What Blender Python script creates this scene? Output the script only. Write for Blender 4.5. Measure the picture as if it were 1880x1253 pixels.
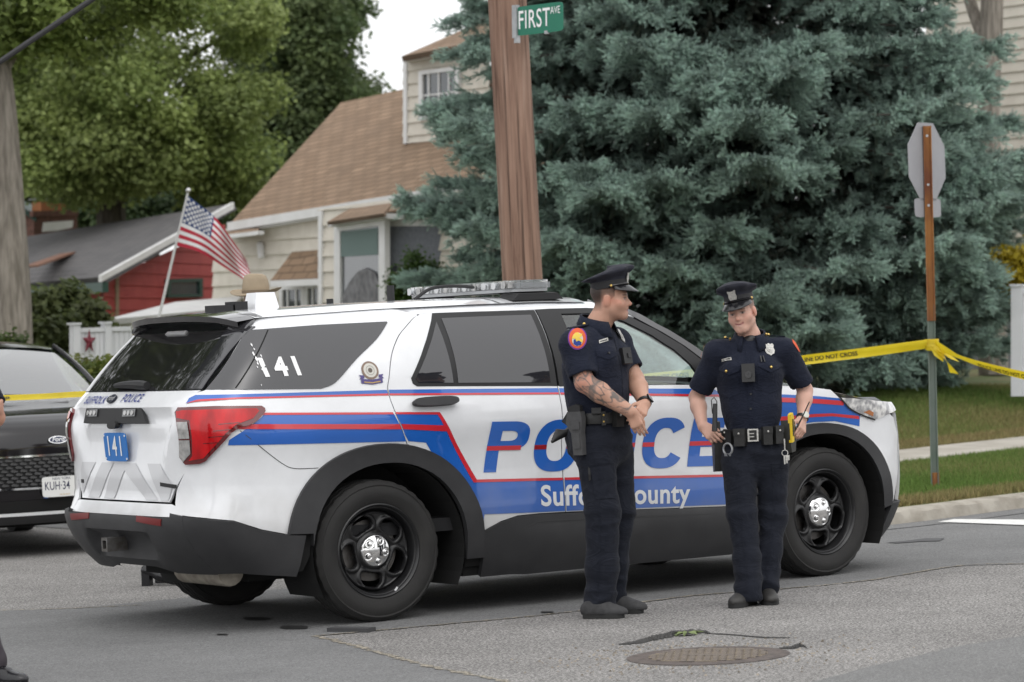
import bpy, bmesh, math, random
import numpy as np
from mathutils import Vector, Matrix, noise
R = math.radians
for _o in list(bpy.data.objects): bpy.data.objects.remove(_o)
SC = bpy.context.scene
COL = SC.collection

# ---------------------------------------------------------------- camera
CAMP = np.array([-8.004, -14.813, 1.5]); YAW, PITCH, ROLL, FPX = .571, -.002, -.044, 5500.
def _axes():
    f = np.array([math.sin(YAW)*math.cos(PITCH), math.cos(YAW)*math.cos(PITCH), math.sin(PITCH)])
    r0 = np.array([math.cos(YAW), -math.sin(YAW), 0]); u0 = np.cross(r0, f)
    return (math.cos(ROLL)*r0+math.sin(ROLL)*u0, -math.sin(ROLL)*r0+math.cos(ROLL)*u0, f)
CR, CU, CF = _axes()
cam = bpy.data.cameras.new('camera'); camo = bpy.data.objects.new('camera', cam); COL.objects.link(camo)
camo.matrix_world = Matrix(((CR[0], CU[0], -CF[0], CAMP[0]), (CR[1], CU[1], -CF[1], CAMP[1]), (CR[2], CU[2], -CF[2], CAMP[2]), (0, 0, 0, 1)))
cam.sensor_width = 36; cam.lens = FPX/1880*36; cam.clip_start = .1; cam.clip_end = 2000
cam.dof.use_dof = True; cam.dof.focus_distance = 16.6; cam.dof.aperture_fstop = 4.2
SC.camera = camo

# ---------------------------------------------------------------- sky, sun, exposure (overcast afternoon)
SUN_EL, SUN_ROT = R(58), R(200)
w = bpy.data.worlds.new('World'); SC.world = w; w.use_nodes = True
nt = w.node_tree; nt.nodes.clear()
sky = nt.nodes.new('ShaderNodeTexSky'); sky.sky_type = 'NISHITA'; sky.sun_disc = False
sky.sun_elevation = SUN_EL; sky.sun_rotation = SUN_ROT; sky.dust_density = 4
hs = nt.nodes.new('ShaderNodeHueSaturation'); hs.inputs['Saturation'].default_value = .16; hs.inputs['Value'].default_value = 1.35
mx = nt.nodes.new('ShaderNodeMixRGB'); mx.inputs['Fac'].default_value = .6; mx.inputs['Color2'].default_value = (14.2, 14.3, 14.5, 1)
bg = nt.nodes.new('ShaderNodeBackground'); bg.inputs['Strength'].default_value = .1
wo = nt.nodes.new('ShaderNodeOutputWorld')
nt.links.new(sky.outputs[0], hs.inputs['Color']); nt.links.new(hs.outputs[0], mx.inputs['Color1'])
nt.links.new(mx.outputs[0], bg.inputs['Color']); nt.links.new(bg.outputs[0], wo.inputs[0])
sl = bpy.data.lights.new('sun', 'SUN'); sl.energy = .6; sl.angle = R(120); sl.color = (1, .97, .92)
so = bpy.data.objects.new('sun', sl); COL.objects.link(so)
sd = Vector((math.sin(SUN_ROT)*math.cos(SUN_EL), math.cos(SUN_ROT)*math.cos(SUN_EL), math.sin(SUN_EL)))
so.rotation_euler = sd.to_track_quat('Z', 'Y').to_euler()
SC.view_settings.view_transform = 'Standard'; SC.view_settings.look = 'None'
SC.view_settings.exposure = .22; SC.view_settings.gamma = 1
SC.render.engine = 'CYCLES'; SC.cycles.max_bounces = 8; SC.cycles.transparent_max_bounces = 12
SC.cycles.use_denoising = True

# ---------------------------------------------------------------- points of the place
def ray(x, y):
    return CR*((x-940)/FPX) - CU*((y-626.5)/FPX) + CF
def at(x, y, depth): return Vector(CAMP + ray(x, y)*depth)
def ground(x, y, z=0.):
    d = ray(x, y); return Vector(CAMP + d*((z-CAMP[2])/d[2]))
HR = np.array([math.cos(YAW), -math.sin(YAW), 0]); HF = np.array([math.sin(YAW), math.cos(YAW), 0])   # level right / away directions

# ---------------------------------------------------------------- materials
def N(nt, t, **kw):
    n = nt.nodes.new(t)
    for k, v in kw.items():
        if k in n.inputs: n.inputs[k].default_value = v
        else: setattr(n, k, v)
    return n
def L(nt, a, b): nt.links.new(a, b)
def newmat(name):
    m = bpy.data.materials.new(name); m.use_nodes = True
    nt = m.node_tree; return m, nt, nt.nodes['Principled BSDF']
def c4(c): return (c[0], c[1], c[2], 1)
def ramp(nt, stops, src):
    r = nt.nodes.new('ShaderNodeValToRGB'); e = r.color_ramp.elements
    while len(e) < len(stops): e.new(.5)
    for i, (p, c) in enumerate(stops): e[i].position = p; e[i].color = c4(c) if not isinstance(c, (int, float)) else (c, c, c, 1)
    L(nt, src, r.inputs[0]); return r
def mat(name, col, rough=.6, col2=None, scale=8, bump=0., bscale=60, metal=0., spec=.5, coat=0., detail=6, stretch=None, lo=.35, hi=.65, rvar=0.):
    m, nt, b = newmat(name)
    b.inputs['Roughness'].default_value = rough; b.inputs['Metallic'].default_value = metal
    b.inputs['Specular IOR Level'].default_value = spec
    if coat: b.inputs['Coat Weight'].default_value = coat; b.inputs['Coat Roughness'].default_value = .04
    tc = N(nt, 'ShaderNodeTexCoord'); src = tc.outputs['Object']
    if stretch:
        mp = N(nt, 'ShaderNodeMapping'); mp.inputs['Scale'].default_value = stretch; L(nt, src, mp.inputs[0]); src = mp.outputs[0]
    b.inputs['Base Color'].default_value = c4(col)
    if col2 is not None:
        n = N(nt, 'ShaderNodeTexNoise', Scale=scale, Detail=detail); L(nt, src, n.inputs['Vector'])
        r = ramp(nt, [(lo, col), (hi, col2)], n.outputs['Fac']); L(nt, r.outputs[0], b.inputs['Base Color'])
        if rvar:
            rr = ramp(nt, [(.3, rough-rvar), (.7, rough+rvar)], n.outputs['Fac']); L(nt, rr.outputs[0], b.inputs['Roughness'])
    if bump:
        n2 = N(nt, 'ShaderNodeTexNoise', Scale=bscale, Detail=5); L(nt, src, n2.inputs['Vector'])
        bp = N(nt, 'ShaderNodeBump', Strength=bump, Distance=.01); L(nt, n2.outputs['Fac'], bp.inputs['Height']); L(nt, bp.outputs[0], b.inputs['Normal'])
    return m
def attr_mat(name, rough=.6, spec=.4, bump=0, bscale=80, subsurf=0, trans=0, attr='Col', coat=0.):
    m, nt, b = newmat(name)
    a = N(nt, 'ShaderNodeAttribute', attribute_name=attr); L(nt, a.outputs['Color'], b.inputs['Base Color'])
    b.inputs['Roughness'].default_value = rough; b.inputs['Specular IOR Level'].default_value = spec
    if coat: b.inputs['Coat Weight'].default_value = coat
    if subsurf: b.inputs['Subsurface Weight'].default_value = subsurf; b.inputs['Subsurface Radius'].default_value = (.012, .005, .003); b.inputs['Subsurface Scale'].default_value = 1
    if bump:
        tc = N(nt, 'ShaderNodeTexCoord'); n2 = N(nt, 'ShaderNodeTexNoise', Scale=bscale, Detail=4); L(nt, tc.outputs['Object'], n2.inputs['Vector'])
        bp = N(nt, 'ShaderNodeBump', Strength=bump, Distance=.01); L(nt, n2.outputs['Fac'], bp.inputs['Height']); L(nt, bp.outputs[0], b.inputs['Normal'])
    if trans:
        out = nt.nodes['Material Output']; t = N(nt, 'ShaderNodeBsdfTranslucent'); L(nt, a.outputs['Color'], t.inputs['Color'])
        ms = N(nt, 'ShaderNodeMixShader', Fac=trans); L(nt, b.outputs[0], ms.inputs[1]); L(nt, t.outputs[0], ms.inputs[2]); L(nt, ms.outputs[0], out.inputs[0])
    return m

# ---------------------------------------------------------------- mesh helpers
def tag(o, label=None, cat=None, group=None, kind=None):
    if label: o['label'] = label
    if cat: o['category'] = cat
    if group: o['group'] = group
    if kind: o['kind'] = kind
    return o
def empty(name, loc, rz=0, label=None, cat=None, group=None):
    o = bpy.data.objects.new(name, None); COL.objects.link(o); o.location = loc; o.rotation_euler = (0, 0, rz); o.empty_display_size = .2
    return tag(o, label, cat, group)
def mesh_obj(name, verts, faces, material=None, parent=None, smooth=False, colors=None, sharp=None):
    me = bpy.data.meshes.new(name)
    if isinstance(faces, np.ndarray):
        verts = np.asarray(verts, np.float32); n, k = faces.shape
        me.vertices.add(len(verts)); me.vertices.foreach_set('co', verts.ravel())
        me.loops.add(n*k); me.loops.foreach_set('vertex_index', faces.astype(np.int32).ravel())
        me.polygons.add(n); me.polygons.foreach_set('loop_start', np.arange(0, n*k, k, dtype=np.int32))
        try: me.polygons.foreach_set('loop_total', np.full(n, k, dtype=np.int32))
        except Exception: pass
        me.update(calc_edges=True); me.validate()
    else:
        me.from_pydata([tuple(v) for v in verts], [], faces); me.update()
    if colors is not None:
        at_ = me.color_attributes.new('Col', 'FLOAT_COLOR', 'POINT')
        c = np.ones((len(me.vertices), 4), np.float32); c[:, :3] = colors; at_.data.foreach_set('color', c.ravel())
    if material is not None:
        for m_ in (material if isinstance(material, (list, tuple)) else [material]): me.materials.append(m_)
    if smooth:
        me.shade_smooth()
        if sharp: me.set_sharp_from_angle(angle=R(sharp))
    o = bpy.data.objects.new(name, me); COL.objects.link(o)
    if parent is not None: o.parent = parent
    return o
def bm_obj(name, bm, material=None, parent=None, smooth=False, sharp=35, bevel=0, segs=2):
    if bevel:
        bmesh.ops.bevel(bm, geom=[e for e in bm.edges if len(e.link_faces) == 2 and e.calc_face_angle(0) > R(28)], offset=bevel, segments=segs, profile=.6, affect='EDGES', clamp_overlap=True)
        smooth = True
    bmesh.ops.recalc_face_normals(bm, faces=bm.faces)
    me = bpy.data.meshes.new(name); bm.to_mesh(me); bm.free()
    if material is not None:
        for m_ in (material if isinstance(material, (list, tuple)) else [material]): me.materials.append(m_)
    if smooth:
        me.shade_smooth(); me.set_sharp_from_angle(angle=R(sharp))
    o = bpy.data.objects.new(name, me); COL.objects.link(o)
    if parent is not None: o.parent = parent
    return o
def add_box(bm, lo, hi, M=None):
    vs = [bm.verts.new(Vector((x, y, z)) if M is None else M @ Vector((x, y, z))) for x in (lo[0], hi[0]) for y in (lo[1], hi[1]) for z in (lo[2], hi[2])]
    for f in ((0, 1, 3, 2), (4, 6, 7, 5), (0, 4, 5, 1), (2, 3, 7, 6), (0, 2, 6, 4), (1, 5, 7, 3)): bm.faces.new([vs[i] for i in f])
    return vs
def add_prism(bm, poly, vec, M=None):
    """poly: list of 3-D points of one face; extruded by vec"""
    P = [Vector(p) for p in poly]; v = Vector(vec)
    if M is not None: P = [M @ p for p in P]; v = M.to_3x3() @ v
    a = [bm.verts.new(p) for p in P]; b = [bm.verts.new(p+v) for p in P]; n = len(P)
    bm.faces.new(a[::-1]); bm.faces.new(b)
    for i in range(n): bm.faces.new((a[i], a[(i+1) % n], b[(i+1) % n], b[i]))
def frame_along(d, up=(0, 0, 1)):
    d = Vector(d).normalized(); u = Vector(up)
    if abs(d.dot(u)) > .95: u = Vector((1, 0, 0))
    s = d.cross(u).normalized(); return s, s.cross(d)
def add_tube(bm, pts, r, n=10, caps=True):
    pts = [Vector(p) for p in pts]; k = len(pts); rs = r if isinstance(r, (list, tuple, np.ndarray)) else [r]*k
    rings = []; s = None
    for i, p in enumerate(pts):
        d = (pts[min(i+1, k-1)]-pts[max(i-1, 0)]).normalized()
        if s is None: s, u = frame_along(d)
        else:
            s = (s-d*s.dot(d)).normalized(); u = s.cross(d)
        rings.append([bm.verts.new(p+(s*math.cos(2*math.pi*j/n)+u*math.sin(2*math.pi*j/n))*rs[i]) for j in range(n)])
    for i in range(k-1):
        for j in range(n): bm.faces.new((rings[i][j], rings[i][(j+1) % n], rings[i+1][(j+1) % n], rings[i+1][j]))
    if caps: bm.faces.new(rings[0][::-1]); bm.faces.new(rings[-1])
def add_lathe(bm, prof, n=32, M=None, close=False):
    """prof: (radius, height) pairs about local Z"""
    rings = []
    for r_, h in prof:
        ring = []
        for j in range(n):
            p = Vector((r_*math.cos(2*math.pi*j/n), r_*math.sin(2*math.pi*j/n), h)); ring.append(bm.verts.new(M @ p if M is not None else p))
        rings.append(ring)
    k = len(rings)
    for i in range(k if close else k-1):
        a, b = rings[i], rings[(i+1) % k]
        for j in range(n): bm.faces.new((a[j], a[(j+1) % n], b[(j+1) % n], b[j]))
    if not close:
        bm.faces.new(rings[0][::-1]); bm.faces.new(rings[-1])
def tube_obj(name, pts, r, material, parent=None, n=10):
    bm = bmesh.new(); add_tube(bm, pts, r, n); return bm_obj(name, bm, material, parent, smooth=True)
def box_obj(name, lo, hi, material, parent=None, M=None, bevel=0):
    bm = bmesh.new(); add_box(bm, lo, hi, M); return bm_obj(name, bm, material, parent, bevel=bevel)
def bezier(pts, n=12):
    """Catmull-Rom through pts"""
    P = [np.array(p, float) for p in pts]; P = [2*P[0]-P[1]]+P+[2*P[-1]-P[-2]]; out = []
    for i in range(1, len(P)-2):
        for t in np.linspace(0, 1, n, endpoint=False):
            a, b, c, d = P[i-1:i+3]
            out.append(.5*(2*b+(c-a)*t+(2*a-5*b+4*c-d)*t*t+(3*b-a-3*c+d)*t**3))
    out.append(P[-2]); return out
_fonts = {}
def text_mesh(s, size, shear=0, offset=0, align='CENTER', spacing=1., narrow=1.):
    """vertices (2-D) and faces of a line of lettering"""
    cu = bpy.data.curves.new('t', 'FONT'); cu.body = s; cu.size = size; cu.shear = shear; cu.offset = offset; cu.align_x = align; cu.align_y = 'CENTER'
    cu.space_character = spacing; cu.resolution_u = 5
    o = bpy.data.objects.new('t', cu); COL.objects.link(o)
    dg = bpy.context.evaluated_depsgraph_get(); me = o.evaluated_get(dg).to_mesh()
    v = np.array([(p.co.x*narrow, p.co.y) for p in me.vertices]); f = [tuple(p.vertices) for p in me.polygons]
    o.evaluated_get(dg).to_mesh_clear(); bpy.data.objects.remove(o); bpy.data.curves.remove(cu)
    return v, f
def text_obj(name, s, size, M, material, parent=None, **kw):
    """flat lettering placed by matrix M (local x right, y up)"""
    v, f = text_mesh(s, size, **kw)
    return mesh_obj(name, [M @ Vector((a, b, 0)) for a, b in v], f, material, parent)
def basis(o, x, y):
    x = Vector(x).normalized(); y = Vector(y); y = (y-x*y.dot(x)).normalized(); z = x.cross(y)
    M = Matrix((x, y, z)).transposed().to_4x4(); M.translation = Vector(o); return M

def cat_poly(pts, n=6, closed=True):
    P = [np.array(p, float) for p in pts]; k = len(P); out = []
    for i in range(k if closed else k-1):
        a, b, c, d = P[(i-1) % k] if closed or i else P[0], P[i], P[(i+1) % k], P[(i+2) % k] if closed or i < k-2 else P[-1]
        for t in np.linspace(0, 1, n, endpoint=False):
            out.append(.5*(2*b+(c-a)*t+(2*a-5*b+4*c-d)*t*t+(3*b-a-3*c+d)*t**3))
    if not closed: out.append(P[-1])
    return out
def cut_poly(poly, cell=.05):
    bm = bmesh.new(); bm.faces.new([bm.verts.new((p[0], p[1], 0)) for p in poly])
    P = np.array([p[:2] for p in poly])
    for ax in (0, 1):
        lo, hi = P[:, ax].min(), P[:, ax].max()
        for t in np.arange(math.floor(lo/cell)*cell, hi, cell):
            if t <= lo+1e-4 or t >= hi-1e-4: continue
            co = (t+.00013, 0, 0) if ax == 0 else (0, t+.00013, 0); no = (1, 0, 0) if ax == 0 else (0, 1, 0)
            bmesh.ops.bisect_plane(bm, geom=bm.verts[:]+bm.edges[:]+bm.faces[:], plane_co=co, plane_no=no, dist=1e-6)
    bmesh.ops.triangulate(bm, faces=[f for f in bm.faces if len(f.verts) > 4])
    return bm
def arc(cx, cz, a, b, t0, t1, n=28, p=2.):
    out = []
    for t in np.linspace(R(t0), R(t1), n):
        c, s = math.cos(t), math.sin(t); out.append((cx+a*abs(c)**(2/p)*(1 if c >= 0 else -1), cz+b*abs(s)**(2/p)*(1 if s >= 0 else -1)))
    return out
# ---------------------------------------------------------------- signed-distance modelling
class Field:
    def __init__(s, lo, hi, res):
        s.lo = np.array(lo, float); s.res = res; s.n = np.ceil((np.array(hi)-s.lo)/res).astype(int)+1
        s.d = np.full(s.n, 1e3, np.float32)
    def _sub(s, lo, hi):
        a = np.clip(np.floor((lo-s.lo)/s.res).astype(int), 0, s.n); b = np.clip(np.ceil((hi-s.lo)/s.res).astype(int)+1, 0, s.n)
        sl_ = tuple(slice(a[i], b[i]) for i in range(3))
        g = np.meshgrid(*[s.lo[i]+s.res*np.arange(a[i], b[i]) for i in range(3)], indexing='ij')
        return sl_, np.stack(g, -1)
    def put(s, fn, lo, hi, k=.02, op='u'):
        m = max(k, 2*s.res)+s.res*2
        sl_, P = s._sub(np.array(lo, float)-m, np.array(hi, float)+m)
        if P.size == 0: return s
        e = fn(P).astype(np.float32); d = s.d[sl_]
        if op == 'u':
            if k <= 0: s.d[sl_] = np.minimum(d, e)
            else:
                h = np.clip(.5+.5*(e-d)/k, 0, 1); s.d[sl_] = e*(1-h)+d*h-k*h*(1-h)
        else:
            e = -e
            h = np.clip(.5-.5*(e-d)/max(k, 1e-6), 0, 1); s.d[sl_] = e*(1-h)+d*h+k*h*(1-h)
        return s
    def cone(s, a, b, ra, rb=None, k=.02, flat=None, op='u'):
        a = np.array(a, float); b = np.array(b, float); rb = ra if rb is None else rb; ba = b-a; L2 = max(ba.dot(ba), 1e-9)
        fd, ff = (None, 1) if flat is None else (np.array(flat[0], float)/np.linalg.norm(flat[0]), flat[1])
        def fn(P):
            q = P-a; t = np.clip(q@ba/L2, 0, 1); v = q-t[..., None]*ba
            if fd is not None:
                c = v@fd; v = v+fd*(c*(1/ff-1))[..., None]
            return (np.linalg.norm(v, axis=-1)-(ra+(rb-ra)*t))*min(1, ff)
        r_ = max(ra, rb)*max(1, ff)
        return s.put(fn, np.minimum(a, b)-r_, np.maximum(a, b)+r_, k, op)
    def chain(s, pts, rs, k=.02, flat=None):
        for i in range(len(pts)-1): s.cone(pts[i], pts[i+1], rs[i], rs[i+1], k, flat)
        return s
    def ell(s, c, r, k=.02, M=None, op='u'):
        c = np.array(c, float); r = np.array(r, float); Mi = None if M is None else np.array(M, float)   # rows of M = local axes
        def fn(P):
            q = P-c
            if Mi is not None: q = q@Mi.T
            a = np.linalg.norm(q/r, axis=-1); b = np.linalg.norm(q/(r*r), axis=-1)
            return a*(a-1)/np.maximum(b, 1e-6)
        m = r.max(); return s.put(fn, c-m, c+m, k, op)
    def box(s, c, h, r=.01, k=.01, M=None, op='u'):
        c = np.array(c, float); h = np.array(h, float); Mi = None if M is None else np.array(M, float)
        def fn(P):
            q = P-c
            if Mi is not None: q = q@Mi.T
            q = np.abs(q)-(h-r)
            return np.linalg.norm(np.maximum(q, 0), axis=-1)+np.minimum(q.max(-1), 0)-r
        m = np.linalg.norm(h); return s.put(fn, c-m, c+m, k, op)
    def plane(s, o, n, k=.005):
        """keep the side n points away from"""
        o = np.array(o, float); n = np.array(n, float)/np.linalg.norm(n)
        g = [s.lo[i]+s.res*np.arange(s.n[i]) for i in range(3)]
        e = ((g[0][:, None, None]-o[0])*n[0]+(g[1][None, :, None]-o[1])*n[1]+(g[2][None, None, :]-o[2])*n[2]).astype(np.float32)
        s.d = np.maximum(s.d, e); return s
    def warp(s, fn):
        """add fn(P) to the distance near the surface"""
        i = np.argwhere(np.abs(s.d) < .06)
        P = s.lo+s.res*i; s.d[tuple(i.T)] += fn(P).astype(np.float32); return s
    def mesh(s):
        d = s.d; ins = d < 0; n = d.shape
        c = np.zeros(np.array(n)-1, np.int8)
        for a in (0, 1):
            for b in (0, 1):
                for e in (0, 1): c += ins[a:n[0]-1+a, b:n[1]-1+b, e:n[2]-1+e]
        act = np.argwhere((c > 0) & (c < 8)); idx = np.full(c.shape, -1, np.int64); idx[tuple(act.T)] = np.arange(len(act))
        acc = np.zeros((len(act), 3)); cnt = np.zeros(len(act))
        off = [(a, b, e) for a in (0, 1) for b in (0, 1) for e in (0, 1)]
        for i, o1 in enumerate(off):
            for o2 in off[i+1:]:
                df = np.array(o2)-np.array(o1)
                if np.abs(df).sum() != 1: continue
                d1 = d[tuple((act+o1).T)]; d2 = d[tuple((act+o2).T)]; x = (d1 < 0) != (d2 < 0)
                t = np.where(x, d1/np.where(x, d1-d2, 1), 0)
                acc[x] += (np.array(o1)+t[:, None]*df)[x]; cnt[x] += 1
        V = s.lo+s.res*(act+acc/np.maximum(cnt, 1)[:, None])
        F = []
        for ax in range(3):
            b_, c_ = [(1, 2), (2, 0), (0, 1)][ax]
            sl1 = [slice(None)]*3; sl2 = [slice(None)]*3; sl1[ax] = slice(0, -1); sl2[ax] = slice(1, None)
            x = np.argwhere(ins[tuple(sl1)] != ins[tuple(sl2)])
            x = x[(x[:, b_] > 0) & (x[:, c_] > 0) & (x[:, b_] < n[b_]-1) & (x[:, c_] < n[c_]-1)]
            if not len(x): continue
            eb = np.eye(3, dtype=int)[b_]; ec = np.eye(3, dtype=int)[c_]
            q = np.stack([idx[tuple((x-eb-ec).T)], idx[tuple((x-ec).T)], idx[tuple(x.T)], idx[tuple((x-eb).T)]], 1)
            fl = ~ins[tuple(x.T)]; q[fl] = q[fl][:, ::-1]; F.append(q)
        F = np.concatenate(F) if F else np.zeros((0, 4), int)
        F = F[(F >= 0).all(1)]
        return V, F
def relax(V, F, it=2, f=.5):
    """Laplacian smoothing of a quad mesh"""
    a = np.concatenate([F[:, i] for i in range(4)]); b = np.concatenate([F[:, (i+1) % 4] for i in range(4)])
    for _ in range(it):
        s_ = np.zeros_like(V); c = np.zeros(len(V))
        np.add.at(s_, a, V[b]); np.add.at(s_, b, V[a]); np.add.at(c, a, 1); np.add.at(c, b, 1)
        V = V*(1-f)+f*s_/np.maximum(c, 1)[:, None]
    return V
def field_obj(name, fld, material, parent=None, it=2, colfn=None):
    V, F = fld.mesh(); V = relax(V, F, it)
    return mesh_obj(name, V, F, material, parent, smooth=True, colors=None if colfn is None else colfn(V))
def waves(P, seed, freq, n=6, axis=None):
    """cheap smooth noise in [-1, 1]"""
    rng = np.random.RandomState(seed); out = np.zeros(P.shape[:-1])
    for i in range(n):
        k = rng.normal(size=3); k /= np.linalg.norm(k)
        if axis is not None: k = k*np.array(axis)
        out += np.sin(P@k*freq*(.6+.8*rng.rand())+rng.rand()*6.28)
    return out/n
# ================================================================ ground, road, kerb, pavement, lawn
def asphalt_mat(name, c1, c2, fine=110, contrast=(.36, .66), patch=(.74, 1.16)):
    m, nt, b = newmat(name); b.inputs['Roughness'].default_value = .88; b.inputs['Specular IOR Level'].default_value = .3
    tc = N(nt, 'ShaderNodeTexCoord'); o = tc.outputs['Object']
    n1 = N(nt, 'ShaderNodeTexNoise', Scale=fine, Detail=2.5, Roughness=.6); L(nt, o, n1.inputs['Vector'])
    v = N(nt, 'ShaderNodeTexVoronoi', Scale=fine*.75); L(nt, o, v.inputs['Vector'])
    r1 = ramp(nt, [(contrast[0], c1), (contrast[1], c2)], n1.outputs['Fac'])
    sp = ramp(nt, [(.0, .62), (.55, 1.0), (1., 1.25)], v.outputs['Color'])
    n2 = N(nt, 'ShaderNodeTexNoise', Scale=.9, Detail=9, Roughness=.7); L(nt, o, n2.inputs['Vector'])
    r2 = ramp(nt, [(.3, patch[0]), (.7, patch[1])], n2.outputs['Fac'])
    m1 = N(nt, 'ShaderNodeMixRGB', blend_type='MULTIPLY', Fac=1.); L(nt, r1.outputs[0], m1.inputs[1]); L(nt, sp.outputs[0], m1.inputs[2])
    m2 = N(nt, 'ShaderNodeMixRGB', blend_type='MULTIPLY', Fac=1.); L(nt, m1.outputs[0], m2.inputs[1]); L(nt, r2.outputs[0], m2.inputs[2])
    # hairline cracks, drips
    n3 = N(nt, 'ShaderNodeTexNoise', Scale=1.4, Detail=9, Roughness=.7); L(nt, o, n3.inputs['Vector'])
    r3 = ramp(nt, [(.0, 1.), (.492, 1.), (.5, .62), (.508, 1.), (1., 1.)], n3.outputs['Fac'])
    m3 = N(nt, 'ShaderNodeMixRGB', blend_type='MULTIPLY', Fac=.38); L(nt, m2.outputs[0], m3.inputs[1]); L(nt, r3.outputs[0], m3.inputs[2])
    L(nt, m3.outputs[0], b.inputs['Base Color'])
    bp = N(nt, 'ShaderNodeBump', Strength=.55, Distance=.006); L(nt, n1.outputs['Fac'], bp.inputs['Height']); L(nt, bp.outputs[0], b.inputs['Normal'])
    return m
COARSE = asphalt_mat('coarse_asphalt', (.085, .083, .080), (.40, .385, .37), 80, (.38, .62))
SMOOTH = asphalt_mat('smooth_asphalt', (.150, .151, .152), (.232, .232, .230), 150, (.34, .68), (.80, 1.10))
DARKAS = asphalt_mat('dark_asphalt', (.145, .145, .145), (.235, .235, .23), 150, (.36, .66), (.9, 1.08))
def sheet(name, pts, z, material, kind='structure', jit=0, seed=1, cell=None):
    rng = np.random.RandomState(seed); P = [np.array(p[:2], float) for p in pts]
    if jit:
        Q = []
        for i, a in enumerate(P):
            b = P[(i+1) % len(P)]; n = max(1, min(80, int(np.linalg.norm(b-a)/.07))) if np.linalg.norm(b-a) < 6 else 1
            for k in range(n): Q.append(a+(b-a)*k/n+(rng.normal(size=2)*jit if n > 1 else 0))
        P = Q
    bm = bmesh.new(); bm.faces.new([bm.verts.new((p[0], p[1], z)) for p in P]); bmesh.ops.triangulate(bm, faces=bm.faces[:])
    bmesh.ops.recalc_face_normals(bm, faces=bm.faces)
    o = bm_obj(name, bm, material); return tag(o, kind=kind) if kind else o
G = lambda x, y, z=0.: tuple(ground(x, y, z))[:2]
bm = bmesh.new()
for a in range(-4, 5):
    for b in range(-4, 5): pass
road = sheet('road', [(-150, -150), (150, -150), (150, 150), (-150, 150)], 0, COARSE)
sm = [(14, -1.2), G(1880, 1036), G(1760, 1040), G(1600, 1066), G(1440, 1082), G(1280, 1094), G(1140, 1112), G(1000, 1130), G(820, 1147), G(700, 1158), G(578, 1169), G(640, 1184), G(711, 1204), G(801, 1228), G(939, 1254), G(1100, 1300), (-1.6, -12), (-14, -12), (-14, 2.4), G(0, 1122), G(130, 1118), (2, 1.5), (4.4, 1.55), (14, 3.4)]
sheet('smooth_road_patch', sm, .002, SMOOTH, jit=.006)
sheet('dark_road_patch', [G(1480, 1256), G(1570, 1232), G(1660, 1210), G(1745, 1190), G(1880, 1168), G(2100, 1135), (4.5, -9), (0, -9)], .002, DARKAS, jit=.006, seed=4)
EDGE = asphalt_mat('sandy_joint', (.15, .135, .11), (.42, .38, .31), 80, (.38, .62))
def joint(pts, seed, wd=.022):
    rng = np.random.RandomState(seed); P = np.array(bezier([(*G(x, y), 0) for x, y in pts], 26))[:, :2]; t = np.gradient(P, axis=0); t /= np.linalg.norm(t, axis=1, keepdims=True); nn = np.stack([-t[:, 1], t[:, 0]], 1); n = len(P)
    a = wd*np.clip(rng.normal(.5, .45, (n, 2)), .02, 1.6); A_ = P+nn*a[:, :1]; B_ = P-nn*a[:, 1:]
    tag(mesh_obj('road_joint', [(*p, .0045) for p in A_]+[(*p, .0045) for p in B_], [(i, i+1, n+i+1, n+i) for i in range(n-1)], EDGE), kind='structure')
joint([(1880, 1036), (1760, 1040), (1600, 1066), (1440, 1082), (1280, 1094), (1140, 1112), (1000, 1130), (820, 1147), (700, 1158), (578, 1169)], 3); joint([(578, 1169), (640, 1184), (711, 1204), (801, 1228), (939, 1254)], 4, .03); joint([(0, 1122), (130, 1118), (260, 1112)], 5)
# white stop line
ROADW = mat('worn_road_paint', (.62, .62, .60), .8, (.72, .72, .70), scale=14, lo=.3, hi=.55)
sheet('stop_line', [G(1722, 960.5), G(1752, 955.5), G(1880, 956.5), G(2100, 958), G(2100, 974), G(1880, 966.5)], .009, ROADW)
# kerb
KP = bezier([(40, 11.2), (20, 6.0), (10, 2.98), (7.6, 2.36), (6.1, 2.0), (5.0, 1.98), (4.1, 2.35), (3.4, 3.1), (3.02, 4.3), (2.95, 6.0), (2.95, 12), (2.95, 40), (2.95, 120)], 24)
KP = np.array(KP)
def offset_path(P, d):
    t = np.gradient(P, axis=0); t /= np.linalg.norm(t, axis=1, keepdims=True); return P+np.stack([t[:, 1], -t[:, 0]], 1)*d
sgn_ = 1 if (offset_path(KP, 1.)[30]-KP[30])[1] > 0 else -1
CONC = mat('kerb_concrete', (.26, .235, .195), .9, (.40, .37, .32), scale=6, bump=.3, bscale=90)
K1 = offset_path(KP, .03*sgn_); K2 = offset_path(KP, .17*sgn_)
V = []; F = []
for i in range(len(KP)):
    jr_ = random.Random(i); jx = jr_.uniform(-.012, .012); jz = jr_.uniform(-.010, .006)
    V += [(KP[i][0], KP[i][1]+jx*.4, -.02), (K1[i][0], K1[i][1]+jx, .085+jz), (*offset_path(KP, .05*sgn_)[i], .102), (*K2[i], .11), (*K2[i], -.05)]
for i in range(len(KP)-1):
    for j in range(4): F.append((i*5+j, (i+1)*5+j, (i+1)*5+j+1, i*5+j+1))
tag(mesh_obj('kerb', V, F, CONC, smooth=True, sharp=30), kind='structure')
tag(mesh_obj('gutter', [(*p, .006) for p in offset_path(KP, -.30*sgn_)]+[(*p, .007) for p in offset_path(KP, .005*sgn_)], [(i, i+1, len(KP)+i+1, len(KP)+i) for i in range(len(KP)-1)], SMOOTH), kind='structure')
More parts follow.
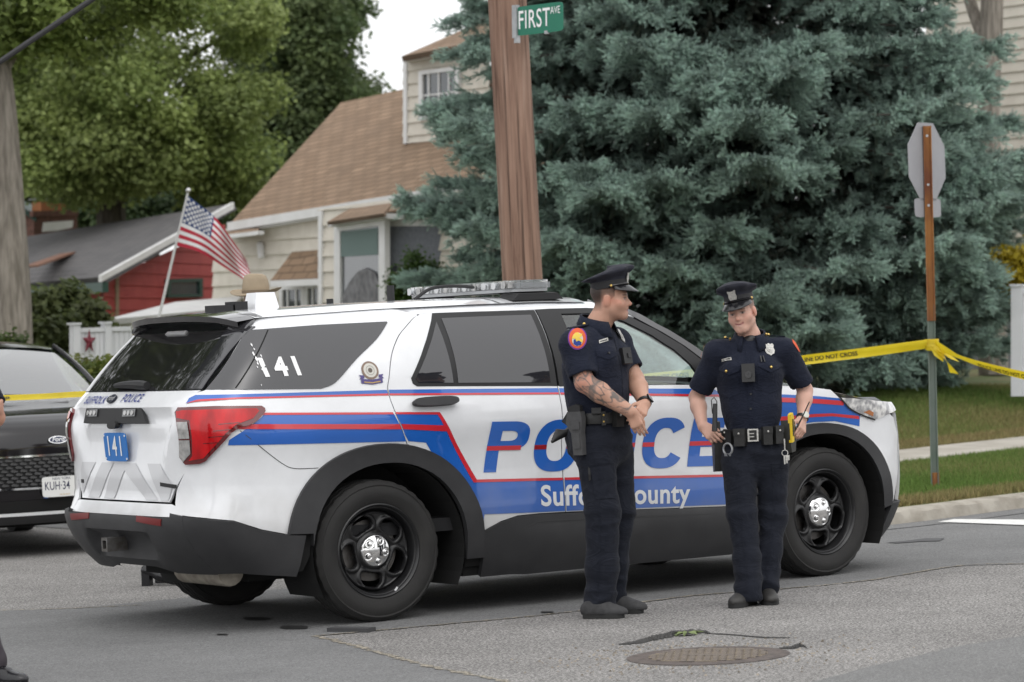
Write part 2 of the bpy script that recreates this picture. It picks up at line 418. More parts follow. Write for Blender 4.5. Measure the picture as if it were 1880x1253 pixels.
def kdist(P):
    d = np.full(len(P), 1e9)
    for i in range(len(KP)-1):
        a, b = KP[i], KP[i+1]; ab = b-a; t = np.clip(((P-a)@ab)/(ab@ab), 0, 1); d = np.minimum(d, np.linalg.norm(P-a-t[:, None]*ab, axis=1))
    return d
def lawn_z(P):
    P = np.atleast_2d(np.asarray(P, float)[..., :2]); return np.interp(kdist(P), [0, .17, 3.2, 4.4, 7.0, 9.5, 14], [.11, .11, .16, .19, .55, .72, .78])
GRASSB = mat('lawn_soil', (.075, .105, .028), .95, (.175, .15, .07), scale=1.6, bump=.5, bscale=60, detail=8)
def terrain(name, poly, material, cell, dz=0., kind='structure'):
    bm = cut_poly(poly, cell); bmesh.ops.triangulate(bm, faces=[f for f in bm.faces if len(f.verts) > 4])
    P = np.array([v.co[:2] for v in bm.verts]); z = lawn_z(P)+dz
    for v, h in zip(bm.verts, z): v.co.z = h
    return tag(bm_obj(name, bm, material, smooth=True), kind=kind)
K2f = [tuple(p) for p in K2]
inner = [p for p in K2f if p[1] < 60]
terrain('lawn', inner+[(2.95+.17, 60), (90, 60), (90, 24)], GRASSB, 1.0)
SW = offset_path(KP, 3.2*sgn_); SW2 = offset_path(KP, 4.3*sgn_)
sel = [i for i in range(len(KP)) if KP[i][0] > 6.0]
PAVE = mat('pavement_concrete', (.33, .30, .255), .9, (.44, .41, .36), scale=3, bump=.25, bscale=80)
bm = bmesh.new(); rowa = [SW[i] for i in sel]; rowb = [SW2[i] for i in sel]
n_ = len(sel); ra = [bm.verts.new((p[0], p[1], .20)) for p in rowa]; rb = [bm.verts.new((p[0], p[1], .215)) for p in rowb]
ra0 = [bm.verts.new((p[0], p[1], .1)) for p in rowa]
for i in range(n_-1): bm.faces.new((ra[i], ra[i+1], rb[i+1], rb[i])); bm.faces.new((ra0[i], ra0[i+1], ra[i+1], ra[i]))
tag(bm_obj('pavement', bm, PAVE), kind='structure')
# grass blades where the lawn shows
def blades(n, seed, region):
    rng = np.random.RandomState(seed); px, py0, py1 = region
    P = []
    while len(P) < n:
        x = rng.uniform(*px, size=n); d = rng.uniform(py0, py1, size=n)
        Q = np.array([CAMP+ray(a, 900)*dd for a, dd in zip(x, d)])[:, :2]
        k = kdist(Q); ok = (k > .2) & ~((k > 3.17) & (k < 4.33)) & (Q[:, 1] > 1.9) & ((Q-KP[np.argmin(np.abs(KP[:, 0]-8))])[:, 1] > -.5)
        inside = np.array([Q[i, 1] > np.interp(Q[i, 0], KP[::-1, 0][:], KP[::-1, 1][:]) if Q[i, 0] > 5 else (Q[i, 0] > 3.15 and Q[i, 1] > 3) for i in range(len(Q))])
        P += list(Q[ok & inside])
    P = np.array(P[:n]); z = lawn_z(P)
    h = rng.uniform(.03, .075, n); w_ = rng.uniform(.004, .009, n); a = rng.rand(n)*6.28; l = rng.normal(size=(n, 2))*.025
    dx = np.stack([np.cos(a), np.sin(a)], 1)*w_[:, None]
    V = np.zeros((n, 3, 3)); V[:, 0, :2] = P-dx; V[:, 1, :2] = P+dx; V[:, 2, :2] = P+l; V[:, :2, 2] = z[:, None]-.005; V[:, 2, 2] = z+h
    dry = np.clip(waves(np.c_[P, z*0], 5, 2.2)*1.1+.25+rng.normal(size=n)*.25, 0, 1)
    kk = kdist(P); dry = np.clip(dry+.7*((kk < .55) | (np.abs(kk-4.5) < .25)), 0, 1)
    c = np.array([.120, .195, .045])*(1-dry[:, None])+np.array([.27, .22, .105])*dry[:, None]; c = c*rng.uniform(.7, 1.35, (n, 1))
    return V.reshape(-1, 3), np.arange(n*3).reshape(-1, 3), np.repeat(c, 3, 0)
V, F, c = blades(110000, 3, ((1560, 1950), 22, 37))
V2, F2, c2 = blades(12000, 8, ((60, 200), 25, 32))
tag(mesh_obj('grass', np.r_[V, V2], np.r_[F, F2+len(V)], attr_mat('grass_blades', .7, .2, trans=.3), colors=np.r_[c, c2]), kind='stuff')
# manhole cover, broken asphalt and a leaf
mhc = Vector((*G(1300, 1205), 0)); RUST = mat('rusty_iron', (.070, .058, .052), .75, (.125, .100, .088), scale=22, bump=.4, bscale=120)
DIRT = asphalt_mat('dirt_and_grit', (.10, .088, .072), (.36, .315, .255), 70, (.38, .62)); DIRT2 = mat('dry_dirt', (.30, .25, .19), .95, (.20, .17, .13), scale=60)
mh = empty('manhole_cover', (mhc.x, mhc.y, 0), R(32), 'round rusty iron manhole cover set in the coarse asphalt before the two officers', 'manhole cover')
bm = bmesh.new(); add_lathe(bm, [(.37, .0005), (.372, .003), (.335, .005), (.328, .003), (.30, .003), (.296, .0045), (.0008, .0045)], 64); bm_obj('frame', bm, RUST, mh, smooth=True, sharp=30)
bm = bmesh.new()
for i in range(-5, 6):
    x = i*.052
    for j in range(-8, 9):
        y = j*.038+(.019 if i % 2 else 0)
        if math.hypot(x, y) < .262 and not (abs(x) < .04 and abs(y) < .11): add_box(bm, (x-.016, y-.012, .004), (x+.016, y+.012, .0085))
add_box(bm, (-.035, -.10, .004), (.035, .10, .0080)); bm_obj('tread_pattern', bm, RUST, mh)
bm = bmesh.new()
for i in range(-5, 5):
    x = i*.052+.026; hh = math.sqrt(max(.27**2-x*x, 0)); add_box(bm, (x-.008, -hh, .004), (x+.008, hh, .0083))
bm_obj('dirt_in_grooves', bm, DIRT2, mh)
def blob(name, pts, z, m, **k): return sheet(name, [G(x, y) for x, y in pts], z, m, **k)
CRACK = mat('broken_asphalt', (.035, .034, .033), .95, (.06, .058, .055), scale=40, bump=.6, bscale=60)
0 and blob('loose_dirt', [(1156, 1188), (1190, 1179), (1235, 1175), (1262, 1179), (1245, 1187), (1190, 1194), (1162, 1196)], .0055, DIRT, jit=.008)
0 and blob('loose_dirt', [(1425, 1190), (1470, 1187), (1482, 1193), (1450, 1200), (1440, 1206)], .0055, DIRT, jit=.008, seed=7)
def ridge(name, pts, wd, h, seed=1):
    rng = np.random.RandomState(seed); P = np.array([G(x, y) for x, y in pts]); P = np.array(bezier(P, 10)); n = len(P); V = []; F = []
    for i, p in enumerate(P):
        e = math.sin(math.pi*(i+.2)/(n-.6))**.5; a = wd*e*(.6+.6*rng.rand()); d = np.array([CF[0], CF[1]])
        for s_, z in ((-1, .003), (-.6, h*e*(.4+.6*rng.rand())), (.0, h*e*(.5+.7*rng.rand())), (.7, h*e*.5), (1, .003)): V.append((*(p+d*a*s_*1.2), z))
    for i in range(n-1):
        for j in range(4): F.append((i*5+j, (i+1)*5+j, (i+1)*5+j+1, i*5+j+1))
    o = mesh_obj(name, V, F, CRACK); return tag(o, kind='structure')
ridge('broken_road_edge', [(1136, 1184), (1170, 1180), (1200, 1173), (1225, 1168), (1245, 1163), (1290, 1161), (1305, 1164)], .09, .018, 2)
ridge('broken_road_edge', [(1430, 1191), (1455, 1190), (1470, 1186), (1484, 1193)], .05, .014, 5)
ridge('road_crack', [(1295, 1164), (1340, 1166), (1400, 1171), (1450, 1172)], .02, .005, 7)
bm = bmesh.new(); lp = G(1262, 1167); n = 22
pts = [(math.cos(2*math.pi*i/n)*(.075 if i % 4 == 0 else .052 if i % 2 == 0 else .036), math.sin(2*math.pi*i/n)*(.075 if i % 4 == 0 else .052 if i % 2 == 0 else .036)) for i in range(n)]
c0 = bm.verts.new((lp[0], lp[1], .016)); vs = [bm.verts.new((lp[0]+a*1.35, lp[1]+b*.9, .012+.008*math.sin(3*i)+.006*math.sin(i*1.7))) for i, (a, b) in enumerate(pts)]
for i in range(n): bm.faces.new((c0, vs[i], vs[(i+1) % n]))
tag(bm_obj('fallen_leaf', bm, mat('leaf_green', (.20, .25, .10), .7, (.13, .17, .06), scale=30)), 'pale green fallen leaf lying by the manhole cover', 'leaf')
bm = bmesh.new(); a, b = Vector((*G(606, 1160), 0)), Vector((*G(681, 1161), 0)); dv = (b-a).normalized(); nv = Vector((-dv.y, dv.x, 0))
add_prism(bm, [a-nv*.03, b-nv*.03, b+nv*.05, a+nv*.05], (0, 0, .022)); tag(bm_obj('rubber_strip', bm, mat('grey_rubber', (.05, .05, .052), .8), bevel=.004), 'flat dark grey rubber strip lying on the road below the rear tyre', 'rubber strip')
OIL = mat('oil_spot', (.03, .03, .03), .5)
for i, (x, y, a) in enumerate([(540, 1154, 26), (470, 1138, 24), (408, 1167, 10), (1005, 1126, 12)]):
    sheet('oil_stain', [G(x+a*math.cos(t), y+a*.13*math.sin(t)+.4*math.sin(3*t)) for t in np.linspace(0, 6.28, 18)[:-1]], .0065, OIL)
sheet('road_stain', [G(x, y) for x, y in [(1625, 998), (1660, 995), (1700, 990), (1735, 990), (1725, 995), (1690, 996), (1650, 999)]], .0065, mat('tar_stain', (.075, .075, .078), .8))

rng = np.random.RandomState(12); V, F, C = [], [], []
for i in range(420):
    a = rng.rand()*6.283; r_ = .40+abs(rng.normal())*.22; x, y = mhc.x+r_*math.cos(a), mhc.y+r_*math.sin(a); s_ = rng.uniform(.003, .009); b = len(V); t = rng.rand()*3
    for k in range(4): V.append((x+s_*math.cos(t+1.57*k), y+s_*math.sin(t+1.57*k), .0005))
    V.append((x, y, .0005+s_*.9)); F += [(b, b+1, b+4), (b+1, b+2, b+4), (b+2, b+3, b+4), (b+3, b, b+4)]
    c = np.array([.24, .21, .17])*rng.uniform(.5, 1.6); C += [c]*5
tag(mesh_obj('loose_grit', V, F, attr_mat('grit', .9, .2), colors=np.array(C)), kind='stuff')
# ================================================================ houses behind the corner
def siding_mat(name, c1, c2, pitch, rough=.7, axis='Z', dark=.55):
    m, nt, b = newmat(name); b.inputs['Roughness'].default_value = rough
    tc = N(nt, 'ShaderNodeTexCoord'); sp = N(nt, 'ShaderNodeSeparateXYZ'); L(nt, tc.outputs['Object'], sp.inputs[0])
    n = N(nt, 'ShaderNodeTexNoise', Scale=5, Detail=7); L(nt, tc.outputs['Object'], n.inputs['Vector'])
    r = ramp(nt, [(.3, c1), (.7, c2)], n.outputs['Fac']); L(nt, r.outputs[0], b.inputs['Base Color']); return m
def shingle_mat(name, c1, c2, c3, s=1.):
    m, nt, b = newmat(name); b.inputs['Roughness'].default_value = .9
    tc = N(nt, 'ShaderNodeTexCoord'); uv = tc.outputs['UV']
    br = N(nt, 'ShaderNodeTexBrick', Scale=1., Color1=c4(c1), Color2=c4(c2), Mortar=c4([c*.35 for c in c1])); br.inputs['Brick Width'].default_value = .33*s; br.inputs['Row Height'].default_value = .145*s; br.inputs['Mortar Size'].default_value = .011*s; br.inputs['Bias'].default_value = -.1
    L(nt, uv, br.inputs['Vector'])
    n = N(nt, 'ShaderNodeTexNoise', Scale=1.3, Detail=6); L(nt, uv, n.inputs['Vector']); r = ramp(nt, [(.35, (0, 0, 0)), (.7, (.75, .75, .75))], n.outputs['Fac'])
    mx_ = N(nt, 'ShaderNodeMixRGB'); L(nt, r.outputs[0], mx_.inputs[0]); L(nt, br.outputs['Color'], mx_.inputs[1]); mx_.inputs[2].default_value = c4(c3)
    L(nt, mx_.outputs[0], b.inputs['Base Color'])
    n2 = N(nt, 'ShaderNodeTexNoise', Scale=60, Detail=3); L(nt, uv, n2.inputs['Vector'])
    bp = N(nt, 'ShaderNodeBump', Strength=.6, Distance=.02); L(nt, br.outputs['Fac'], bp.inputs['Height']); bp.invert = True; L(nt, bp.outputs[0], b.inputs['Normal'])
    return m
ROOFB = shingle_mat('brown_shingles', (.225, .148, .092), (.315, .215, .140), (.17, .115, .075))
ROOFG = shingle_mat('grey_shingles', (.085, .082, .085), (.115, .11, .11), (.10, .095, .095))
BEIGE = siding_mat('beige_siding', (.58, .54, .465), (.66, .62, .545), .1)
TRIMW = mat('white_trim', (.72, .72, .72), .5, (.64, .64, .63), scale=3)
WINGL = mat('house_window_glass', (.03, .04, .05), .06, (.05, .06, .065), scale=3, spec=.8, coat=.5)
UPH = Vector(CU).normalized(); UPH = (UPH*.85+Vector((0, 0, 1))*.15).normalized()
class Wall:
    """vertical plane through two pixels at given depths; pt() finds the point of it behind a pixel, d metres in front"""
    def __init__(s, p0, p1, up=None):
        s.o = at(*p0); s.u = at(*p1)-s.o; s.up = up or UPH; s.u = (s.u-s.up*s.u.dot(s.up)).normalized(); s.n = s.u.cross(s.up).normalized()
        if s.n.dot(Vector(CF)) > 0: s.n = -s.n
    def pt(s, x, y, d=0.):
        r_ = Vector(ray(x, y)); c = Vector(CAMP); o = s.o+s.n*d; return c+r_*((o-c).dot(s.n)/r_.dot(s.n))
    def slab(s, bm, pts, d=0., thick=.1): add_prism(bm, [s.pt(x, y, d) for x, y in pts], s.n*-thick)
    def obj(s, name, pts, m, parent, d=0., thick=.1, bevel=0):
        bm = bmesh.new(); s.slab(bm, pts, d, thick); o = bm_obj(name, bm, m, parent, bevel=bevel); return o
    def clap(s, name, pts, m, parent, pitch=.2, lap=.025, thick=.2, d=0.):
        """clapboard wall: lapped courses cut to the outline pts"""
        P = [s.pt(x, y, d) for x, y in pts]; uv = [((p-s.o).dot(s.u), (p-s.o).dot(s.up)) for p in P]; lo = min(v for _, v in uv); hi = max(v for _, v in uv)
        bm = bmesh.new(); k = math.floor(lo/pitch)
        while k*pitch < hi:
            a, b = k*pitch, (k+1)*pitch; poly = uv
            for lim, sg in ((a, 1), (b, -1)):
                out = []
                for i in range(len(poly)):
                    p, q = poly[i], poly[(i+1) % len(poly)]; ip, iq = sg*(p[1]-lim) >= 0, sg*(q[1]-lim) >= 0
                    if ip: out.append(p)
                    if ip != iq: t = (lim-p[1])/(q[1]-p[1]); out.append((p[0]+(q[0]-p[0])*t, lim))
                poly = out
                if len(poly) < 3: break
            if len(poly) >= 3:
                f = [bm.verts.new(s.o+s.n*d+s.u*x+s.up*y+s.n*(lap*(1-(y-a)/pitch))) for x, y in poly]
                bm.faces.new(f)
                low = [v for v, (x, y) in zip(f, poly) if abs(y-a) < 1e-4]
                if len(low) >= 2: 
                    b0 = [bm.verts.new(v.co-s.n*lap) for v in low[:2]]; bm.faces.new((low[0], low[1], b0[1], b0[0]))
            k += 1
        return bm_obj(name, bm, m, parent)
def roof_slab(name, P, m, parent, thick=.12):
    """P: four corners eave-left, eave-right, ridge-right, ridge-left; UV in metres"""
    P = [Vector(p) for p in P]; e = (P[1]-P[0]).normalized(); n = (P[1]-P[0]).cross(P[3]-P[0]).normalized(); v_ = n.cross(e)
    if v_.dot(P[3]-P[0]) < 0: v_ = -v_
    if n.z < 0: n = -n
    bm = bmesh.new(); add_prism(bm, P, -n*thick); bmesh.ops.recalc_face_normals(bm, faces=bm.faces); uvl = bm.loops.layers.uv.new('UVMap')
    for f in bm.faces:
        for l in f.loops: l[uvl].uv = ((l.vert.co-P[0]).dot(e), (l.vert.co-P[0]).dot(v_))
    return bm_obj(name, bm, m, parent)
def window(wl, name, parent, x0, x1, y0l, y0r, y1l, y1r, d=.03, fr=7, panes=(1, 1), glass=WINGL):
    """framed window on wall wl: pixel box with sloping top and bottom"""
    yt = lambda x: y0l+(y0r-y0l)*(x-x0)/(x1-x0); yb = lambda x: y1l+(y1r-y1l)*(x-x0)/(x1-x0)
    bm = bmesh.new()
    for q in ([(x0, yt(x0)), (x1, yt(x1)), (x1, yt(x1)+fr), (x0, yt(x0)+fr)], [(x0, yb(x0)-fr), (x1, yb(x1)-fr), (x1, yb(x1)), (x0, yb(x0))], [(x0, yt(x0)+fr), (x0+fr, yt(x0+fr)+fr), (x0+fr, yb(x0+fr)-fr), (x0, yb(x0)-fr)], [(x1-fr, yt(x1-fr)+fr), (x1, yt(x1)+fr), (x1, yb(x1)-fr), (x1-fr, yb(x1-fr)-fr)]): wl.slab(bm, q, d+.03, .08)
    for k in range(1, panes[0]):
        x = x0+(x1-x0)*k/panes[0]; wl.slab(bm, [(x-1.2, yt(x)+fr), (x+1.2, yt(x)+fr), (x+1.2, yb(x)-fr), (x-1.2, yb(x)-fr)], d+.012, .03)
    for k in range(1, panes[1]):
        f = k/panes[1]; a = yt(x0)+(yb(x0)-yt(x0))*f; b = yt(x1)+(yb(x1)-yt(x1))*f; wl.slab(bm, [(x0+fr, a-1.2), (x1-fr, b-1.2), (x1-fr, b+1.2), (x0+fr, a+1.2)], d+.010, .026)
    w_ = bm_obj(name, bm, TRIMW, parent)
    g = wl.obj('pane', [(x0+fr, yt(x0+fr)+fr), (x1-fr, yt(x1-fr)+fr), (x1-fr, yb(x1-fr)-fr), (x0+fr, yb(x0+fr)-fr)], glass, w_, d-.005, .02)
    return w_
# ---- beige cape house with brown shingle roof
hs_ = empty('beige_house', (0, 0, 0), 0, 'beige clapboard house with a steep brown shingle roof, dormer and white bay window', 'house')
hs_.location = Wall((392, 500, 46), (900, 500, 40)).pt(640, 640); hs_.location.z = .6
def rehome(root):
    bpy.context.view_layer.update(); M = root.matrix_world.inverted()
    for ch in root.children: ch.matrix_parent_inverse = M
wa = Wall((392, 500, 46), (900, 500, 40))
wa.clap('wall', [(392, 424), (592, 395), (592, 650), (392, 655)], BEIGE, hs_, .22, .03)
wb = Wall((585, 500, 43.0), (900, 500, 39.4))
wb.clap('wall', [(586, 385), (960, 335), (960, 640), (586, 645)], BEIGE, hs_, .22, .03)
wb.obj('corner_board', [(584, 388), (590, 387), (590, 645), (584, 645)], TRIMW, hs_, .05, .1)
# end wall running back on the left, return wall between the two planes
bm = bmesh.new(); a = wa.pt(392, 424); b = wa.pt(392, 655); back = Vector(HF)*7+Vector(HR)*1.2; bm.faces.new([bm.verts.new(p) for p in (a, b, b+back, a+back)]); bm_obj('end_wall', bm, BEIGE, hs_); bm = bmesh.new()
a, b = wa.pt(588, 395), wa.pt(588, 650); c, d = wb.pt(586, 386), wb.pt(586, 646); bm.faces.new([bm.verts.new(p) for p in (a, c, d, b)]); bm_obj('return_wall', bm, BEIGE, hs_)
# main roof
wr = Wall((428, 408, 45.2), (800, 350, 41.0)); E0 = wr.pt(424, 409); E1 = wr.pt(1000, 314)
R0 = at(625, 190, 48.5); ed = (E1-E0); R1 = R0+ed*.62
roof_slab('roof', [E0, E1, R1+ed*.25, R0], ROOFB, hs_, .14)
Rb = R0+Vector(HF)*4-UPH*2.2; roof_slab('roof', [R1+ed*.25+Vector(HF)*4-UPH*2.2, Rb, R0+Vector((0, 0, .01)), R1+ed*.25+Vector((0, 0, .01))], ROOFB, hs_, .14)
bm = bmesh.new(); dn = -UPH*.13; add_prism(bm, [E0+wr.n*.07, E1+wr.n*.07, E1+wr.n*.07+dn, E0+wr.n*.07+dn], -wr.n*.12); bm_obj('gutter', bm, TRIMW, hs_, bevel=.02)
bm = bmesh.new(); add_prism(bm, [E0-UPH*.13, E1-UPH*.13, E1-UPH*.13-wr.n*1.4, E0-UPH*.13-wr.n*1.4], -UPH*.03); bm_obj('soffit', bm, TRIMW, hs_)
bm = bmesh.new(); add_tube(bm, [wr.pt(438, 424, -.1), wr.pt(460, 432, -.3), wr.pt(474, 440, -.5), wa.pt(478, 452, .08), wa.pt(480, 474, .08)], .05, 8); bm_obj('downpipe', bm, TRIMW, hs_, smooth=True)
roof_slab('side_roof', [wa.pt(403, 433, .5), wa.pt(474, 424, .5), wa.pt(478, 412, -.4), wa.pt(428, 412, -.4)], ROOFB, hs_, .06)
wa.obj('side_gutter', [(403, 433), (474, 424), (474, 431), (403, 440)], TRIMW, hs_, .55, .1)
# dormer
wd = Wall((741, 180, 44.0), (900, 180, 42.2))
wd.clap('dormer_wall', [(741, 105), (900, 74), (900, 250), (741, 264)], BEIGE, hs_, .19, .025)
bm = bmesh.new(); a, b = wd.pt(741, 105), wd.pt(741, 264); bk = Vector(HF)*4+Vector(HR)*.6; bm.faces.new([bm.verts.new(p) for p in (a, b, b+bk, a+bk)]); bm_obj('dormer_side', bm, BEIGE, hs_)
wd.obj('dormer_fascia', [(739, 104), (848, 82), (905, 72), (905, 82), (848, 93), (739, 115)], TRIMW, hs_, .14, .14)
roof_slab('dormer_roof', [wd.pt(737, 104, .25), wd.pt(910, 70, .25), wd.pt(910, 70, .25)+Vector(HF)*3+Vector(HR)*.5+UPH*1.05, wd.pt(737, 104, .25)+Vector(HF)*3+Vector(HR)*.95+UPH*.70], ROOFB, hs_, .08)
wd.obj('corner_board', [(740, 113), (746, 112), (746, 264), (740, 264)], TRIMW, hs_, .04, .06)
window(wd, 'dormer_window', hs_, 768, 842, 131, 122, 222, 216, .04, 7, (4, 2))
# bay window
by = Wall((610, 480, 42.2), (700, 480, 40.6)); bz = Wall((700, 480, 40.6), (830, 480, 40.4))
CURT = mat('curtain_grey', (.16, .17, .18), .8, (.07, .075, .08), scale=7); BLIND = mat('teal_blind', (.14, .20, .19), .8)
window(by, 'bay_pane_window', hs_, 613, 706, 415, 402, 600, 600, .06, 11)
by.obj('blind', [(626, 426), (693, 418), (693, 468), (626, 472)], BLIND, hs_, .075, .008)
by.obj('painted_reflection', [(628, 600), (628, 545), (640, 520), (655, 500), (672, 492), (688, 500), (694, 520), (694, 600)], mat('painted_reflection_grey', (.20, .20, .21), .8, (.10, .10, .105), scale=9), hs_, .075, .008)  # grey reflection in the lower pane, painted as a flat shape
window(bz, 'bay_pane_window', hs_, 700, 830, 402, 401, 600, 600, .06, 14, (1, 2))
bz.obj('blind', [(714, 414), (810, 414), (810, 488), (714, 488)], mat('slate_blind', (.20, .215, .24), .7, (.11, .12, .145), scale=30, stretch=(8, 8, .5)), hs_, .07, .008)
bm = bmesh.new(); by.slab(bm, [(602, 407), (703, 392), (703, 402), (602, 417)], .22, .3); bm_obj('bay_fascia', bm, TRIMW, hs_)
bm = bmesh.new(); bz.slab(bm, [(700, 392), (835, 391), (835, 402), (700, 402)], .22, .3); bm_obj('bay_fascia', bm, TRIMW, hs_)
roof_slab('bay_roof', [by.pt(600, 408, .3), by.pt(704, 392, .3), wb.pt(722, 372, .05), wb.pt(640, 384, .05)], ROOFB, hs_, .05)
roof_slab('bay_roof', [bz.pt(700, 392, .3), bz.pt(838, 390, .3), wb.pt(838, 366, .05), wb.pt(722, 372, .05)], ROOFB, hs_, .05)
# porch hood over the low window
wh = Wall((497, 515, 43.8), (590, 512, 42.9))
roof_slab('window_hood', [wh.pt(496, 516), wh.pt(588, 512), wb.pt(588, 457, .02) if False else wa.pt(586, 459, .05), wa.pt(536, 463, .05)], ROOFB, hs_, .06)
wh.obj('hood_fascia', [(496, 516), (588, 512), (588, 524), (496, 527)], TRIMW, hs_, .02, .06)
window(wa, 'low_window', hs_, 512, 558, 527, 525, 620, 620, .05, 6, (3, 2)); window(wa, 'low_window', hs_, 559, 588, 525, 524, 620, 620, .05, 5, (2, 2))
rehome(hs_)
# ---- red house
RED_W = siding_mat('red_siding', (.36, .055, .052), (.43, .075, .068), .1); GREENT = mat('green_trim', (.022, .06, .045), .5)
rh = empty('red_house', (0, 0, 0), 0, 'low red house with a dark grey roof, white rake board and green trim', 'house')
wg = Wall((188, 500, 48), (420, 500, 52)); rh.location = wg.pt(300, 640); rh.location.z = .3
wg.clap('wall', [(188, 516), (300, 466), (412, 412), (412, 650), (188, 650)], RED_W, rh, .2, .02)
ws = Wall((40, 560, 52.5), (188, 560, 48.6)); ws.clap('side_wall', [(40, 530), (189, 516), (189, 650), (40, 650)], RED_W, rh, .2, .02)
ra, rb_ = ws.pt(30, 522, .6), wg.pt(188, 509, .5)
rc = wg.pt(428, 374, .4); rdg = rc+(ra-rb_)*1.35
roof_slab('roof', [ws.pt(-60, 530, .6), rb_, rc, at(-60, 452, 58)], ROOFG, rh, .12)
bm = bmesh.new(); add_prism(bm, [wg.pt(187, 506, .55), wg.pt(430, 372, .45), wg.pt(430, 384, .45), wg.pt(187, 518, .55)], -wg.n*.06); bm_obj('rake_board', bm, TRIMW, rh)
bm = bmesh.new(); add_prism(bm, [ra-(rb_-ra)*.3-UPH*.08, rb_-UPH*.08, rb_-UPH*.24, ra-(rb_-ra)*.3-UPH*.24], -ws.n*.1); bm_obj('fascia', bm, GREENT, rh)
wg.obj('corner_board', [(213, 505), (219, 502), (219, 650), (213, 650)], mat('tan_board', (.30, .22, .15), .7), rh, .03, .06)
w_ = window(wg, 'gable_window', rh, 308, 373, 513, 511, 547, 546, .04, 6, (1, 1)); w_.data.materials[0] = GREENT
BRICK = mat('chimney_brick', (.10, .05, .04), .9, (.17, .085, .065), scale=14, bump=.4, bscale=40)
wc = Wall((62, 420, 57.5), (142, 420, 58.2))
ch = wc.obj('chimney', [(62, 390), (142, 388), (142, 470), (62, 470)], BRICK, rh, 0, .7); wc.obj('chimney_cap', [(60, 388), (144, 386), (144, 396), (60, 398)], BRICK, ch, .05, .8)
CLAY = mat('clay_flue', (.42, .17, .07), .8)
for x0, x1, y0 in ((75, 99, 371), (108, 122, 373)):
    f_ = wc.obj('flue_pot', [(x0, y0), (x1, y0), (x1, 392), (x0, 392)], CLAY, ch, -.12, .3); wc.obj('flue_cap', [(x0-1, y0-7), (x1+1, y0-7), (x1+1, y0-4), (x0-1, y0-4)], mat('grey_metal', (.35, .35, .35), .5, metal=.6), f_, -.08, .4)
    for xx in (x0+1, x1-3): wc.obj('cap_leg', [(xx, y0-5), (xx+2, y0-5), (xx+2, y0), (xx, y0)], GREENT, f_, -.1, .04)
wc.obj('flashing', [(80, 409), (135, 405), (133, 418), (105, 424), (78, 426)], TRIMW, ch, .02, .03)
roof_slab('valley_roof', [ws.pt(40, 490, 1.2), ws.pt(70, 487, 1.2), ws.pt(222, 432, -3.), ws.pt(205, 434, -3.)], mat('rusty_flashing', (.20, .09, .05), .9, (.12, .06, .04), scale=9), rh, .03)
rehome(rh)
# grey house farther left
gh = empty('grey_house', (0, 0, 0), 0, 'grey gabled house with dark roof edge behind the brick chimney', 'house'); wq = Wall((0, 420, 58), (70, 420, 58)); gh.location = wq.pt(20, 640); gh.location.z = .3
wq.clap('wall', [(-80, 340), (20, 372), (62, 402), (62, 640), (-80, 640)], mat('grey_siding', (.20, .21, .22), .8, (.25, .26, .27), scale=4), gh, .25, .03)
wq.obj('roof_edge', [(-80, 328), (22, 366), (66, 398), (66, 408), (22, 378), (-80, 342)], GREENT, gh, .5, 3.); rehome(gh)
# carport / shed with a pale roof
sh = empty('white_shed', (0, 0, 0), 0, 'low white shed with a pale sheet roof in front of the red wall', 'shed'); wsd = Wall((190, 600, 41), (400, 580, 43)); sh.location = wsd.pt(300, 640); sh.location.z = .4
PALE = mat('pale_roof', (.50, .50, .50), .6, (.58, .58, .57), scale=4)
roof_slab('roof', [wsd.pt(188, 588), wsd.pt(420, 566), wsd.pt(420, 540)+Vector(HF)*2.2, wsd.pt(292, 552)+Vector(HF)*2.0], PALE, sh, .08)
wsd.obj('wall', [(192, 592), (420, 570), (420, 680), (192, 690)], TRIMW, sh, -.15, .2); rehome(sh)
# ---- beige house at the right edge
bh = empty('cream_house', (0, 0, 0), 0, 'cream lap-sided house wall at the right edge behind the spruce', 'house'); wz = Wall((1780, 300, 47), (2000, 300, 45)); bh.location = wz.pt(1850, 600); bh.location.z = .7
wz.clap('wall', [(1700, -160), (2100, -160), (2100, 640), (1700, 640)], mat('cream_siding', (.56, .52, .45), .7, (.62, .585, .51), scale=3), bh, .17, .024); rehome(bh)
# ---- fences
def board_fence(name, wl, x0, x1, yt, yb, m, label, cat, posts, bw=14, d=0., cap=True):
    f = empty(name, wl.pt(x0, yb(x0)), 0, label, cat); bm = bmesh.new(); x = x0
    while x < x1-2:
        b = min(x+bw, x1); wl.slab(bm, [(x+.4, yt(x)), (b-.4, yt(b)), (b-.4, yb(b)), (x+.4, yb(x))], d, .03); x += bw
    bm_obj('boards', bm, m, f)
    for px, wd_, ex in posts:
        p_ = wl.obj('post', [(px-wd_/2, yt(px)-ex), (px+wd_/2, yt(px)-ex), (px+wd_/2, yb(px)), (px-wd_/2, yb(px))], m, f, d+.05, .12, .01)
        wl.obj('post_cap', [(px-wd_*.66, yt(px)-ex-4), (px+wd_*.66, yt(px)-ex-4), (px+wd_*.66, yt(px)-ex), (px-wd_*.66, yt(px)-ex)], m, p_, d+.07, .16)
    rl = bmesh.new(); wl.slab(rl, [(x0, yt(x0)), (x1, yt(x1)), (x1, yt(x1)+8), (x0, yt(x0)+8)], d+.02, .07); bm_obj('top_rail', rl, m, f); rehome(f); return f
VINYL = mat('white_vinyl', (.66, .67, .69), .4, (.60, .61, .63), scale=2)
wf = Wall((136, 620, 36), (400, 600, 37.2))
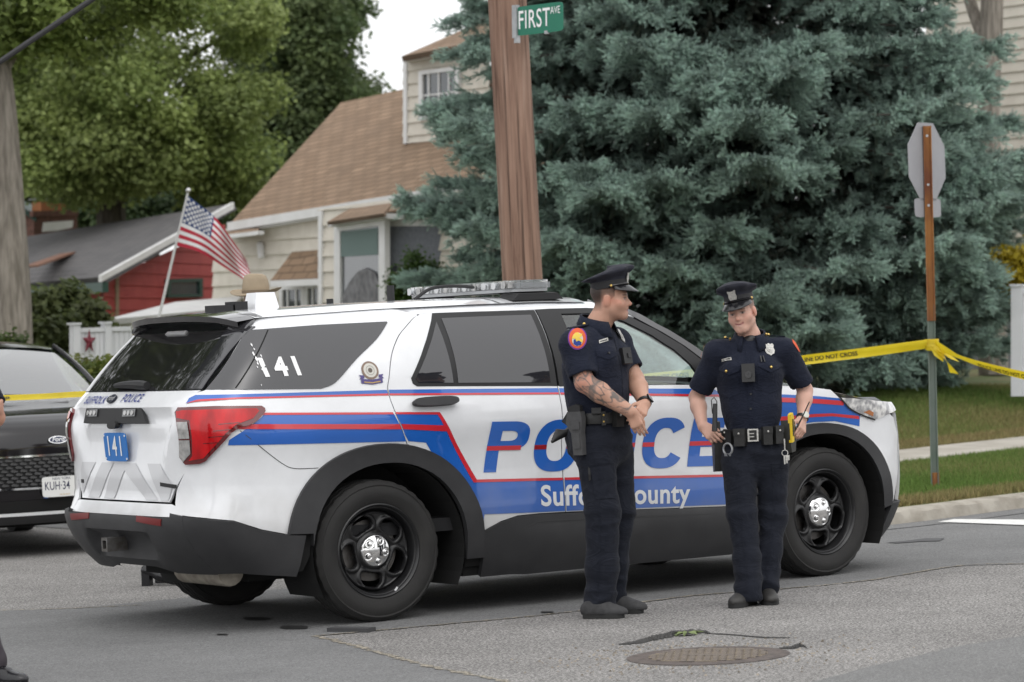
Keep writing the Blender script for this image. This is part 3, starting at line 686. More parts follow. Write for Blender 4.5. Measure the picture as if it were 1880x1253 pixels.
board_fence('vinyl_fence', wf, 138, 430, lambda x: 603-.035*(x-138), lambda x: 730, VINYL, 'white vinyl privacy fence with a dark red star hung on it', 'fence', [(142, 12, 6), (199, 11, 6), (300, 11, 6), (400, 11, 6)], 9)
bm = bmesh.new(); c = wf.pt(164, 628, .06); pts = []
for i in range(10):
    r_ = .16 if i % 2 == 0 else .065; t = math.pi/2+i*math.pi/5; pts.append(c+wf.u*(r_*math.cos(t)*.62)+wf.up*r_*math.sin(t))
ct = bm.verts.new(c+wf.n*.045); vs = [bm.verts.new(p) for p in pts]
for i in range(10): bm.faces.new((ct, vs[i], vs[(i+1) % 10]))
bm.faces.new(vs[::-1]); tag(bm_obj('barn_star', bm, mat('barn_red', (.17, .02, .035), .6)), 'dark red five-pointed metal star hanging on the white vinyl fence', 'star ornament')
wk = Wall((1400, 650, 43), (1900, 650, 42))
board_fence('grey_fence', wk, 1380, 1866, lambda x: 545-.02*(x-1400), lambda x: 720, mat('weathered_boards', (.17, .17, .18), .9, (.23, .23, .235), scale=4, stretch=(1, 1, .2)), 'weathered grey board fence in the shade behind the blue spruce', 'fence', [(1560, 12, 0)], 12)
we = Wall((1850, 620, 34.3), (1960, 620, 34))
board_fence('white_gate_panel', we, 1876, 1960, lambda x: 532, lambda x: 728, VINYL, 'white vinyl fence panel with a square post at the right edge', 'fence', [(1866, 20, 6)], 9)
# ================================================================ trees and shrubs
def rotm(d, roll):
    """rows: matrices whose local X points along d (n,3)"""
    d = d/np.linalg.norm(d, axis=1, keepdims=True); up = np.where(np.abs(d[:, 2:3]) > .95, np.array([[1., 0, 0]]), np.array([[0, 0, 1.]]))
    s = np.cross(up, d); s /= np.linalg.norm(s, axis=1, keepdims=True); u = np.cross(d, s)
    c, si = np.cos(roll)[:, None], np.sin(roll)[:, None]
    return d, s*c+u*si, -s*si+u*c
BARKS = mat('spruce_bark', (.055, .045, .038), .95, (.10, .085, .07), scale=10, bump=.5)
SPRUCE = attr_mat('spruce_needles', .6, .35, trans=.30)
def make_shoot(rng):
    """one needle-clad shoot along X, length 1: triangles"""
    V, k = [], 15
    for i in range(k):
        t = .08+.9*i/(k-1); a = i*2.4+rng.rand(); w_ = .045; ln = .36*(1.1-.55*t)
        o = np.array([t*.86, 0, 0]); rd = np.array([0, math.cos(a), math.sin(a)]); tip = o+np.array([.9*ln, 0, 0])+rd*ln*.62; sd = np.array([0, -math.sin(a), math.cos(a)])*w_+np.array([-.03, 0, 0])
        V += [o-sd, o+sd, tip]
    for a in (0, 2.1, 4.2):
        sd = np.array([0, math.cos(a), math.sin(a)])*.07; V += [np.array([0, 0, 0])-sd, sd, np.array([1.0, 0, 0])]
    return np.array(V)
def shoots_mesh(name, P, D, Ls, cols, parent, seed=0):
    rng = np.random.RandomState(seed); n = len(P); T = [make_shoot(rng) for _ in range(5)]; pick = rng.randint(5, size=n)
    X, Y, Z = rotm(D, rng.rand(n)*6.28); k = len(T[0]); out = np.zeros((n, k, 3), np.float32)
    for j in range(5):
        s = pick == j; t = T[j]
        out[s] = P[s][:, None]+Ls[s][:, None, None]*(t[None, :, 0:1]*X[s][:, None]+t[None, :, 1:2]*Y[s][:, None]+t[None, :, 2:3]*Z[s][:, None])
    c = np.repeat(cols, k, 0)
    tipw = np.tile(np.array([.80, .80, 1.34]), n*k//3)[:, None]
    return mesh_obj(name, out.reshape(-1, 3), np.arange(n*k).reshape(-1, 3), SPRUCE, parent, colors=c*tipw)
def spruce(base, prof, ztop, zvis, label, seed=2):
    rng = np.random.RandomState(seed); root = empty('blue_spruce', base, 0, label, 'tree')
    P, D, Ls, C, limbs = [], [], [], [], []
    bm = bmesh.new(); add_tube(bm, [(0, 0, -.2), (0, 0, 3), (0, 0, 8), (0, 0, ztop)], [.30, .25, .16, .02], 12)
    z = .55
    toC = -HF
    while z < zvis:
        Rz = np.interp(z, *prof); nb = int(11+Rz*2.1); a0 = rng.rand()*6.28
        for b in range(nb):
            a = a0+6.28*b/nb+rng.normal()*.12; dr = np.array([math.cos(a), math.sin(a), 0]); ln = Rz*rng.uniform(.74, 1.09); lat = np.array([-dr[1], dr[0], 0])
            zz = z+rng.normal()*.10; droop = rng.uniform(.10, .22)*ln; bend = rng.normal()*.10
            tt = np.linspace(0, 1, 12); path = np.stack([dr*ln*t+lat*bend*ln*t*t+np.array([0, 0, 1])*(zz-droop*math.sin(t*1.9)*t**.8+.13*ln*max(0, t-.72)*2.0+.15*(1-t)) for t in tt])
            add_tube(bm, [tuple(p) for p in path[::3]]+[tuple(path[-1])], [.045*(ln/3.5)+.006, .03, .02, .012, .006], 5)
            front = dr@toC > -.45
            m = int((15 if front else 6)*ln)
            # side twigs in a flat, slightly hanging fan, in clumps
            for q in range(m):
                t = 1-(rng.rand()**1.5)*.66; i = t*11; i0 = min(int(i), 10); p = path[i0]+(path[i0+1]-path[i0])*(i-i0)
                sl = ln*(.07+.23*(1-t)**.75)*rng.uniform(.6, 1.2)+.10; sg = 1 if rng.rand() < .5 else -1; up_ = rng.normal()*.30-.06
                fw = rng.uniform(.35, .95); td = lat*sg+dr*fw+np.array([0, 0, up_]); td /= np.linalg.norm(td)
                ns = max(2, int(sl/.050))
                for s_ in range(ns):
                    f = (s_+.4*rng.rand())/ns; pp = p+td*sl*f+np.array([0, 0, -.14*sl*f*f])
                    k = 5 if front else 1
                    for _ in range(k):
                        d_ = td*.75+dr*.45+rng.normal(size=3)*.52+np.array([0, 0, .10]); P.append(pp+rng.normal(size=3)*.022); D.append(d_); Ls.append(rng.uniform(.065, .115))
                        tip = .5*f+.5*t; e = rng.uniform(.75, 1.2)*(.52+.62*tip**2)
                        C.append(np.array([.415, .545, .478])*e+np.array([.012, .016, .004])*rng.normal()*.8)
            for q in range(int(9*ln) if front else 3):      # hanging, older inner twigs, coloured darker still to deepen the shade in the gaps
                t = rng.uniform(.25, .9); i0 = min(int(t*11), 10); p = path[i0]
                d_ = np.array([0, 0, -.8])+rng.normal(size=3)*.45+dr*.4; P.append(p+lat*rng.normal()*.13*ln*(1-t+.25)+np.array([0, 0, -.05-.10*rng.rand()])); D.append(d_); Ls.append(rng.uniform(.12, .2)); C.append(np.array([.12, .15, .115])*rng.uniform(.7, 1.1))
        z += rng.uniform(.25, .36)
    ni = 15000; zz = rng.uniform(.5, zvis, ni); rr = np.interp(zz, *prof)*rng.uniform(.05, .66, ni); aa = rng.rand(ni)*6.283   # older growth inside the crown, its colour darkened as shade for contrast
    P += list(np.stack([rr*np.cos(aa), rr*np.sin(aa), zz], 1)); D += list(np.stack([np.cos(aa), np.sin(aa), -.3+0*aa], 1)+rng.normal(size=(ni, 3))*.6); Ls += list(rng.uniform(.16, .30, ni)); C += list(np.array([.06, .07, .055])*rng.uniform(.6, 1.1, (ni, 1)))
    bm_obj('trunk', bm, BARKS, root, smooth=True)
    P, D, Ls, C = np.array(P), np.array(D), np.array(Ls), np.array(C); lat_ = P@HR; zz = P[:, 2]+base[2]; keep = ~((lat_ < -3.25-.35*np.abs(zz-2.72)/.25) & (zz > 2.48) & (zz < 2.96))      # gap between two boughs
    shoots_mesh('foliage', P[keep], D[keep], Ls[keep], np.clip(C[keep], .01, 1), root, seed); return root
sb = at(1340, 700, 36.6); sb.z = float(lawn_z([(sb.x, sb.y)])[0])-.05
spruce(sb, ([0, .6, 1.2, 2.2, 3.2, 4.2, 5.0, 5.6, 8, 12, 16], [2.9, 3.3, 3.62, 3.82, 3.78, 3.3, 3.05, 2.85, 2.1, 1.2, .2]), 15.5, 8.2, 'large dense blue-green spruce filling the corner lawn behind the officers')
# ---- broad-leaved trees
LEAFY = attr_mat('broad_leaves', .55, .35, trans=.46)
BARK = mat('grey_bark', (.17, .15, .125), .95, (.33, .295, .255), scale=7, bump=.8, bscale=26, stretch=(3, 3, .45))
BARKD = mat('dark_bark', (.045, .038, .032), .95, (.085, .073, .06), scale=7, bump=.6, bscale=30, stretch=(3, 3, .5))
def leaves(name, cl, n, size, c1, c2, parent, seed, spread=.8, org=(0, 0, 0), flat=.75):
    """cl: list of (centre, radii) clumps; leaves fill each clump, thicker near its skin"""
    rng = np.random.RandomState(seed); C = np.array([c for c, _ in cl], float); Rd = np.array([r for _, r in cl], float); vol = (Rd[:, 0]*Rd[:, 1]+Rd[:, 0]*Rd[:, 2]); pk = rng.choice(len(cl), n, p=vol/vol.sum())
    d = rng.normal(size=(n, 3)); d /= np.linalg.norm(d, axis=1, keepdims=True); r_ = rng.rand(n)**(1/3.2)*rng.uniform(.75, 1.15, n); P = C[pk]+d*Rd[pk]*r_[:, None]+rng.normal(size=(n, 3))*.06
    cv = rng.uniform(.75, 1.25, len(cl)); mixv = np.clip(rng.normal(size=n)*.28+.5+(rng.rand(len(cl))[pk]-.5)*.9, 0, 1)
    nrm = d*.55+np.array([0, 0, flat])+rng.normal(size=(n, 3))*.55; dirv = np.cross(nrm, rng.normal(size=(n, 3))); X, Y, Z = rotm(dirv, np.zeros(n)); Y = np.cross(nrm, X); Y /= np.linalg.norm(Y, axis=1, keepdims=True)
    s = size*rng.uniform(.6, 1.35, n)[:, None]; V = np.stack([P-X*s*.5, P+Y*s*.36-X*s*.05, P+X*s*.62, P-Y*s*.36-X*s*.05], 1)
    c = (np.array(c1)*(1-mixv[:, None])+np.array(c2)*mixv[:, None])*(cv[pk]*rng.uniform(.8, 1.2, n))[:, None]
    return mesh_obj(name, V.reshape(-1, 3)-np.array(org), np.arange(n*4).reshape(-1, 4), LEAFY, parent, colors=np.repeat(c, 4, 0))
def tree(name, base, limbs, clumps, n, size, c1, c2, label, seed, bark=BARK, cat='tree', group=None):
    """limbs: list of (points, radii) in world space; clumps in world space"""
    root = empty(name, base, 0, label, cat, group); b = Vector(base)
    bm = bmesh.new()
    for pts, rs in limbs: add_tube(bm, [Vector(p)-b for p in bezier(pts, 5)], list(np.interp(np.linspace(0, 1, (len(pts)-1)*5+1), np.linspace(0, 1, len(rs)), rs)), 9)
    bm_obj('trunk', bm, bark, root, smooth=True)
    if n: leaves('crown', clumps, n, size, c1, c2, root, seed, org=tuple(b))
    return root
def px_clumps(cx, cy, rx, ry, depth, dd, n, rr, seed, holes=()):
    """clumps scattered through an ellipse of the view at a real depth, dd metres deep"""
    rng = np.random.RandomState(seed); out = []; sc = depth/FPX
    while len(out) < n:
        a, r_ = rng.rand()*6.28, rng.rand()**.5; x, y = cx+rx*r_*math.cos(a), cy+ry*r_*math.sin(a)
        if any((x-hx)**2+(y-hy)**2 < hr*hr for hx, hy, hr in holes): continue
        k = rr*rng.uniform(.6, 1.3); out.append((np.array(at(x, y, depth+rng.uniform(-dd, dd)*math.sqrt(max(.1, 1-r_*r_)))), (k, k, k*rng.uniform(.55, .8))))
    return out
def gz(v, z=.4): return Vector((v.x, v.y, z))
def A(x, y, d): return tuple(at(x, y, d))
# big trunk at the left edge, its crown over the frame
t0 = gz(at(22, 640, 36.5), .2)
tree('street_tree', t0, [([tuple(t0), A(24, 560, 36.5), A(14, 350, 36.5), A(2, 180, 36.5), A(-12, 60, 36.5), A(-20, -160, 36.5)], [.235, .225, .19, .17, .15, .12]), ([A(6, 200, 36.5), A(-40, 90, 36.2), A(-110, -40, 35.8)], [.12, .09, .06]), ([A(-2, 140, 36.5), A(45, 60, 36.6), A(110, -60, 36.8)], [.09, .07, .05])],
     px_clumps(60, -60, 300, 150, 36.8, 1.2, 34, .55, 3), 20000, .095, (.155, .215, .06), (.26, .33, .10), 'tall tree with a thick grey trunk rising at the left edge beside the dark car', 3)
# olive-green maple with a forked trunk
t1 = gz(at(206, 600, 56), .4)
tree('maple_tree', t1, [([tuple(t1), A(206, 480, 56), A(203, 380, 56)], [.34, .30, .28]), ([A(202, 385, 56), A(190, 290, 55.6), A(160, 190, 55), A(140, 60, 54.6)], [.22, .19, .14, .07]), ([A(206, 385, 56), A(240, 290, 56.2), A(285, 190, 56.5), A(292, 140, 56.4), A(255, 105, 56), A(225, 92, 55.8)], [.20, .16, .12, .09, .07, .04]), ([A(236, 300, 56), A(270, 305, 55.2), A(292, 355, 54.6)], [.07, .05, .03]), ([A(288, 170, 56.5), A(340, 110, 56.5), A(430, 60, 56.5)], [.09, .06, .03])],
     px_clumps(235, 100, 255, 235, 55.5, 3.4, 70, .66, 11, [(395, 80, 34), (425, 125, 30)])+px_clumps(160, 270, 160, 90, 54.5, 2, 30, .7, 12)+px_clumps(400, 250, 75, 120, 55.5, 1.5, 22, .62, 13, [(425, 125, 30)]), 95000, .105, (.165, .218, .068), (.290, .350, .120), 'olive-green maple with a forked trunk standing above the red house', 5, BARKD)
# dark oak behind
t2 = gz(at(560, 600, 66), .5)
tree('oak_tree', t2, [([tuple(t2), A(556, 420, 66), A(552, 240, 66), A(548, 60, 66), A(540, -120, 66)], [.5, .42, .34, .24, .12]), ([A(552, 240, 66), A(600, 160, 66), A(640, 60, 65)], [.14, .1, .05]), ([A(552, 260, 66), A(490, 180, 66), A(450, 60, 65)], [.14, .1, .05])],
     px_clumps(535, -20, 75, 150, 66, 2.4, 40, .75, 21, [(670, 20, 50)])+px_clumps(560, 170, 105, 65, 66, 2.4, 40, .7, 22)+px_clumps(600, 60, 45, 80, 65, 1.8, 16, .6, 27)+px_clumps(470, 30, 70, 100, 67, 2, 30, .72, 28, [(425, 125, 34), (410, 70, 24)])+px_clumps(520, 260, 110, 80, 65, 2, 40, .7, 23)+px_clumps(640, 20, 22, 24, 66, .6, 4, .4, 24), 85000, .12, (.080, .120, .050), (.145, .19, .078), 'dark green oak reaching the sky left of the dormer', 9, BARKD)
t3 = gz(at(420, 600, 72), .5)
tree('background_tree', t3, [([tuple(t3), A(420, 420, 72), A(420, 300, 72)], [.4, .3, .2])], px_clumps(420, 330, 90, 90, 70, 2, 46, .75, 31), 46000, .12, (.085, .125, .045), (.14, .185, .065), 'leafy mid-green tree behind the low grey roof', 10, BARKD)
t4 = gz(at(100, 600, 76), .5)
tree('background_tree', t4, [([tuple(t4), A(100, 420, 76), A(100, 300, 76)], [.4, .3, .2])], px_clumps(95, 310, 120, 90, 72, 2, 46, .8, 32)+px_clumps(40, 180, 70, 140, 72, 2, 30, .8, 35), 46000, .14, (.070, .10, .035), (.125, .16, .055), 'shaded tree mass behind the brick chimney', 12, BARKD)
t5 = gz(at(280, 600, 62), .5)
tree('yew_tree', t5, [([tuple(t5), A(280, 460, 62), A(280, 400, 62)], [.2, .15, .1])], px_clumps(255, 395, 130, 30, 62, 1.5, 46, .45, 33)+px_clumps(330, 370, 80, 40, 62, 1.2, 20, .42, 34), 34000, .09, (.045, .08, .036), (.085, .125, .052), 'low dark evergreen along the ridge of the dark grey roof', 13, BARKD)
# trunk behind the spruce at the right
t6 = gz(at(1822, 640, 39.5), .7)
tree('bare_trunk_tree', t6, [([tuple(t6), A(1818, 400, 39.5), A(1815, 200, 39.5), A(1820, 60, 39.5), A(1826, -200, 39.5)], [.20, .17, .15, .155, .14]), ([A(1818, 100, 39.5), A(1780, 0, 39.8), A(1740, -160, 40)], [.09, .08, .06])], px_clumps(1800, -330, 200, 130, 40, 1.2, 20, .6, 41), 5000, .13, (.04, .07, .02), (.07, .10, .03), 'grey tree trunk rising between the spruce and the cream house', 15)
# shrubs
def shrub(name, cx, cy, rx, ry, depth, dd, ncl, rr, n, size, c1, c2, label, seed, cat='shrub', stem_y=None):
    b = at(cx, stem_y or cy+ry, depth); b.z = max(.13, float(lawn_z([(b.x, b.y)])[0]) if b.x > 3 else .1)
    cl = px_clumps(cx, cy, rx, ry, depth, dd, ncl, rr, seed)
    limbs = [([tuple(b), tuple((Vector(c)+b)/2+Vector((0, 0, .1))), tuple(c)], [.03, .02, .008]) for c, _ in cl[:7]]
    o = tree(name, b, limbs, cl, n, size, c1, c2, label, seed, BARKD, cat); o.children[0].name = 'stem'; return o
shrub('rhododendron', 122, 605, 66, 72, 39.5, .8, 40, .22, 12000, .10, (.075, .10, .035), (.14, .165, .065), 'tall dark rhododendron in front of the red side wall', 51)
shrub('hedge', 180, 712, 90, 32, 30, .6, 56, .14, 20000, .055, (.085, .125, .022), (.165, .175, .040), 'bright yellow-green clipped hedge beside the dark car', 52, 'hedge')
shrub('arborvitae', 765, 535, 34, 62, 38.0, .3, 30, .16, 9000, .05, (.040, .085, .014), (.075, .13, .022), 'small bright green bush under the bay window', 53)
shrub('golden_shrub', 1880, 506, 52, 32, 35.2, .4, 40, .18, 9000, .07, (.42, .34, .03), (.56, .44, .05), 'golden yellow shrub above the white fence panel', 54)
shrub('ground_shrub', 8, 655, 26, 22, 33, .3, 10, .16, 2500, .06, (.04, .075, .02), (.08, .11, .03), 'small green shrub at the foot of the street tree', 55)

# trees outside the frame that the car's glass and paint mirror
mt = tree('street_tree', (-7, 17, 0), [([(-7, 17, 0), (-7, 17, 4), (-5, 16.6, 8), (-3, 16.2, 12)], [.3, .25, .18, .1])], [(np.array([-2.5+5.5*math.cos(a)*b, 16+4.5*math.sin(a)*b, 11+5.2*c]), (1.7, 1.7, 1.3)) for a, b, c in [(q*2.4, .3+.7*((q*7) % 5)/5, math.sin(q*1.7)) for q in range(60)]], 42000, .19, (.06, .09, .03), (.12, .15, .05), 'leafy street tree across the side street, mirrored in the rear window', 77, BARKD)
tw = None
for k_, (x, y, s_) in enumerate([(-22, -42, 1.), (-9, -47, 1.15), (4, -44, .9), (18, -48, 1.1), (31, -43, 1.)]):  # unseen row added behind the camera for a dark band mirrored in the doors
    c = mt.copy(); COL.objects.link(c); c.location = (x, y, 0); c.rotation_euler = (0, 0, k_*1.3); c.scale = (s_, s_, s_*.85); c['label'] = 'unseen leafy tree added across the main road to darken reflections in the car doors'; c['group'] = 'unseen trees added for reflections'
    for ch in mt.children:
        d = ch.copy(); COL.objects.link(d); d.parent = c
# ================================================================ police SUV: body surface (x forward, right side is -y)
U1, U2 = -.25, 2.95
def _smooth_table(z, v, sig=.014):
    zz = np.arange(.1, 1.9, .002); vv = np.interp(zz, z, v); k = np.exp(-.5*(np.arange(-30, 31)*.002/sig)**2); k /= k.sum()
    return zz, np.convolve(np.pad(vv, 30, mode='edge'), k, 'valid')
_WZ = _smooth_table([.15, .25, .35, .45, .55, .66, .78, .88, .93, .98, 1.03, 1.08, 1.15, 1.22, 1.27, 1.32, 1.4, 1.5, 1.6, 1.65, 1.68, 1.70, 1.72],
                    [.88, .925, .95, .963, .968, .960, .954, .956, .962, .973, .981, .978, .960, .936, .927, .917, .887, .833, .760, .712, .655, .58, .42])
_XR = _smooth_table([.15, .30, .40, .47, .55, .60, .63, .66, .72, .90, 1.10, 1.20, 1.25, 1.285, 1.35, 1.62, 1.70], [-.80, -.88, -.985, -1.04, -1.07, -1.08, -1.075, -1.05, -1.03, -1.03, -1.045, -1.025, -.99, -.955, -.90, -.66, -.58], .008)
_XF = _smooth_table([.15, .25, .40, .60, .80, .95, 1.02, 1.08, 1.15], [3.72, 3.82, 3.90, 3.92, 3.93, 3.90, 3.82, 3.70, 3.55], .02)
_NR = ([.15, .45, .66, 1.15, 1.3, 1.6], [3.6, 4.2, 5, 5, 4.6, 5.5])
def Wz(z): return np.interp(z, *_WZ)
def dz_roof(x): return np.interp(x, [-1, -.57, .2, .8, 1.3, 1.64, 2.], [-.035, -.03, -.006, 0, 0, -.012, -.05])
_ZG = np.linspace(.15, 1.72, 220)
def _curve(xe, n, U, W):
    t = np.linspace(0, np.pi/2, 500); x = U+(xe-U)*np.sin(t)**(2/n); y = W*np.cos(t)**(2/n)
    s = np.r_[0, np.cumsum(np.hypot(np.diff(x), np.diff(y)))]; g = np.linspace(0, 2., 161)
    return np.interp(g, s, x), np.interp(g, s, y)
_RT = [_curve(np.interp(z, *_XR), np.interp(z, *_NR), U1, Wz(z)) for z in _ZG]
_FT = [_curve(np.interp(z, *_XF), 3.6, U2, Wz(z)) for z in _ZG]
_RX, _RY = np.array([c[0] for c in _RT]), np.array([c[1] for c in _RT]); _FX, _FY = np.array([c[0] for c in _FT]), np.array([c[1] for c in _FT])
def _bil(T, z, s):
    i = np.clip((z-_ZG[0])/(_ZG[1]-_ZG[0]), 0, len(_ZG)-1.001); j = np.clip(s/2.*160, 0, 159.999)
    i0 = i.astype(int); j0 = j.astype(int); a = i-i0; b = j-j0
    return (T[i0, j0]*(1-b)+T[i0, j0+1]*b)*(1-a)+(T[i0+1, j0]*(1-b)+T[i0+1, j0+1]*b)*a
def S(u, z):
    """point of the right-hand side; u runs along the side and round the corners"""
    u = np.asarray(u, float); z = np.asarray(z, float); u, z = np.broadcast_arrays(u, z)
    x = np.where(u < U1, _bil(_RX, z, U1-u), np.where(u > U2, _bil(_FX, z, u-U2), u))
    y = np.where(u < U1, _bil(_RY, z, U1-u), np.where(u > U2, _bil(_FY, z, u-U2), Wz(z)))
    za = z+np.clip((z-1.22)/.45, 0, 1)*dz_roof(x)
    return np.stack([x, -y, za], -1)
def Rr(y, z):
    """point of the tail at lateral position y"""
    y, z = np.broadcast_arrays(np.asarray(y, float), np.asarray(z, float)); W = Wz(z); n = np.interp(z, *_NR)
    x = U1-(U1-np.interp(z, *_XR))*(1-np.clip(np.abs(y/W), 0, .9999)**n)**(1/n)
    return np.stack([x, y, z+np.clip((z-1.22)/.45, 0, 1)*dz_roof(x)], -1)
def Ff(y, z):
    y, z = np.broadcast_arrays(np.asarray(y, float), np.asarray(z, float)); W = Wz(z)
    x = U2+(np.interp(z, *_XF)-U2)*(1-np.clip(np.abs(y/W), 0, .9999)**3.6)**(1/3.6)
    return np.stack([x, y, z], -1)
def Zroof(x, y): return np.interp(np.abs(y), [0, .2, .35, .5, .58, .655], [1.727, 1.726, 1.721, 1.711, 1.698, 1.68])+dz_roof(x)
def off_fn(fn, d):
    """fn displaced outwards by d along its normal"""
    def g(a, b):
        a = np.asarray(a, float); b = np.asarray(b, float); e = .004
        n = np.cross(fn(a+e, b)-fn(a-e, b), fn(a, b+e)-fn(a, b-e)); n /= np.linalg.norm(n, axis=-1, keepdims=True)+1e-12
        p = fn(a, b); c = np.array([1.4, 0, .7]); sgn = np.sign(((p-c)*n).sum(-1, keepdims=True)); return p+n*sgn*d
    return g
# ---------------------------------------------------------------- police SUV: materials
def paint(name, col, rough=.28):
    m, nt, b = newmat(name); b.inputs['Base Color'].default_value = c4(col); b.inputs['Roughness'].default_value = rough
    b.inputs['Coat Weight'].default_value = .95; b.inputs['Coat Roughness'].default_value = .03
    tc = N(nt, 'ShaderNodeTexCoord'); n = N(nt, 'ShaderNodeTexNoise', Scale=2.3, Detail=8, Roughness=.65); L(nt, tc.outputs['Object'], n.inputs['Vector'])
    r = ramp(nt, [(.35, [c*.9 for c in col]), (.6, col)], n.outputs['Fac'])
    sep = N(nt, 'ShaderNodeSeparateXYZ'); L(nt, tc.outputs['Object'], sep.inputs[0])      # road dirt low on the body
    n2 = N(nt, 'ShaderNodeTexNoise', Scale=5, Detail=6); L(nt, tc.outputs['Object'], n2.inputs['Vector'])
    ad = N(nt, 'ShaderNodeMath', operation='MULTIPLY_ADD'); L(nt, n2.outputs['Fac'], ad.inputs[0]); ad.inputs[1].default_value = .5; L(nt, sep.outputs['Z'], ad.inputs[2])
    dr = ramp(nt, [(.72, .4), (1.0, 0.)], ad.outputs[0])
    mxx = N(nt, 'ShaderNodeMixRGB'); L(nt, dr.outputs[0], mxx.inputs[0]); L(nt, r.outputs[0], mxx.inputs[1]); mxx.inputs[2].default_value = (.42*min(1, col[0]+.4), .40*min(1, col[1]+.4), .37*min(1, col[2]+.4), 1)
    L(nt, mxx.outputs[0], b.inputs['Base Color'])
    return m
PW = paint('white_paint', (.80, .81, .83)); BLUE = paint('blue_vinyl', (.010, .118, .50), .3); RED = paint('red_vinyl', (.62, .02, .035), .3)
PLAS = mat('black_textured_plastic', (.024, .024, .026), .55, (.034, .034, .036), scale=6, bump=.12, bscale=900)
PLASD = mat('dark_plastic', (.012, .012, .013), .6)
DARK = mat('underbody_black', (.006, .006, .006), .9)
GLOSSB = mat('gloss_black', (.03, .03, .033), .08, spec=.75, coat=.5)
TINT = mat('tinted_glass', (.022, .022, .026), .03, spec=.7, coat=.45)
TINT.node_tree.nodes['Principled BSDF'].inputs['Coat IOR'].default_value = 1.6
RGLASS = mat('rear_tinted_glass', (.012, .012, .013), .04, spec=.8, coat=.6)
RUB = mat('tyre_rubber', (.013, .0125, .0125), .78, (.024, .023, .022), scale=5, bump=.15, bscale=140, lo=.3, hi=.7)
STEEL = mat('black_steel_rim', (.012, .012, .013), .32, spec=.5, bump=.03, bscale=40)
CHROME = mat('chrome', (.82, .82, .82), .09, metal=1., bump=.02, bscale=30)
BRAKE = mat('brake_metal', (.16, .155, .15), .5, (.10, .09, .085), scale=20, metal=.8)
LGREY = mat('reflective_grey_vinyl', (.52, .52, .52), .35, coat=.4)
SILV = mat('silver_lettering', (.72, .73, .74), .4, coat=.3)
WHITEL = mat('white_lettering', (.85, .85, .85), .45)
SEAM = mat('panel_gap', (.05, .05, .052), .8)
def clear_glass(name, tint=(.75, .85, .82), alpha=.10):
    m, nt, b = newmat(name); out = nt.nodes['Material Output']
    t = N(nt, 'ShaderNodeBsdfTransparent', Color=c4(tint)); g = N(nt, 'ShaderNodeBsdfGlossy', Roughness=.02); g.inputs['Color'].default_value = (1, 1, 1, 1)
    lw = N(nt, 'ShaderNodeLayerWeight', Blend=.5); pw_ = N(nt, 'ShaderNodeMath', operation='POWER'); L(nt, lw.outputs['Facing'], pw_.inputs[0]); pw_.inputs[1].default_value = 4.; ad_ = N(nt, 'ShaderNodeMath', operation='MULTIPLY_ADD', use_clamp=True); L(nt, pw_.outputs[0], ad_.inputs[0]); ad_.inputs[1].default_value = .9; ad_.inputs[2].default_value = alpha; ms = N(nt, 'ShaderNodeMixShader'); L(nt, ad_.outputs[0], ms.inputs[0]); L(nt, t.outputs[0], ms.inputs[1]); L(nt, g.outputs[0], ms.inputs[2]); L(nt, ms.outputs[0], out.inputs[0])
    return m
CLEAR = clear_glass('window_glass')
def lens(name, col, alpha=.5, rough=.05):
    m, nt, b = newmat(name); b.inputs['Base Color'].default_value = c4(col); b.inputs['Roughness'].default_value = rough
    b.inputs['Transmission Weight'].default_value = alpha; b.inputs['IOR'].default_value = 1.3; b.inputs['Coat Weight'].default_value = .8; b.inputs['Coat Roughness'].default_value = .03
    return m
TAILR = mat('tail_lamp_red', (.60, .006, .010), .15, (.36, .004, .007), scale=14, spec=.4, coat=.35, stretch=(1, 1, .3))
TAILD = mat('tail_lamp_dark_red', (.12, .004, .006), .1, spec=.6, coat=1.)
CLEARL = mat('clear_lamp_plastic', (.22, .22, .215), .1, (.42, .41, .40), scale=30, spec=.8, coat=1.)
HEADL = mat('head_lamp_lens', (.30, .30, .31), .08, (.75, .74, .72), scale=18, spec=.8, coat=1., lo=.42, hi=.58)

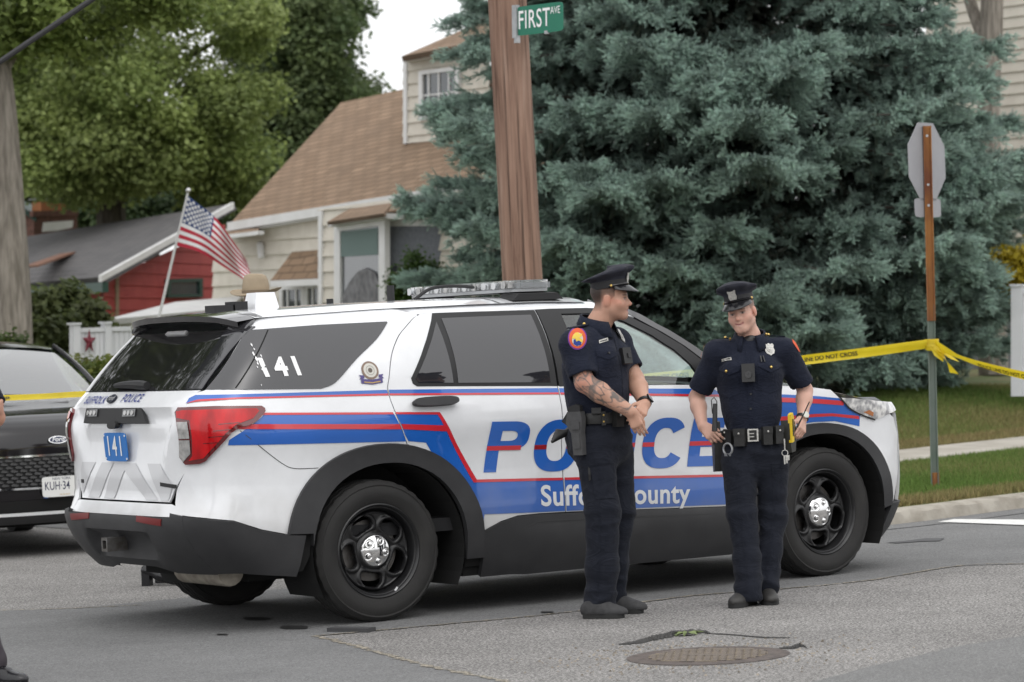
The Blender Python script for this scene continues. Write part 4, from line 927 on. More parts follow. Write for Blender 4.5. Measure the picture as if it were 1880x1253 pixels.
# ---------------------------------------------------------------- panels cut out of the body surface
def panel(name, polys, fn, material, parent, d=0., cell=.05, thick=0., mirror=False, sharp=40, bow=None):
    """panel(s) cut from body surface fn, d metres proud of it, thick metres deep"""
    if not isinstance(polys[0][0], (tuple, list, np.ndarray)): polys = [polys]
    bm = bmesh.new()
    for poly in polys:
        b2 = cut_poly(poly, cell); co = np.array([v.co[:2] for v in b2.verts])
        dd = d if bow is None else d+np.array([bow(a, b) for a, b in co])[:, None]
        P = off_fn(fn, 1.)(co[:, 0], co[:, 1]); P0 = fn(co[:, 0], co[:, 1]); Nn = P-P0
        P1 = P0+Nn*dd
        if mirror: P1 = P1*np.array([1, -1, 1]); Nn = Nn*np.array([1, -1, 1])
        b2.verts.index_update(); vs = [bm.verts.new(p) for p in P1]
        fs = []
        for f in b2.faces:
            ff = bm.faces.new([vs[v.index] for v in f.verts]); fs.append(ff)
        bm.normal_update()
        for f in fs:
            if f.normal.dot(Vector(Nn[f.verts[0].index if False else 0])) < 0 and False: pass
        # outward winding
        s_ = sum(1 if f.normal.dot(Vector(Nn[b2.verts[:].index(bv)])) > 0 else -1 for f, bv in [(fs[i], b2.faces[:][i].verts[0]) for i in range(0, len(fs), max(1, len(fs)//5))])
        if s_ < 0: bmesh.ops.reverse_faces(bm, faces=fs)
        if thick:
            mp = {v: bm.verts.new(p) for v, p in zip(vs, P1-Nn*thick)}
            bd = [e for e in bm.edges if len(e.link_faces) == 1 and e.verts[0] in mp and e.verts[1] in mp]
            for e in bd:
                f = e.link_faces[0]; l = [l for l in f.loops if l.edge == e][0]; a, b = l.vert, l.link_loop_next.vert
                bm.faces.new((b, a, mp[a], mp[b]))
        b2.free()
    me = bpy.data.meshes.new(name); bm.to_mesh(me); bm.free(); me.materials.append(material)
    me.shade_smooth(); me.set_sharp_from_angle(angle=R(sharp))
    o = bpy.data.objects.new(name, me); COL.objects.link(o); o.parent = parent; return o
def stroke(pts, wd, n=5, smooth=True):
    """a thin band along a line, as a polygon"""
    P = np.array(cat_poly(pts, n, False) if smooth and len(pts) > 2 else pts, float); t = np.gradient(P, axis=0); t /= np.linalg.norm(t, axis=1, keepdims=True)+1e-9
    nn = np.stack([-t[:, 1], t[:, 0]], 1)*wd/2
    return list(P+nn)+list((P-nn)[::-1])
def drape_text(name, s, size, fn, o, ax, ay, material, parent, d=.003, **kw):
    """lettering laid on surface fn: o = centre (a, b); ax, ay = text axes in (a, b)"""
    v, f = text_mesh(s, size, **kw); o = np.array(o); ax = np.array(ax); ay = np.array(ay)
    ab = o+v[:, :1]*ax+v[:, 1:]*ay
    return mesh_obj(name, off_fn(fn, d)(ab[:, 0], ab[:, 1]), f, material, parent)

suv = empty('police_suv', (0, 0, 0), 0, 'white police SUV with blue and red stripes and number 141 parked across the road', 'police car')
# -- wheel-arch openings (same for both sides)
def wellR(a=.475, b=.465): return (.065, .38, a, b)
inR = arc(.065, .38, .478, .468, 0, 180, 30, 2.15); outR = arc(.042, .38, .612, .572, 0, 180, 36, 2.15)
inF = arc(3.025, .38, .468, .462, 0, 180, 30, 2.15); outF = arc(3.0, .38, .590, .525, 0, 180, 36, 2.15)
def cutline(): return [(.437, 1.632), (.404, 1.621), (.33, 1.575), (.248, 1.515), (.171, 1.416), (.125, 1.298), (.108, 1.233), (.124, 1.127), (.165, 1.002), (.221, .89)]
CL = cat_poly(cutline(), 4, False)
def clip_arc(pts, fn): return [p for p in pts if fn(p)]
aR = [p for p in outR if p[0] < .235][::-1]          # rear flare, front to back comes reversed: from left foot up to the door cut
aD = [p for p in outR if p[0] >= .235]               # from right foot up to the door cut
for mir in (False, True):
    sd_ = 1 if not mir else -1
    P = lambda nm, poly, m, **k: panel(nm, poly, S, m, suv, mirror=mir, **k)
    # quarter panel: tail gap, roof edge, door cut, wheel arch, bumper line
    q = [(-.563, .512)]+[(-.70, .545), (-.849, .601), (-1.008, .622), (-1.20, .64), (-1.215, .70), (-1.20, .76), (-1.13, .85), (-1.115, .90), (-1.12, 1.19), (-1.10, 1.235), (-1.03, 1.268), (-.95, 1.287)]
    q += [(-.86, 1.37), (-.74, 1.495), (-.62, 1.612), (-.53, 1.678), (.30, 1.68), (.437, 1.64)]+[(a-.003, b) for a, b in CL]
    q += [p for p in outR if p[0] <= .215]
    P('quarter_panel', q[:-1], PW, thick=.012)
    # doors
    dr = [(a+.003, b) for a, b in CL]+[(p[0], p[1]) for p in aD[::-1]]+[(.663, .445), (.77, .486), (.877, .509), (1.02, .511), (1.19, .507), (1.19, 1.19), (1.205, 1.635), (.47, 1.648)]
    rd = P('rear_door', dr, PW, thick=.012)
    fd = P('front_door', [(1.197, .507), (2.33, .462), (2.36, .56), (2.37, .85), (2.36, 1.0), (2.34, 1.10), (2.25, 1.165), (1.197, 1.205)], PW, thick=.012)
    fe = P('front_fender', [(2.345, .462), (2.405, .42)]+outF[::-1]+[(3.64, .40), (3.72, .60), (3.75, .80), (3.70, .90), (3.60, .94), (3.45, .904), (3.33, .942), (3.231, .986), (3.156, 1.046), (3.10, 1.095), (2.95, 1.118), (2.75, 1.138), (2.5, 1.158), (2.36, 1.165), (2.345, 1.11), (2.375, 1.0), (2.385, .85), (2.372, .56)], PW, thick=.012)
    # wheel-arch flares, sill cladding, bumpers
    P('wheel_arch_flare', outR+[(-.57, .512)]+[(-.412, .505)]+inR[::-1][1:]+[(.545, .30), (.66, .30)], PLAS, d=.022, thick=.035, cell=.08)
    P('wheel_arch_flare', [(2.40, .30)]+[(2.41, .42)]+outF[::-1]+[(3.60, .392), (3.50, .375)]+inF[1:]+[(2.557, .30)], PLAS, d=.022, thick=.035, cell=.08)
    P('sill_cladding', [(.655, .19), (.655, .442), (.77, .482), (.877, .505), (1.02, .507), (1.6, .488), (2.33, .458), (2.405, .415), (2.405, .19)], PLAS, d=.012, thick=.03, bow=lambda a, b: .016*min(1, max(0, (.47-b)/.04))*min(1, max(0, (a-.84)/.1)))
    P('sill_groove', stroke([(.90, .44), (.96, .458), (1.055, .469), (1.6, .452), (2.30, .422)], .007), SEAM, d=.0235)
    P('front_bumper_corner', [(3.60, .392), (3.72, .395), (3.95, .40), (4.35, .40), (4.35, .2), (3.60, .17), (3.535, .25)], PLAS, d=.012, thick=.03)
    # glass
    qg = [(-.945, 1.290), (-.86, 1.37), (-.74, 1.49), (-.616, 1.612), (-.195, 1.614), (.225, 1.606)]+cat_poly([(.225, 1.600), (.123, 1.519), (-.047, 1.413), (-.168, 1.32), (-.225, 1.282), (-.298, 1.262)], 4, False)
    w_ = P('quarter_window', qg, TINT, d=.004, thick=.008)
    panel('pillar_seam', stroke([(-.78, 1.290), (-.503, 1.605)], .006), S, DARK, w_, d=.0055, mirror=mir)
    for ln in ([(-.509, 1.266), (-.399, 1.342), (-.312, 1.49), (-.27, 1.611)],): pass
    P('rear_door_trim', [(.535, 1.640), (.40, 1.47), (.262, 1.292), (.268, 1.262), (.292, 1.246), (1.19, 1.206), (1.200, 1.633)], GLOSSB if False else PLASD, d=.003, thick=.008)
    P('rear_door_glass', [(.572, 1.608), (1.158, 1.606), (1.150, 1.228), (.552, 1.252)], TINT, d=.0055, thick=.004)
    P('rear_quarter_light', [(.530, 1.592), (.522, 1.254), (.305, 1.264), (.288, 1.287)], TINT, d=.0055, thick=.004)
    # front window frame: B pillar, header and A pillar
    top = [(1.364, 1.608), (1.551, 1.611), (1.68, 1.598), (1.78, 1.566), (1.921, 1.488), (2.038, 1.395), (2.13, 1.29), (2.20, 1.195)]
    ot = [(1.21, 1.634), (1.56, 1.642), (1.70, 1.636), (1.82, 1.605), (1.97, 1.525), (2.10, 1.425), (2.23, 1.30), (2.335, 1.175)]
    P('front_window_frame', [(1.205, 1.203)]+ot+[(2.25, 1.168), (2.19, 1.186)]+top[::-1][1:]+[(1.335, 1.20)], PLASD, d=.003, thick=.02)
    P('front_door_glass', [(1.335, 1.20), (1.364, 1.606)]+top[1:-1]+[(2.19, 1.188), (2.16, 1.172)], CLEAR, d=-.004)
    # upper A pillar / roof side panel
    P('roof_side', [(-.53, 1.679), (.30, 1.681), (.437, 1.641), (.535, 1.643), (1.21, 1.638), (1.56, 1.645), (1.70, 1.640), (1.80, 1.617), (1.86, 1.60), (1.78, 1.655), (1.66, 1.681), (1.4, 1.70), (-.45, 1.70), (-.52, 1.70)], PW, d=.0, thick=.01)
    P('a_pillar', [(1.66, 1.681), (1.78, 1.655), (1.86, 1.60), (2.0, 1.513), (2.12, 1.415), (2.25, 1.292), (2.37, 1.165), (2.44, 1.165), (2.32, 1.29), (2.19, 1.41), (2.06, 1.52), (1.92, 1.62), (1.80, 1.68), (1.68, 1.70)], GLOSSB, d=.004, thick=.02)
    # stripes
    P('upper_stripe', [(-1.083, 1.217), (-1.06, 1.245), (-1.015, 1.261), (-.757, 1.256), (.10, 1.236), (.105, 1.216), (-.777, 1.239), (-1.0, 1.236)], BLUE, d=.0025) if not mir else None
    if not mir:
        P('upper_stripe', [(.113, 1.236), (1.19, 1.194), (1.19, 1.17), (.113, 1.2155)], BLUE, d=.0025)
        P('upper_stripe', [(1.2, 1.193), (2.25, 1.140), (2.33, 1.09), (2.2, 1.112), (1.2, 1.169)], BLUE, d=.0025)
        P('upper_red_line', [[(-1.083, 1.217), (-1.0, 1.236), (-.777, 1.239), (.104, 1.216), (.106, 1.205), (-.777, 1.229), (-1.0, 1.224)], [(.113, 1.2155), (1.19, 1.17), (1.19, 1.159), (.113, 1.2045)], [(1.2, 1.169), (2.33, 1.103), (2.33, 1.09), (1.2, 1.157)]], RED, d=.0025)
        mid = [(-.66, 1.1405), (.1215, 1.1035), (.165, 1.002), (.192, .957), (-.864, .993), (-.95, 1.0), (-.80, 1.075), (-.73, 1.10)]
        P('middle_stripe', [(-.651, 1.145), (.116, 1.106), (.168, .994), (.186, .955), (-.864, .993), (-.86, 1.02), (-.72, 1.10)], BLUE, d=.0025)
        P('middle_stripe', [(.127, 1.106), (.392, 1.092), (.612, .712), (1.19, .688), (1.19, .512), (.9, .521), (.662, .53), (.654, .49)]+[p for p in outR if p[0] > .30 and p[1] > .49]+[(.312, .941), (.20, .956), (.176, .993)], BLUE, d=.0025)
        P('middle_stripe', [(1.2, .688), (2.355, .634), (2.325, .472), (1.2, .5115)], BLUE, d=.0025)
        P('red_lines', [[(-.70, 1.153), (.110, 1.1145), (.115, 1.103), (-.70, 1.141)], [(.124, 1.1145), (.402, 1.1), (.627, .722), (1.19, .697), (1.19, .683), (.606, .707), (.385, 1.088), (.128, 1.103)], [(1.2, .697), (2.357, .643), (2.355, .629), (1.2, .683)], [(-.86, 1.102), (.142, 1.050), (.155, 1.022), (-.86, 1.077)], [(.152, 1.050), (.440, 1.027), (.461, .993), (.165, 1.022)]], RED, d=.0042)
        P('fender_stripe', [[(2.37, 1.105), (2.752, 1.084), (3.0, 1.062), (3.155, 1.042), (3.231, .986), (3.329, .942), (3.325, .868), (3.132, .909), (2.968, .912), (2.75, .90), (2.60, .90), (2.5, .96), (2.42, 1.03)]], BLUE, d=.0025)
        P('fender_red_line', [stroke([(2.5, 1.07), (2.754, 1.052), (3.0, 1.032), (3.19, 1.012)], .026), [(2.66, .956), (2.974, .96), (3.105, .957), (3.318, .93), (3.322, .911), (3.106, .94), (2.963, .942), (2.66, .93)]], RED, d=.0042)
    # door seams drawn as real gaps: dark shell below them
    P('door_handle', arc(.374, 1.152, .140, .022, 0, 360, 24, 3.2)[:-1], PLAS, d=.045, thick=.035, cell=.03)
    P('door_handle', arc(1.46, 1.103, .140, .022, 0, 360, 24, 3.2)[:-1], PLAS, d=.045, thick=.035, cell=.03)
    # lamps
    tl = [(-1.135, 1.193), (-.90, 1.193), (-.668, 1.184), (-.652, 1.172), (-.652, 1.155), (-.709, 1.107), (-.757, 1.088), (-.801, 1.082), (-.845, 1.057), (-.978, .914), (-1.01, .902), (-1.104, .898), (-1.15, .94), (-1.165, 1.17)]
    t_ = P('tail_lamp', tl, TAILD, d=.016, thick=.03, cell=.018, sharp=70)
    panel('red_lens', [(-1.10, 1.178), (-.70, 1.172), (-.688, 1.158), (-.728, 1.122), (-.82, 1.095), (-.875, 1.055), (-.985, .932), (-1.075, .920), (-1.052, .945), (-1.06, 1.125), (-1.15, 1.14), (-1.148, 1.172)], S, TAILR, t_, d=.020, cell=.018, mirror=mir, sharp=80)
    panel('clear_lens', [[(-1.076, 1.118), (-1.152, 1.118), (-1.15, 1.036), (-1.072, 1.036)], [(-1.072, 1.028), (-1.15, 1.028), (-1.146, .948), (-1.115, .912), (-1.064, .958)]], S, CLEARL, t_, d=.021, cell=.02, mirror=mir)
    panel('lens_ribs', [stroke([(-.99+.028*i, 1.01+.03*i), (-.90+.033*i, 1.012+.0305*i)], .004) for i in range(4)], S, TAILD, t_, d=.0215, mirror=mir)
    h_ = P('headlamp', [(3.156, 1.046), (3.231, .984), (3.329, .940), (3.455, .902), (3.62, .93), (3.85, .95), (3.85, .985), (3.62, .998), (3.47, 1.012), (3.38, 1.024), (3.26, 1.037)], HEADL, d=.006, thick=.02, cell=.03)
    panel('amber_marker', [(3.35, .952), (3.435, .922), (3.44, .945), (3.40, .962)], S, mat('amber_plastic', (.45, .16, .05), .2, coat=1), h_, d=.009, cell=.03, mirror=mir)
    P('headlamp_trim', stroke([(3.156, 1.048), (3.231, .982), (3.329, .938), (3.455, .900)], .010), PLASD, d=.010)
    # door mirror
    bm = bmesh.new(); 
    prof = [(.0, .0), (.10, -.02), (.115, .08), (.06, .15), (-.02, .14), (-.05, .04)]
    add_prism(bm, [(2.17+a, -.98*sd_, 1.165+b) for a, b in prof], (.02, -.21*sd_, .012))
    mi = bm_obj('door_mirror', bm, PLASD, suv, bevel=.03, segs=4)
# -- dark inner shell so that gaps and wheel wells read dark
for mir in (False, True):
    ish = panel('inner_shell', [(-1.2, .30), (-.45, .30)]+inR[::-1]+[(.56, .24), (2.50, .24)]+inF[::-1]+[(3.55, .24), (4.3, .24), (4.3, .95), (3.3, 1.02), (2.4, 1.12), (1.2, 1.17), (-.2, 1.21), (-1.15, 1.19)], S, DARK, suv, d=-.02, mirror=mir)
def well(cx, r):
    bm = bmesh.new()
    for s_ in (-1, 1):
        bm = bmesh.new(); pts = arc(cx, .38, r, r, -28, 208, 26); a = [bm.verts.new((p[0], s_*.955, p[1])) for p in pts]; b = [bm.verts.new((p[0], s_*.58, p[1])) for p in pts]
        for i in range(len(pts)-1): bm.faces.new((a[i], a[i+1], b[i+1], b[i]))
        bm.faces.new(b if s_ < 0 else b[::-1]); bm_obj('wheel_well', bm, DARK, suv)
well(.065, .47); well(3.025, .462)
# -- roof
def grid_obj(name, f, us, vs, material, parent, thick=0, smooth=True):
    V = [f(u, v) for u in us for v in vs]; n = len(vs)
    F = [(i*n+j, (i+1)*n+j, (i+1)*n+j+1, i*n+j+1) for i in range(len(us)-1) for j in range(n-1)]
    o = mesh_obj(name, V, F, material, parent, smooth=smooth, sharp=40); return o
roof = grid_obj('roof', lambda x, t: (x if abs(t) < .9 else x, t*.66, float(Zroof(x-.0, t*.66))), np.linspace(-.53, 1.60, 40), np.linspace(-1, 1, 33), PW, suv)
grid_obj('roof_seam', lambda x, t: (1.02+.006*x, t*.655, float(Zroof(1.02, t*.655))+.0012), [-1, 1], np.linspace(-1, 1, 33), SEAM, roof)
# -- windscreen, cowl, hood
def wind(t, s):
    yb, yt = .80, .655; y = s*(yt+(yb-yt)*t); xc = 1.60+(2.62-1.60)*t-.16*t*s*s-.06*s*s; z = 1.715+(1.17-1.715)*t+.03*math.sin(math.pi*t)-.03*s*s*(1-t)
    return (xc, y, z)
grid_obj('windscreen', wind, np.linspace(0, 1, 16), np.linspace(-1, 1, 25), CLEAR, suv)
def hw(x): 
    return float(Wz(1.08))*(1-np.clip((x-U2)/(3.82-U2), 0, .985)**3.6)**(1/3.6) if x > U2 else float(Wz(1.10))
def zf(x): return float(np.interp(x, [2.3, 2.5, 2.75, 2.95, 3.1, 3.35, 3.6, 3.85], [1.168, 1.158, 1.138, 1.115, 1.088, 1.030, .995, .965]))
def hood(x, t): 
    a = abs(t); return (x, t*hw(x)*.995, zf(x)+.055*(1-a**2.2)+.006*(1 if .55 < a < .75 else 0))
grid_obj('hood', hood, np.r_[np.linspace(2.36, 3.6, 26), np.linspace(3.63, 3.815, 10)], np.linspace(-1, 1, 41), PW, suv)
grid_obj('cowl', lambda x, t: (x, t*.80, 1.165+.03*(1-t*t)), [2.25, 2.5, 2.70], np.linspace(-1, 1, 12), PLASD, suv)
# -- front end (out of sight from the road side, still there)
F_ = lambda nm, poly, m, **k: panel(nm, poly, Ff, m, suv, **k)
F_('grille', [(-.62, .60), (.62, .60), (.66, .90), (.55, .98), (-.55, .98), (-.66, .90)], PLASD, d=-.01, thick=.03)
F_('front_bumper', [[(-.80, .40), (.80, .40), (.80, .60), (-.80, .60)], [(-.80, .60), (-.64, .60), (-.68, .93), (-.80, .93)], [(.64, .60), (.80, .60), (.80, .93), (.68, .93)]], PW, thick=.02)
F_('front_lower_bumper', [(-.80, .20), (.80, .20), (.80, .395), (-.80, .395)], PLAS, d=.012, thick=.03)
F_('hood_lip', [(-.60, .975), (.60, .975), (.55, 1.02), (-.55, 1.02)], PW, d=.002)
# -- tail
T_ = lambda nm, poly, m, parent=suv, **k: panel(nm, poly, Rr, m, parent, **k)
TBOW = lambda a, b: -.028*np.clip((.46-abs(a)+.5*(b-.8))/.05, 0, 1)*np.clip((1.20-b)/.03, 0, 1)*np.clip((b-.83)/.2, 0, 1)
tg = T_('tailgate', [(-.545, .70), (.545, .70), (.588, .76), (.70, .87), (.70, 1.19), (.69, 1.245), (.715, 1.288), (-.715, 1.288), (-.69, 1.245), (-.70, 1.19), (-.70, .87), (-.588, .76)], PW, thick=.012, cell=.04,
        bow=TBOW)
T_('tail_ledge', [(-.70, .625), (.70, .625), (.70, .66), (.575, .69), (-.575, .69), (-.70, .66)], PW, thick=.012)
rg = T_('rear_window', [(-.70, 1.292), (.70, 1.292), (.61, 1.62), (-.61, 1.62)], RGLASS, d=.002, thick=.008)
for s_ in (-1, 1): T_('rear_pillar_trim', [(s_*.715, 1.29), (s_*.655, 1.29), (s_*.50, 1.40), (s_*.555, 1.50), (s_*.58, 1.625), (s_*.69, 1.625), (s_*.708, 1.45)] if False else [(s_*.722, 1.292), (s_*.60, 1.292), (s_*.565, 1.36), (s_*.575, 1.45), (s_*.545, 1.63), (s_*.70, 1.63), (s_*.715, 1.45)], TINT, d=.005, thick=.01)
bm = bmesh.new(); add_tube(bm, [tuple(off_fn(Rr, .02)(.0+.0*t, 1.305)+np.array([0, 0, 0])) if False else tuple(off_fn(Rr, .022)(-.19+.41*t, 1.306+.024*t-.02*t*t)) for t in np.linspace(0, 1, 8)], [.022, .026, .026, .024, .022, .02, .017, .012], 8)
bm_obj('rear_wiper', bm, PLASD, tg, smooth=True)
# bumper: dark lower part round both corners
bump = lambda a, b: .03*np.clip((.60-b)/.05, 0, 1)
for mir in (False, True):
    panel('rear_bumper_corner', [(-.452, .497), (-.505, .29), (-.80, .335), (-1.22, .33), (-1.22, .635), (-1.008, .617), (-.849, .597), (-.70, .54), (-.56, .507)], S, PLAS, suv, d=.014, thick=.03, mirror=mir, bow=lambda a, b: .012*min(1, max(0, (-.46-a)/.03)))
rbm = T_('rear_bumper', [(-.73, .33), (-.40, .33), (-.22, .36), (.22, .36), (.40, .33), (.73, .33), (.73, .62), (-.73, .62)], PLAS, d=.026, thick=.04, bow=lambda a, b: -.05*float(np.clip((.40-abs(a))/.05, 0, 1)*np.clip((.535-b)/.03, 0, 1)*np.clip((b-.40)/.03, 0, 1)))
REFL = mat('red_reflector', (.16, .012, .012), .35, spec=.3)
for s_ in (-1, 1): T_('reflector', [(s_*.30, .598), (s_*.56, .585), (s_*.57, .612), (s_*.30, .622)], REFL, rbm, d=.030, thick=.008)
bm = bmesh.new(); Mh = Matrix.Translation((-1.13, .06, .462))
for lo, hi in (((0, -.037, -.037), (.12, -.022, .037)), ((0, .022, -.037), (.12, .037, .037)), ((0, -.022, .022), (.12, .022, .037)), ((0, -.022, -.037), (.12, .022, -.022))): add_box(bm, lo, hi, Mh)
bm_obj('tow_hitch', bm, mat('bare_steel', (.18, .18, .18), .5, (.1, .09, .08), scale=20, metal=.7), suv)
# tailgate fittings
lbx = T_('light_housing', [(-.255, 1.196), (.445, 1.196), (.452, 1.116), (-.345, 1.116)], PLASD, tg, d=.004, thick=.02)
for y0 in (.425, -.055):
    m_ = T_('led_module', [(y0-.155, 1.152), (y0, 1.150), (y0, 1.188), (y0-.155, 1.190)], GLOSSB, lbx, d=.012, thick=.012)
    for k in range(3): T_('led_lens', arc(y0-.035-.043*k, 1.17, .017, .013, 0, 360, 14)[:-1], CLEARL, m_, d=.016, thick=.006, cell=.02)
T_('reverse_camera', arc(.055, 1.106, .055, .020, 0, 360, 18, 2.5)[:-1], PLASD, tg, d=.018, thick=.03)
PLB = mat('plate_blue', (.012, .16, .50), .4)
pl = T_('number_plate', arc(.04, .988, .140, .0775, 0, 360, 40, 9)[:-1], PLB, tg, d=.012, thick=.006)
RT = lambda nm, s, sz, o, m, par, d=.004, **k: drape_text(nm, s, sz, Rr, o, (-1, 0), (0, 1), m, par, d=d, **k)
RT('plate_digits', '141', .155, (.045, .988), WHITEL, pl, d=.0145, narrow=.80, offset=.001, spacing=1.22)
for a in (-.09, .17):
    for b in (.925, 1.05): T_('plate_screw', arc(a, b, .008, .006, 0, 360, 10)[:-1], SILV, pl, d=.0145, thick=.003)
NAVY = mat('navy_lettering', (.02, .035, .22), .4)
RT('tailgate_lettering', 'SUFFOLK', .058, (.385, 1.239), NAVY, tg, d=.005, shear=.12, offset=.0012, spacing=1.25)
RT('tailgate_lettering', 'POLICE', .060, (-.075, 1.247), NAVY, tg, d=.005, shear=.12, offset=.0012, spacing=1.3)
ov = T_('maker_badge', arc(.165, 1.2445, .050, .023, 0, 360, 26)[:-1], mat('badge_dark_blue', (.012, .016, .03), .4), tg, d=.012, thick=.01, cell=.03)
RT('badge_script', 'Ford', .036, (.165, 1.2445), LGREY, ov, d=.0135, shear=.3)
T_('model_badge', [(-.455, .783), (-.615, .772), (-.615, .792), (-.455, .803)], PLASD, tg, d=.006, thick=.004)
T_('model_badge', [(.555, .783), (.515, .783), (.515, .803), (.555, .803)], PLASD, tg, d=.006, thick=.004)
CHEV = mat('reflective_grey_chevrons', (.57, .575, .59), .35, coat=.5)
T_('chevron_stripes', [[(.275, .90), (.125, .90), (.305, .705), (.455, .705)], [(.12, .90), (-.15, .90), (-.425, .705), (-.29, .705), (-.02, .86), (.11, .705), (.24, .705)], [(-.295, .90), (-.445, .90), (-.58, .79), (-.535, .705), (-.46, .705)], [(.36, .90), (.53, .90), (.56, .85), (.54, .72)]], CHEV, tg, d=.0035, bow=TBOW, cell=.03)
# spoiler
def spo(s, t):   # s across, t from roof (0) to lip (1) and back under (2)
    y = s*(.655+.0*t); xe = -.735+.10*abs(s)**3
    if t <= 1: return (-.48+(xe+.48)*t, y*(1+.0*t), float(Zroof(-.5, y))-.002-.022*t+.006)
    return (xe+(-.60-xe)*(t-1)+.004, y, float(Zroof(-.5, y))-.018-.030-.02*(t-1))
sp = grid_obj('rear_spoiler', lambda s, t: spo(s, t), np.linspace(-1, 1, 41), [0, .2, .4, .6, .8, 1, 1.02, 1.5, 2], GLOSSB, suv)
for mir in (False, True):
    panel('spoiler_side', [(-.49, 1.69), (-.50, 1.68), (-.615, 1.613), (-.70, 1.618), (-.80, 1.645), (-.80, 1.69), (-.65, 1.70)], S, GLOSSB, sp, d=.014, thick=.02, mirror=mir)
T_('high_brake_lamp', [(-.12, 1.605), (.12, 1.605), (.12, 1.622), (-.12, 1.622)], LGREY, sp, d=.012, thick=.01)
# -- lettering on the side
def letter_polys():
    """P O L I C E in a unit-height box; each letter: list of outlines (bridged where it has a hole), advance"""
    def rr(x0, y0, x1, y1, p, n=40): return arc((x0+x1)/2, (y0+y1)/2, (x1-x0)/2, (y1-y0)/2, 0, 360, n, p)[:-1]
    st = .27
    out = []
    bowl = arc(.45, .715, .43, .285, 90, -90, 20, 2.6); bi = arc(.45, .715, .17, .10, -90, 90, 14, 2.4)
    out.append((.92, [[(0, 0), (0, 1)]+bowl+[(st, .43), (st, 0)], ], [[(st, .615)]+bi+[(st, .815)]]))
    out.append((1.02, [arc(.49, .5, .49, .52, 0, 180, 22, 2.5)+arc(.49, .5, .22, .31, 180, 0, 18, 2.4), arc(.49, .5, .49, .52, 180, 360, 22, 2.5)+arc(.49, .5, .22, .31, 360, 180, 18, 2.4)], []))
    out.append((.74, [[(0, 0), (0, 1), (st, 1), (st, .22), (.70, .22), (.70, 0)]], []))
    out.append((.33, [[(0, 0), (0, 1), (st, 1), (st, 0)]], []))
    o_ = arc(.49, .5, .49, .52, 32, 328, 40, 2.5); i_ = arc(.49, .5, .22, .31, 325, 35, 30, 2.4)
    out.append((.98, [o_+i_], []))
    out.append((.80, [[(0, 0), (0, 1), (.76, 1), (.76, .79), (st, .79), (st, .61), (.70, .61), (.70, .40), (st, .40), (st, .21), (.78, .21), (.78, 0)]], []))
    return out
H = .275; x0 = np.array([.674, .757]); adir = np.array([1., -.0375]); udir = np.array([.20, 1.0])
adv = 0; KX = .300; BAND = (.43, .52)
for (wd, outs, holes), nm in zip(letter_polys(), 'POLICE'):
    polys, reds = [], []
    for o_ in outs:
        poly = o_
        if holes:   # bridge the hole into the outline
            h_ = holes[0]; i0 = min(range(len(poly)), key=lambda i: poly[i][0]); j0 = min(range(len(h_)), key=lambda i: h_[i][0])
            P_ = [np.array(p) for p in poly]; Hh = [np.array(p) for p in h_]
            ar = lambda Q: sum(Q[i][0]*Q[(i+1) % len(Q)][1]-Q[(i+1) % len(Q)][0]*Q[i][1] for i in range(len(Q)))
            if ar(P_)*ar(Hh) > 0: Hh = Hh[::-1]; j0 = len(Hh)-1-j0
            if nm == 'P': i0 = 0
            e = np.array([0, .0008])
            poly = P_[:i0+1]+[Hh[(j0+k) % len(Hh)] for k in range(len(Hh))]+[Hh[j0]+e, P_[i0]+e]+P_[i0+1:]
        polys.append([x0+adir*((adv+p[0])*KX)+udir*(p[1]*H) for p in poly])
        if True:
            segs = {'P': [(0, .74)], 'O': [(.0, .27), (.71, .98)], 'L': [(0, .27)], 'I': [(0, .27)], 'C': [(0, .27)], 'E': [(0, .70)]}[nm]
            for a, b in segs: reds.append([x0+adir*((adv+a)*KX)+udir*(BAND[0]*H), x0+adir*((adv+b)*KX)+udir*(BAND[0]*H), x0+adir*((adv+b)*KX)+udir*(BAND[1]*H), x0+adir*((adv+a)*KX)+udir*(BAND[1]*H)])
    lt = panel('door_lettering', polys, S, BLUE, suv, d=.0028, cell=.06)
    for rd_ in reds: panel('letter_red_line', rd_, S, RED, lt, d=.0044)
    adv += wd+.115
drape_text('county_lettering', 'Suffolk County', .158, S, (1.538, .575), (1, -.050), (.05, 1), SILV, suv, d=.0045, offset=.0035, spacing=1.06)
drape_text('window_number', '141', .142, S, (-.512, 1.390), (1, -.01), (-.12, 1), WHITEL, suv, d=.0075, offset=.0055, spacing=1.3)
rng = random.Random(4)
panel('peeling_decal_scraps', [[(a+.006*math.cos(k*1.57+a*40)*s_, b+.016*math.sin(k*1.57+a*40)*s_) for k in range(4)] for a, b, s_ in [(-.625, 1.525, .7), (-.622, 1.50, .5), (-.635, 1.475, .9), (-.63, 1.445, 1.1), (-.632, 1.42, .7), (-.60, 1.462, .6), (-.64, 1.40, .5), (-.643, 1.30, .4), (-.62, 1.385, .45), (-.603, 1.41, .35)]], S, WHITEL, suv, d=.0075)
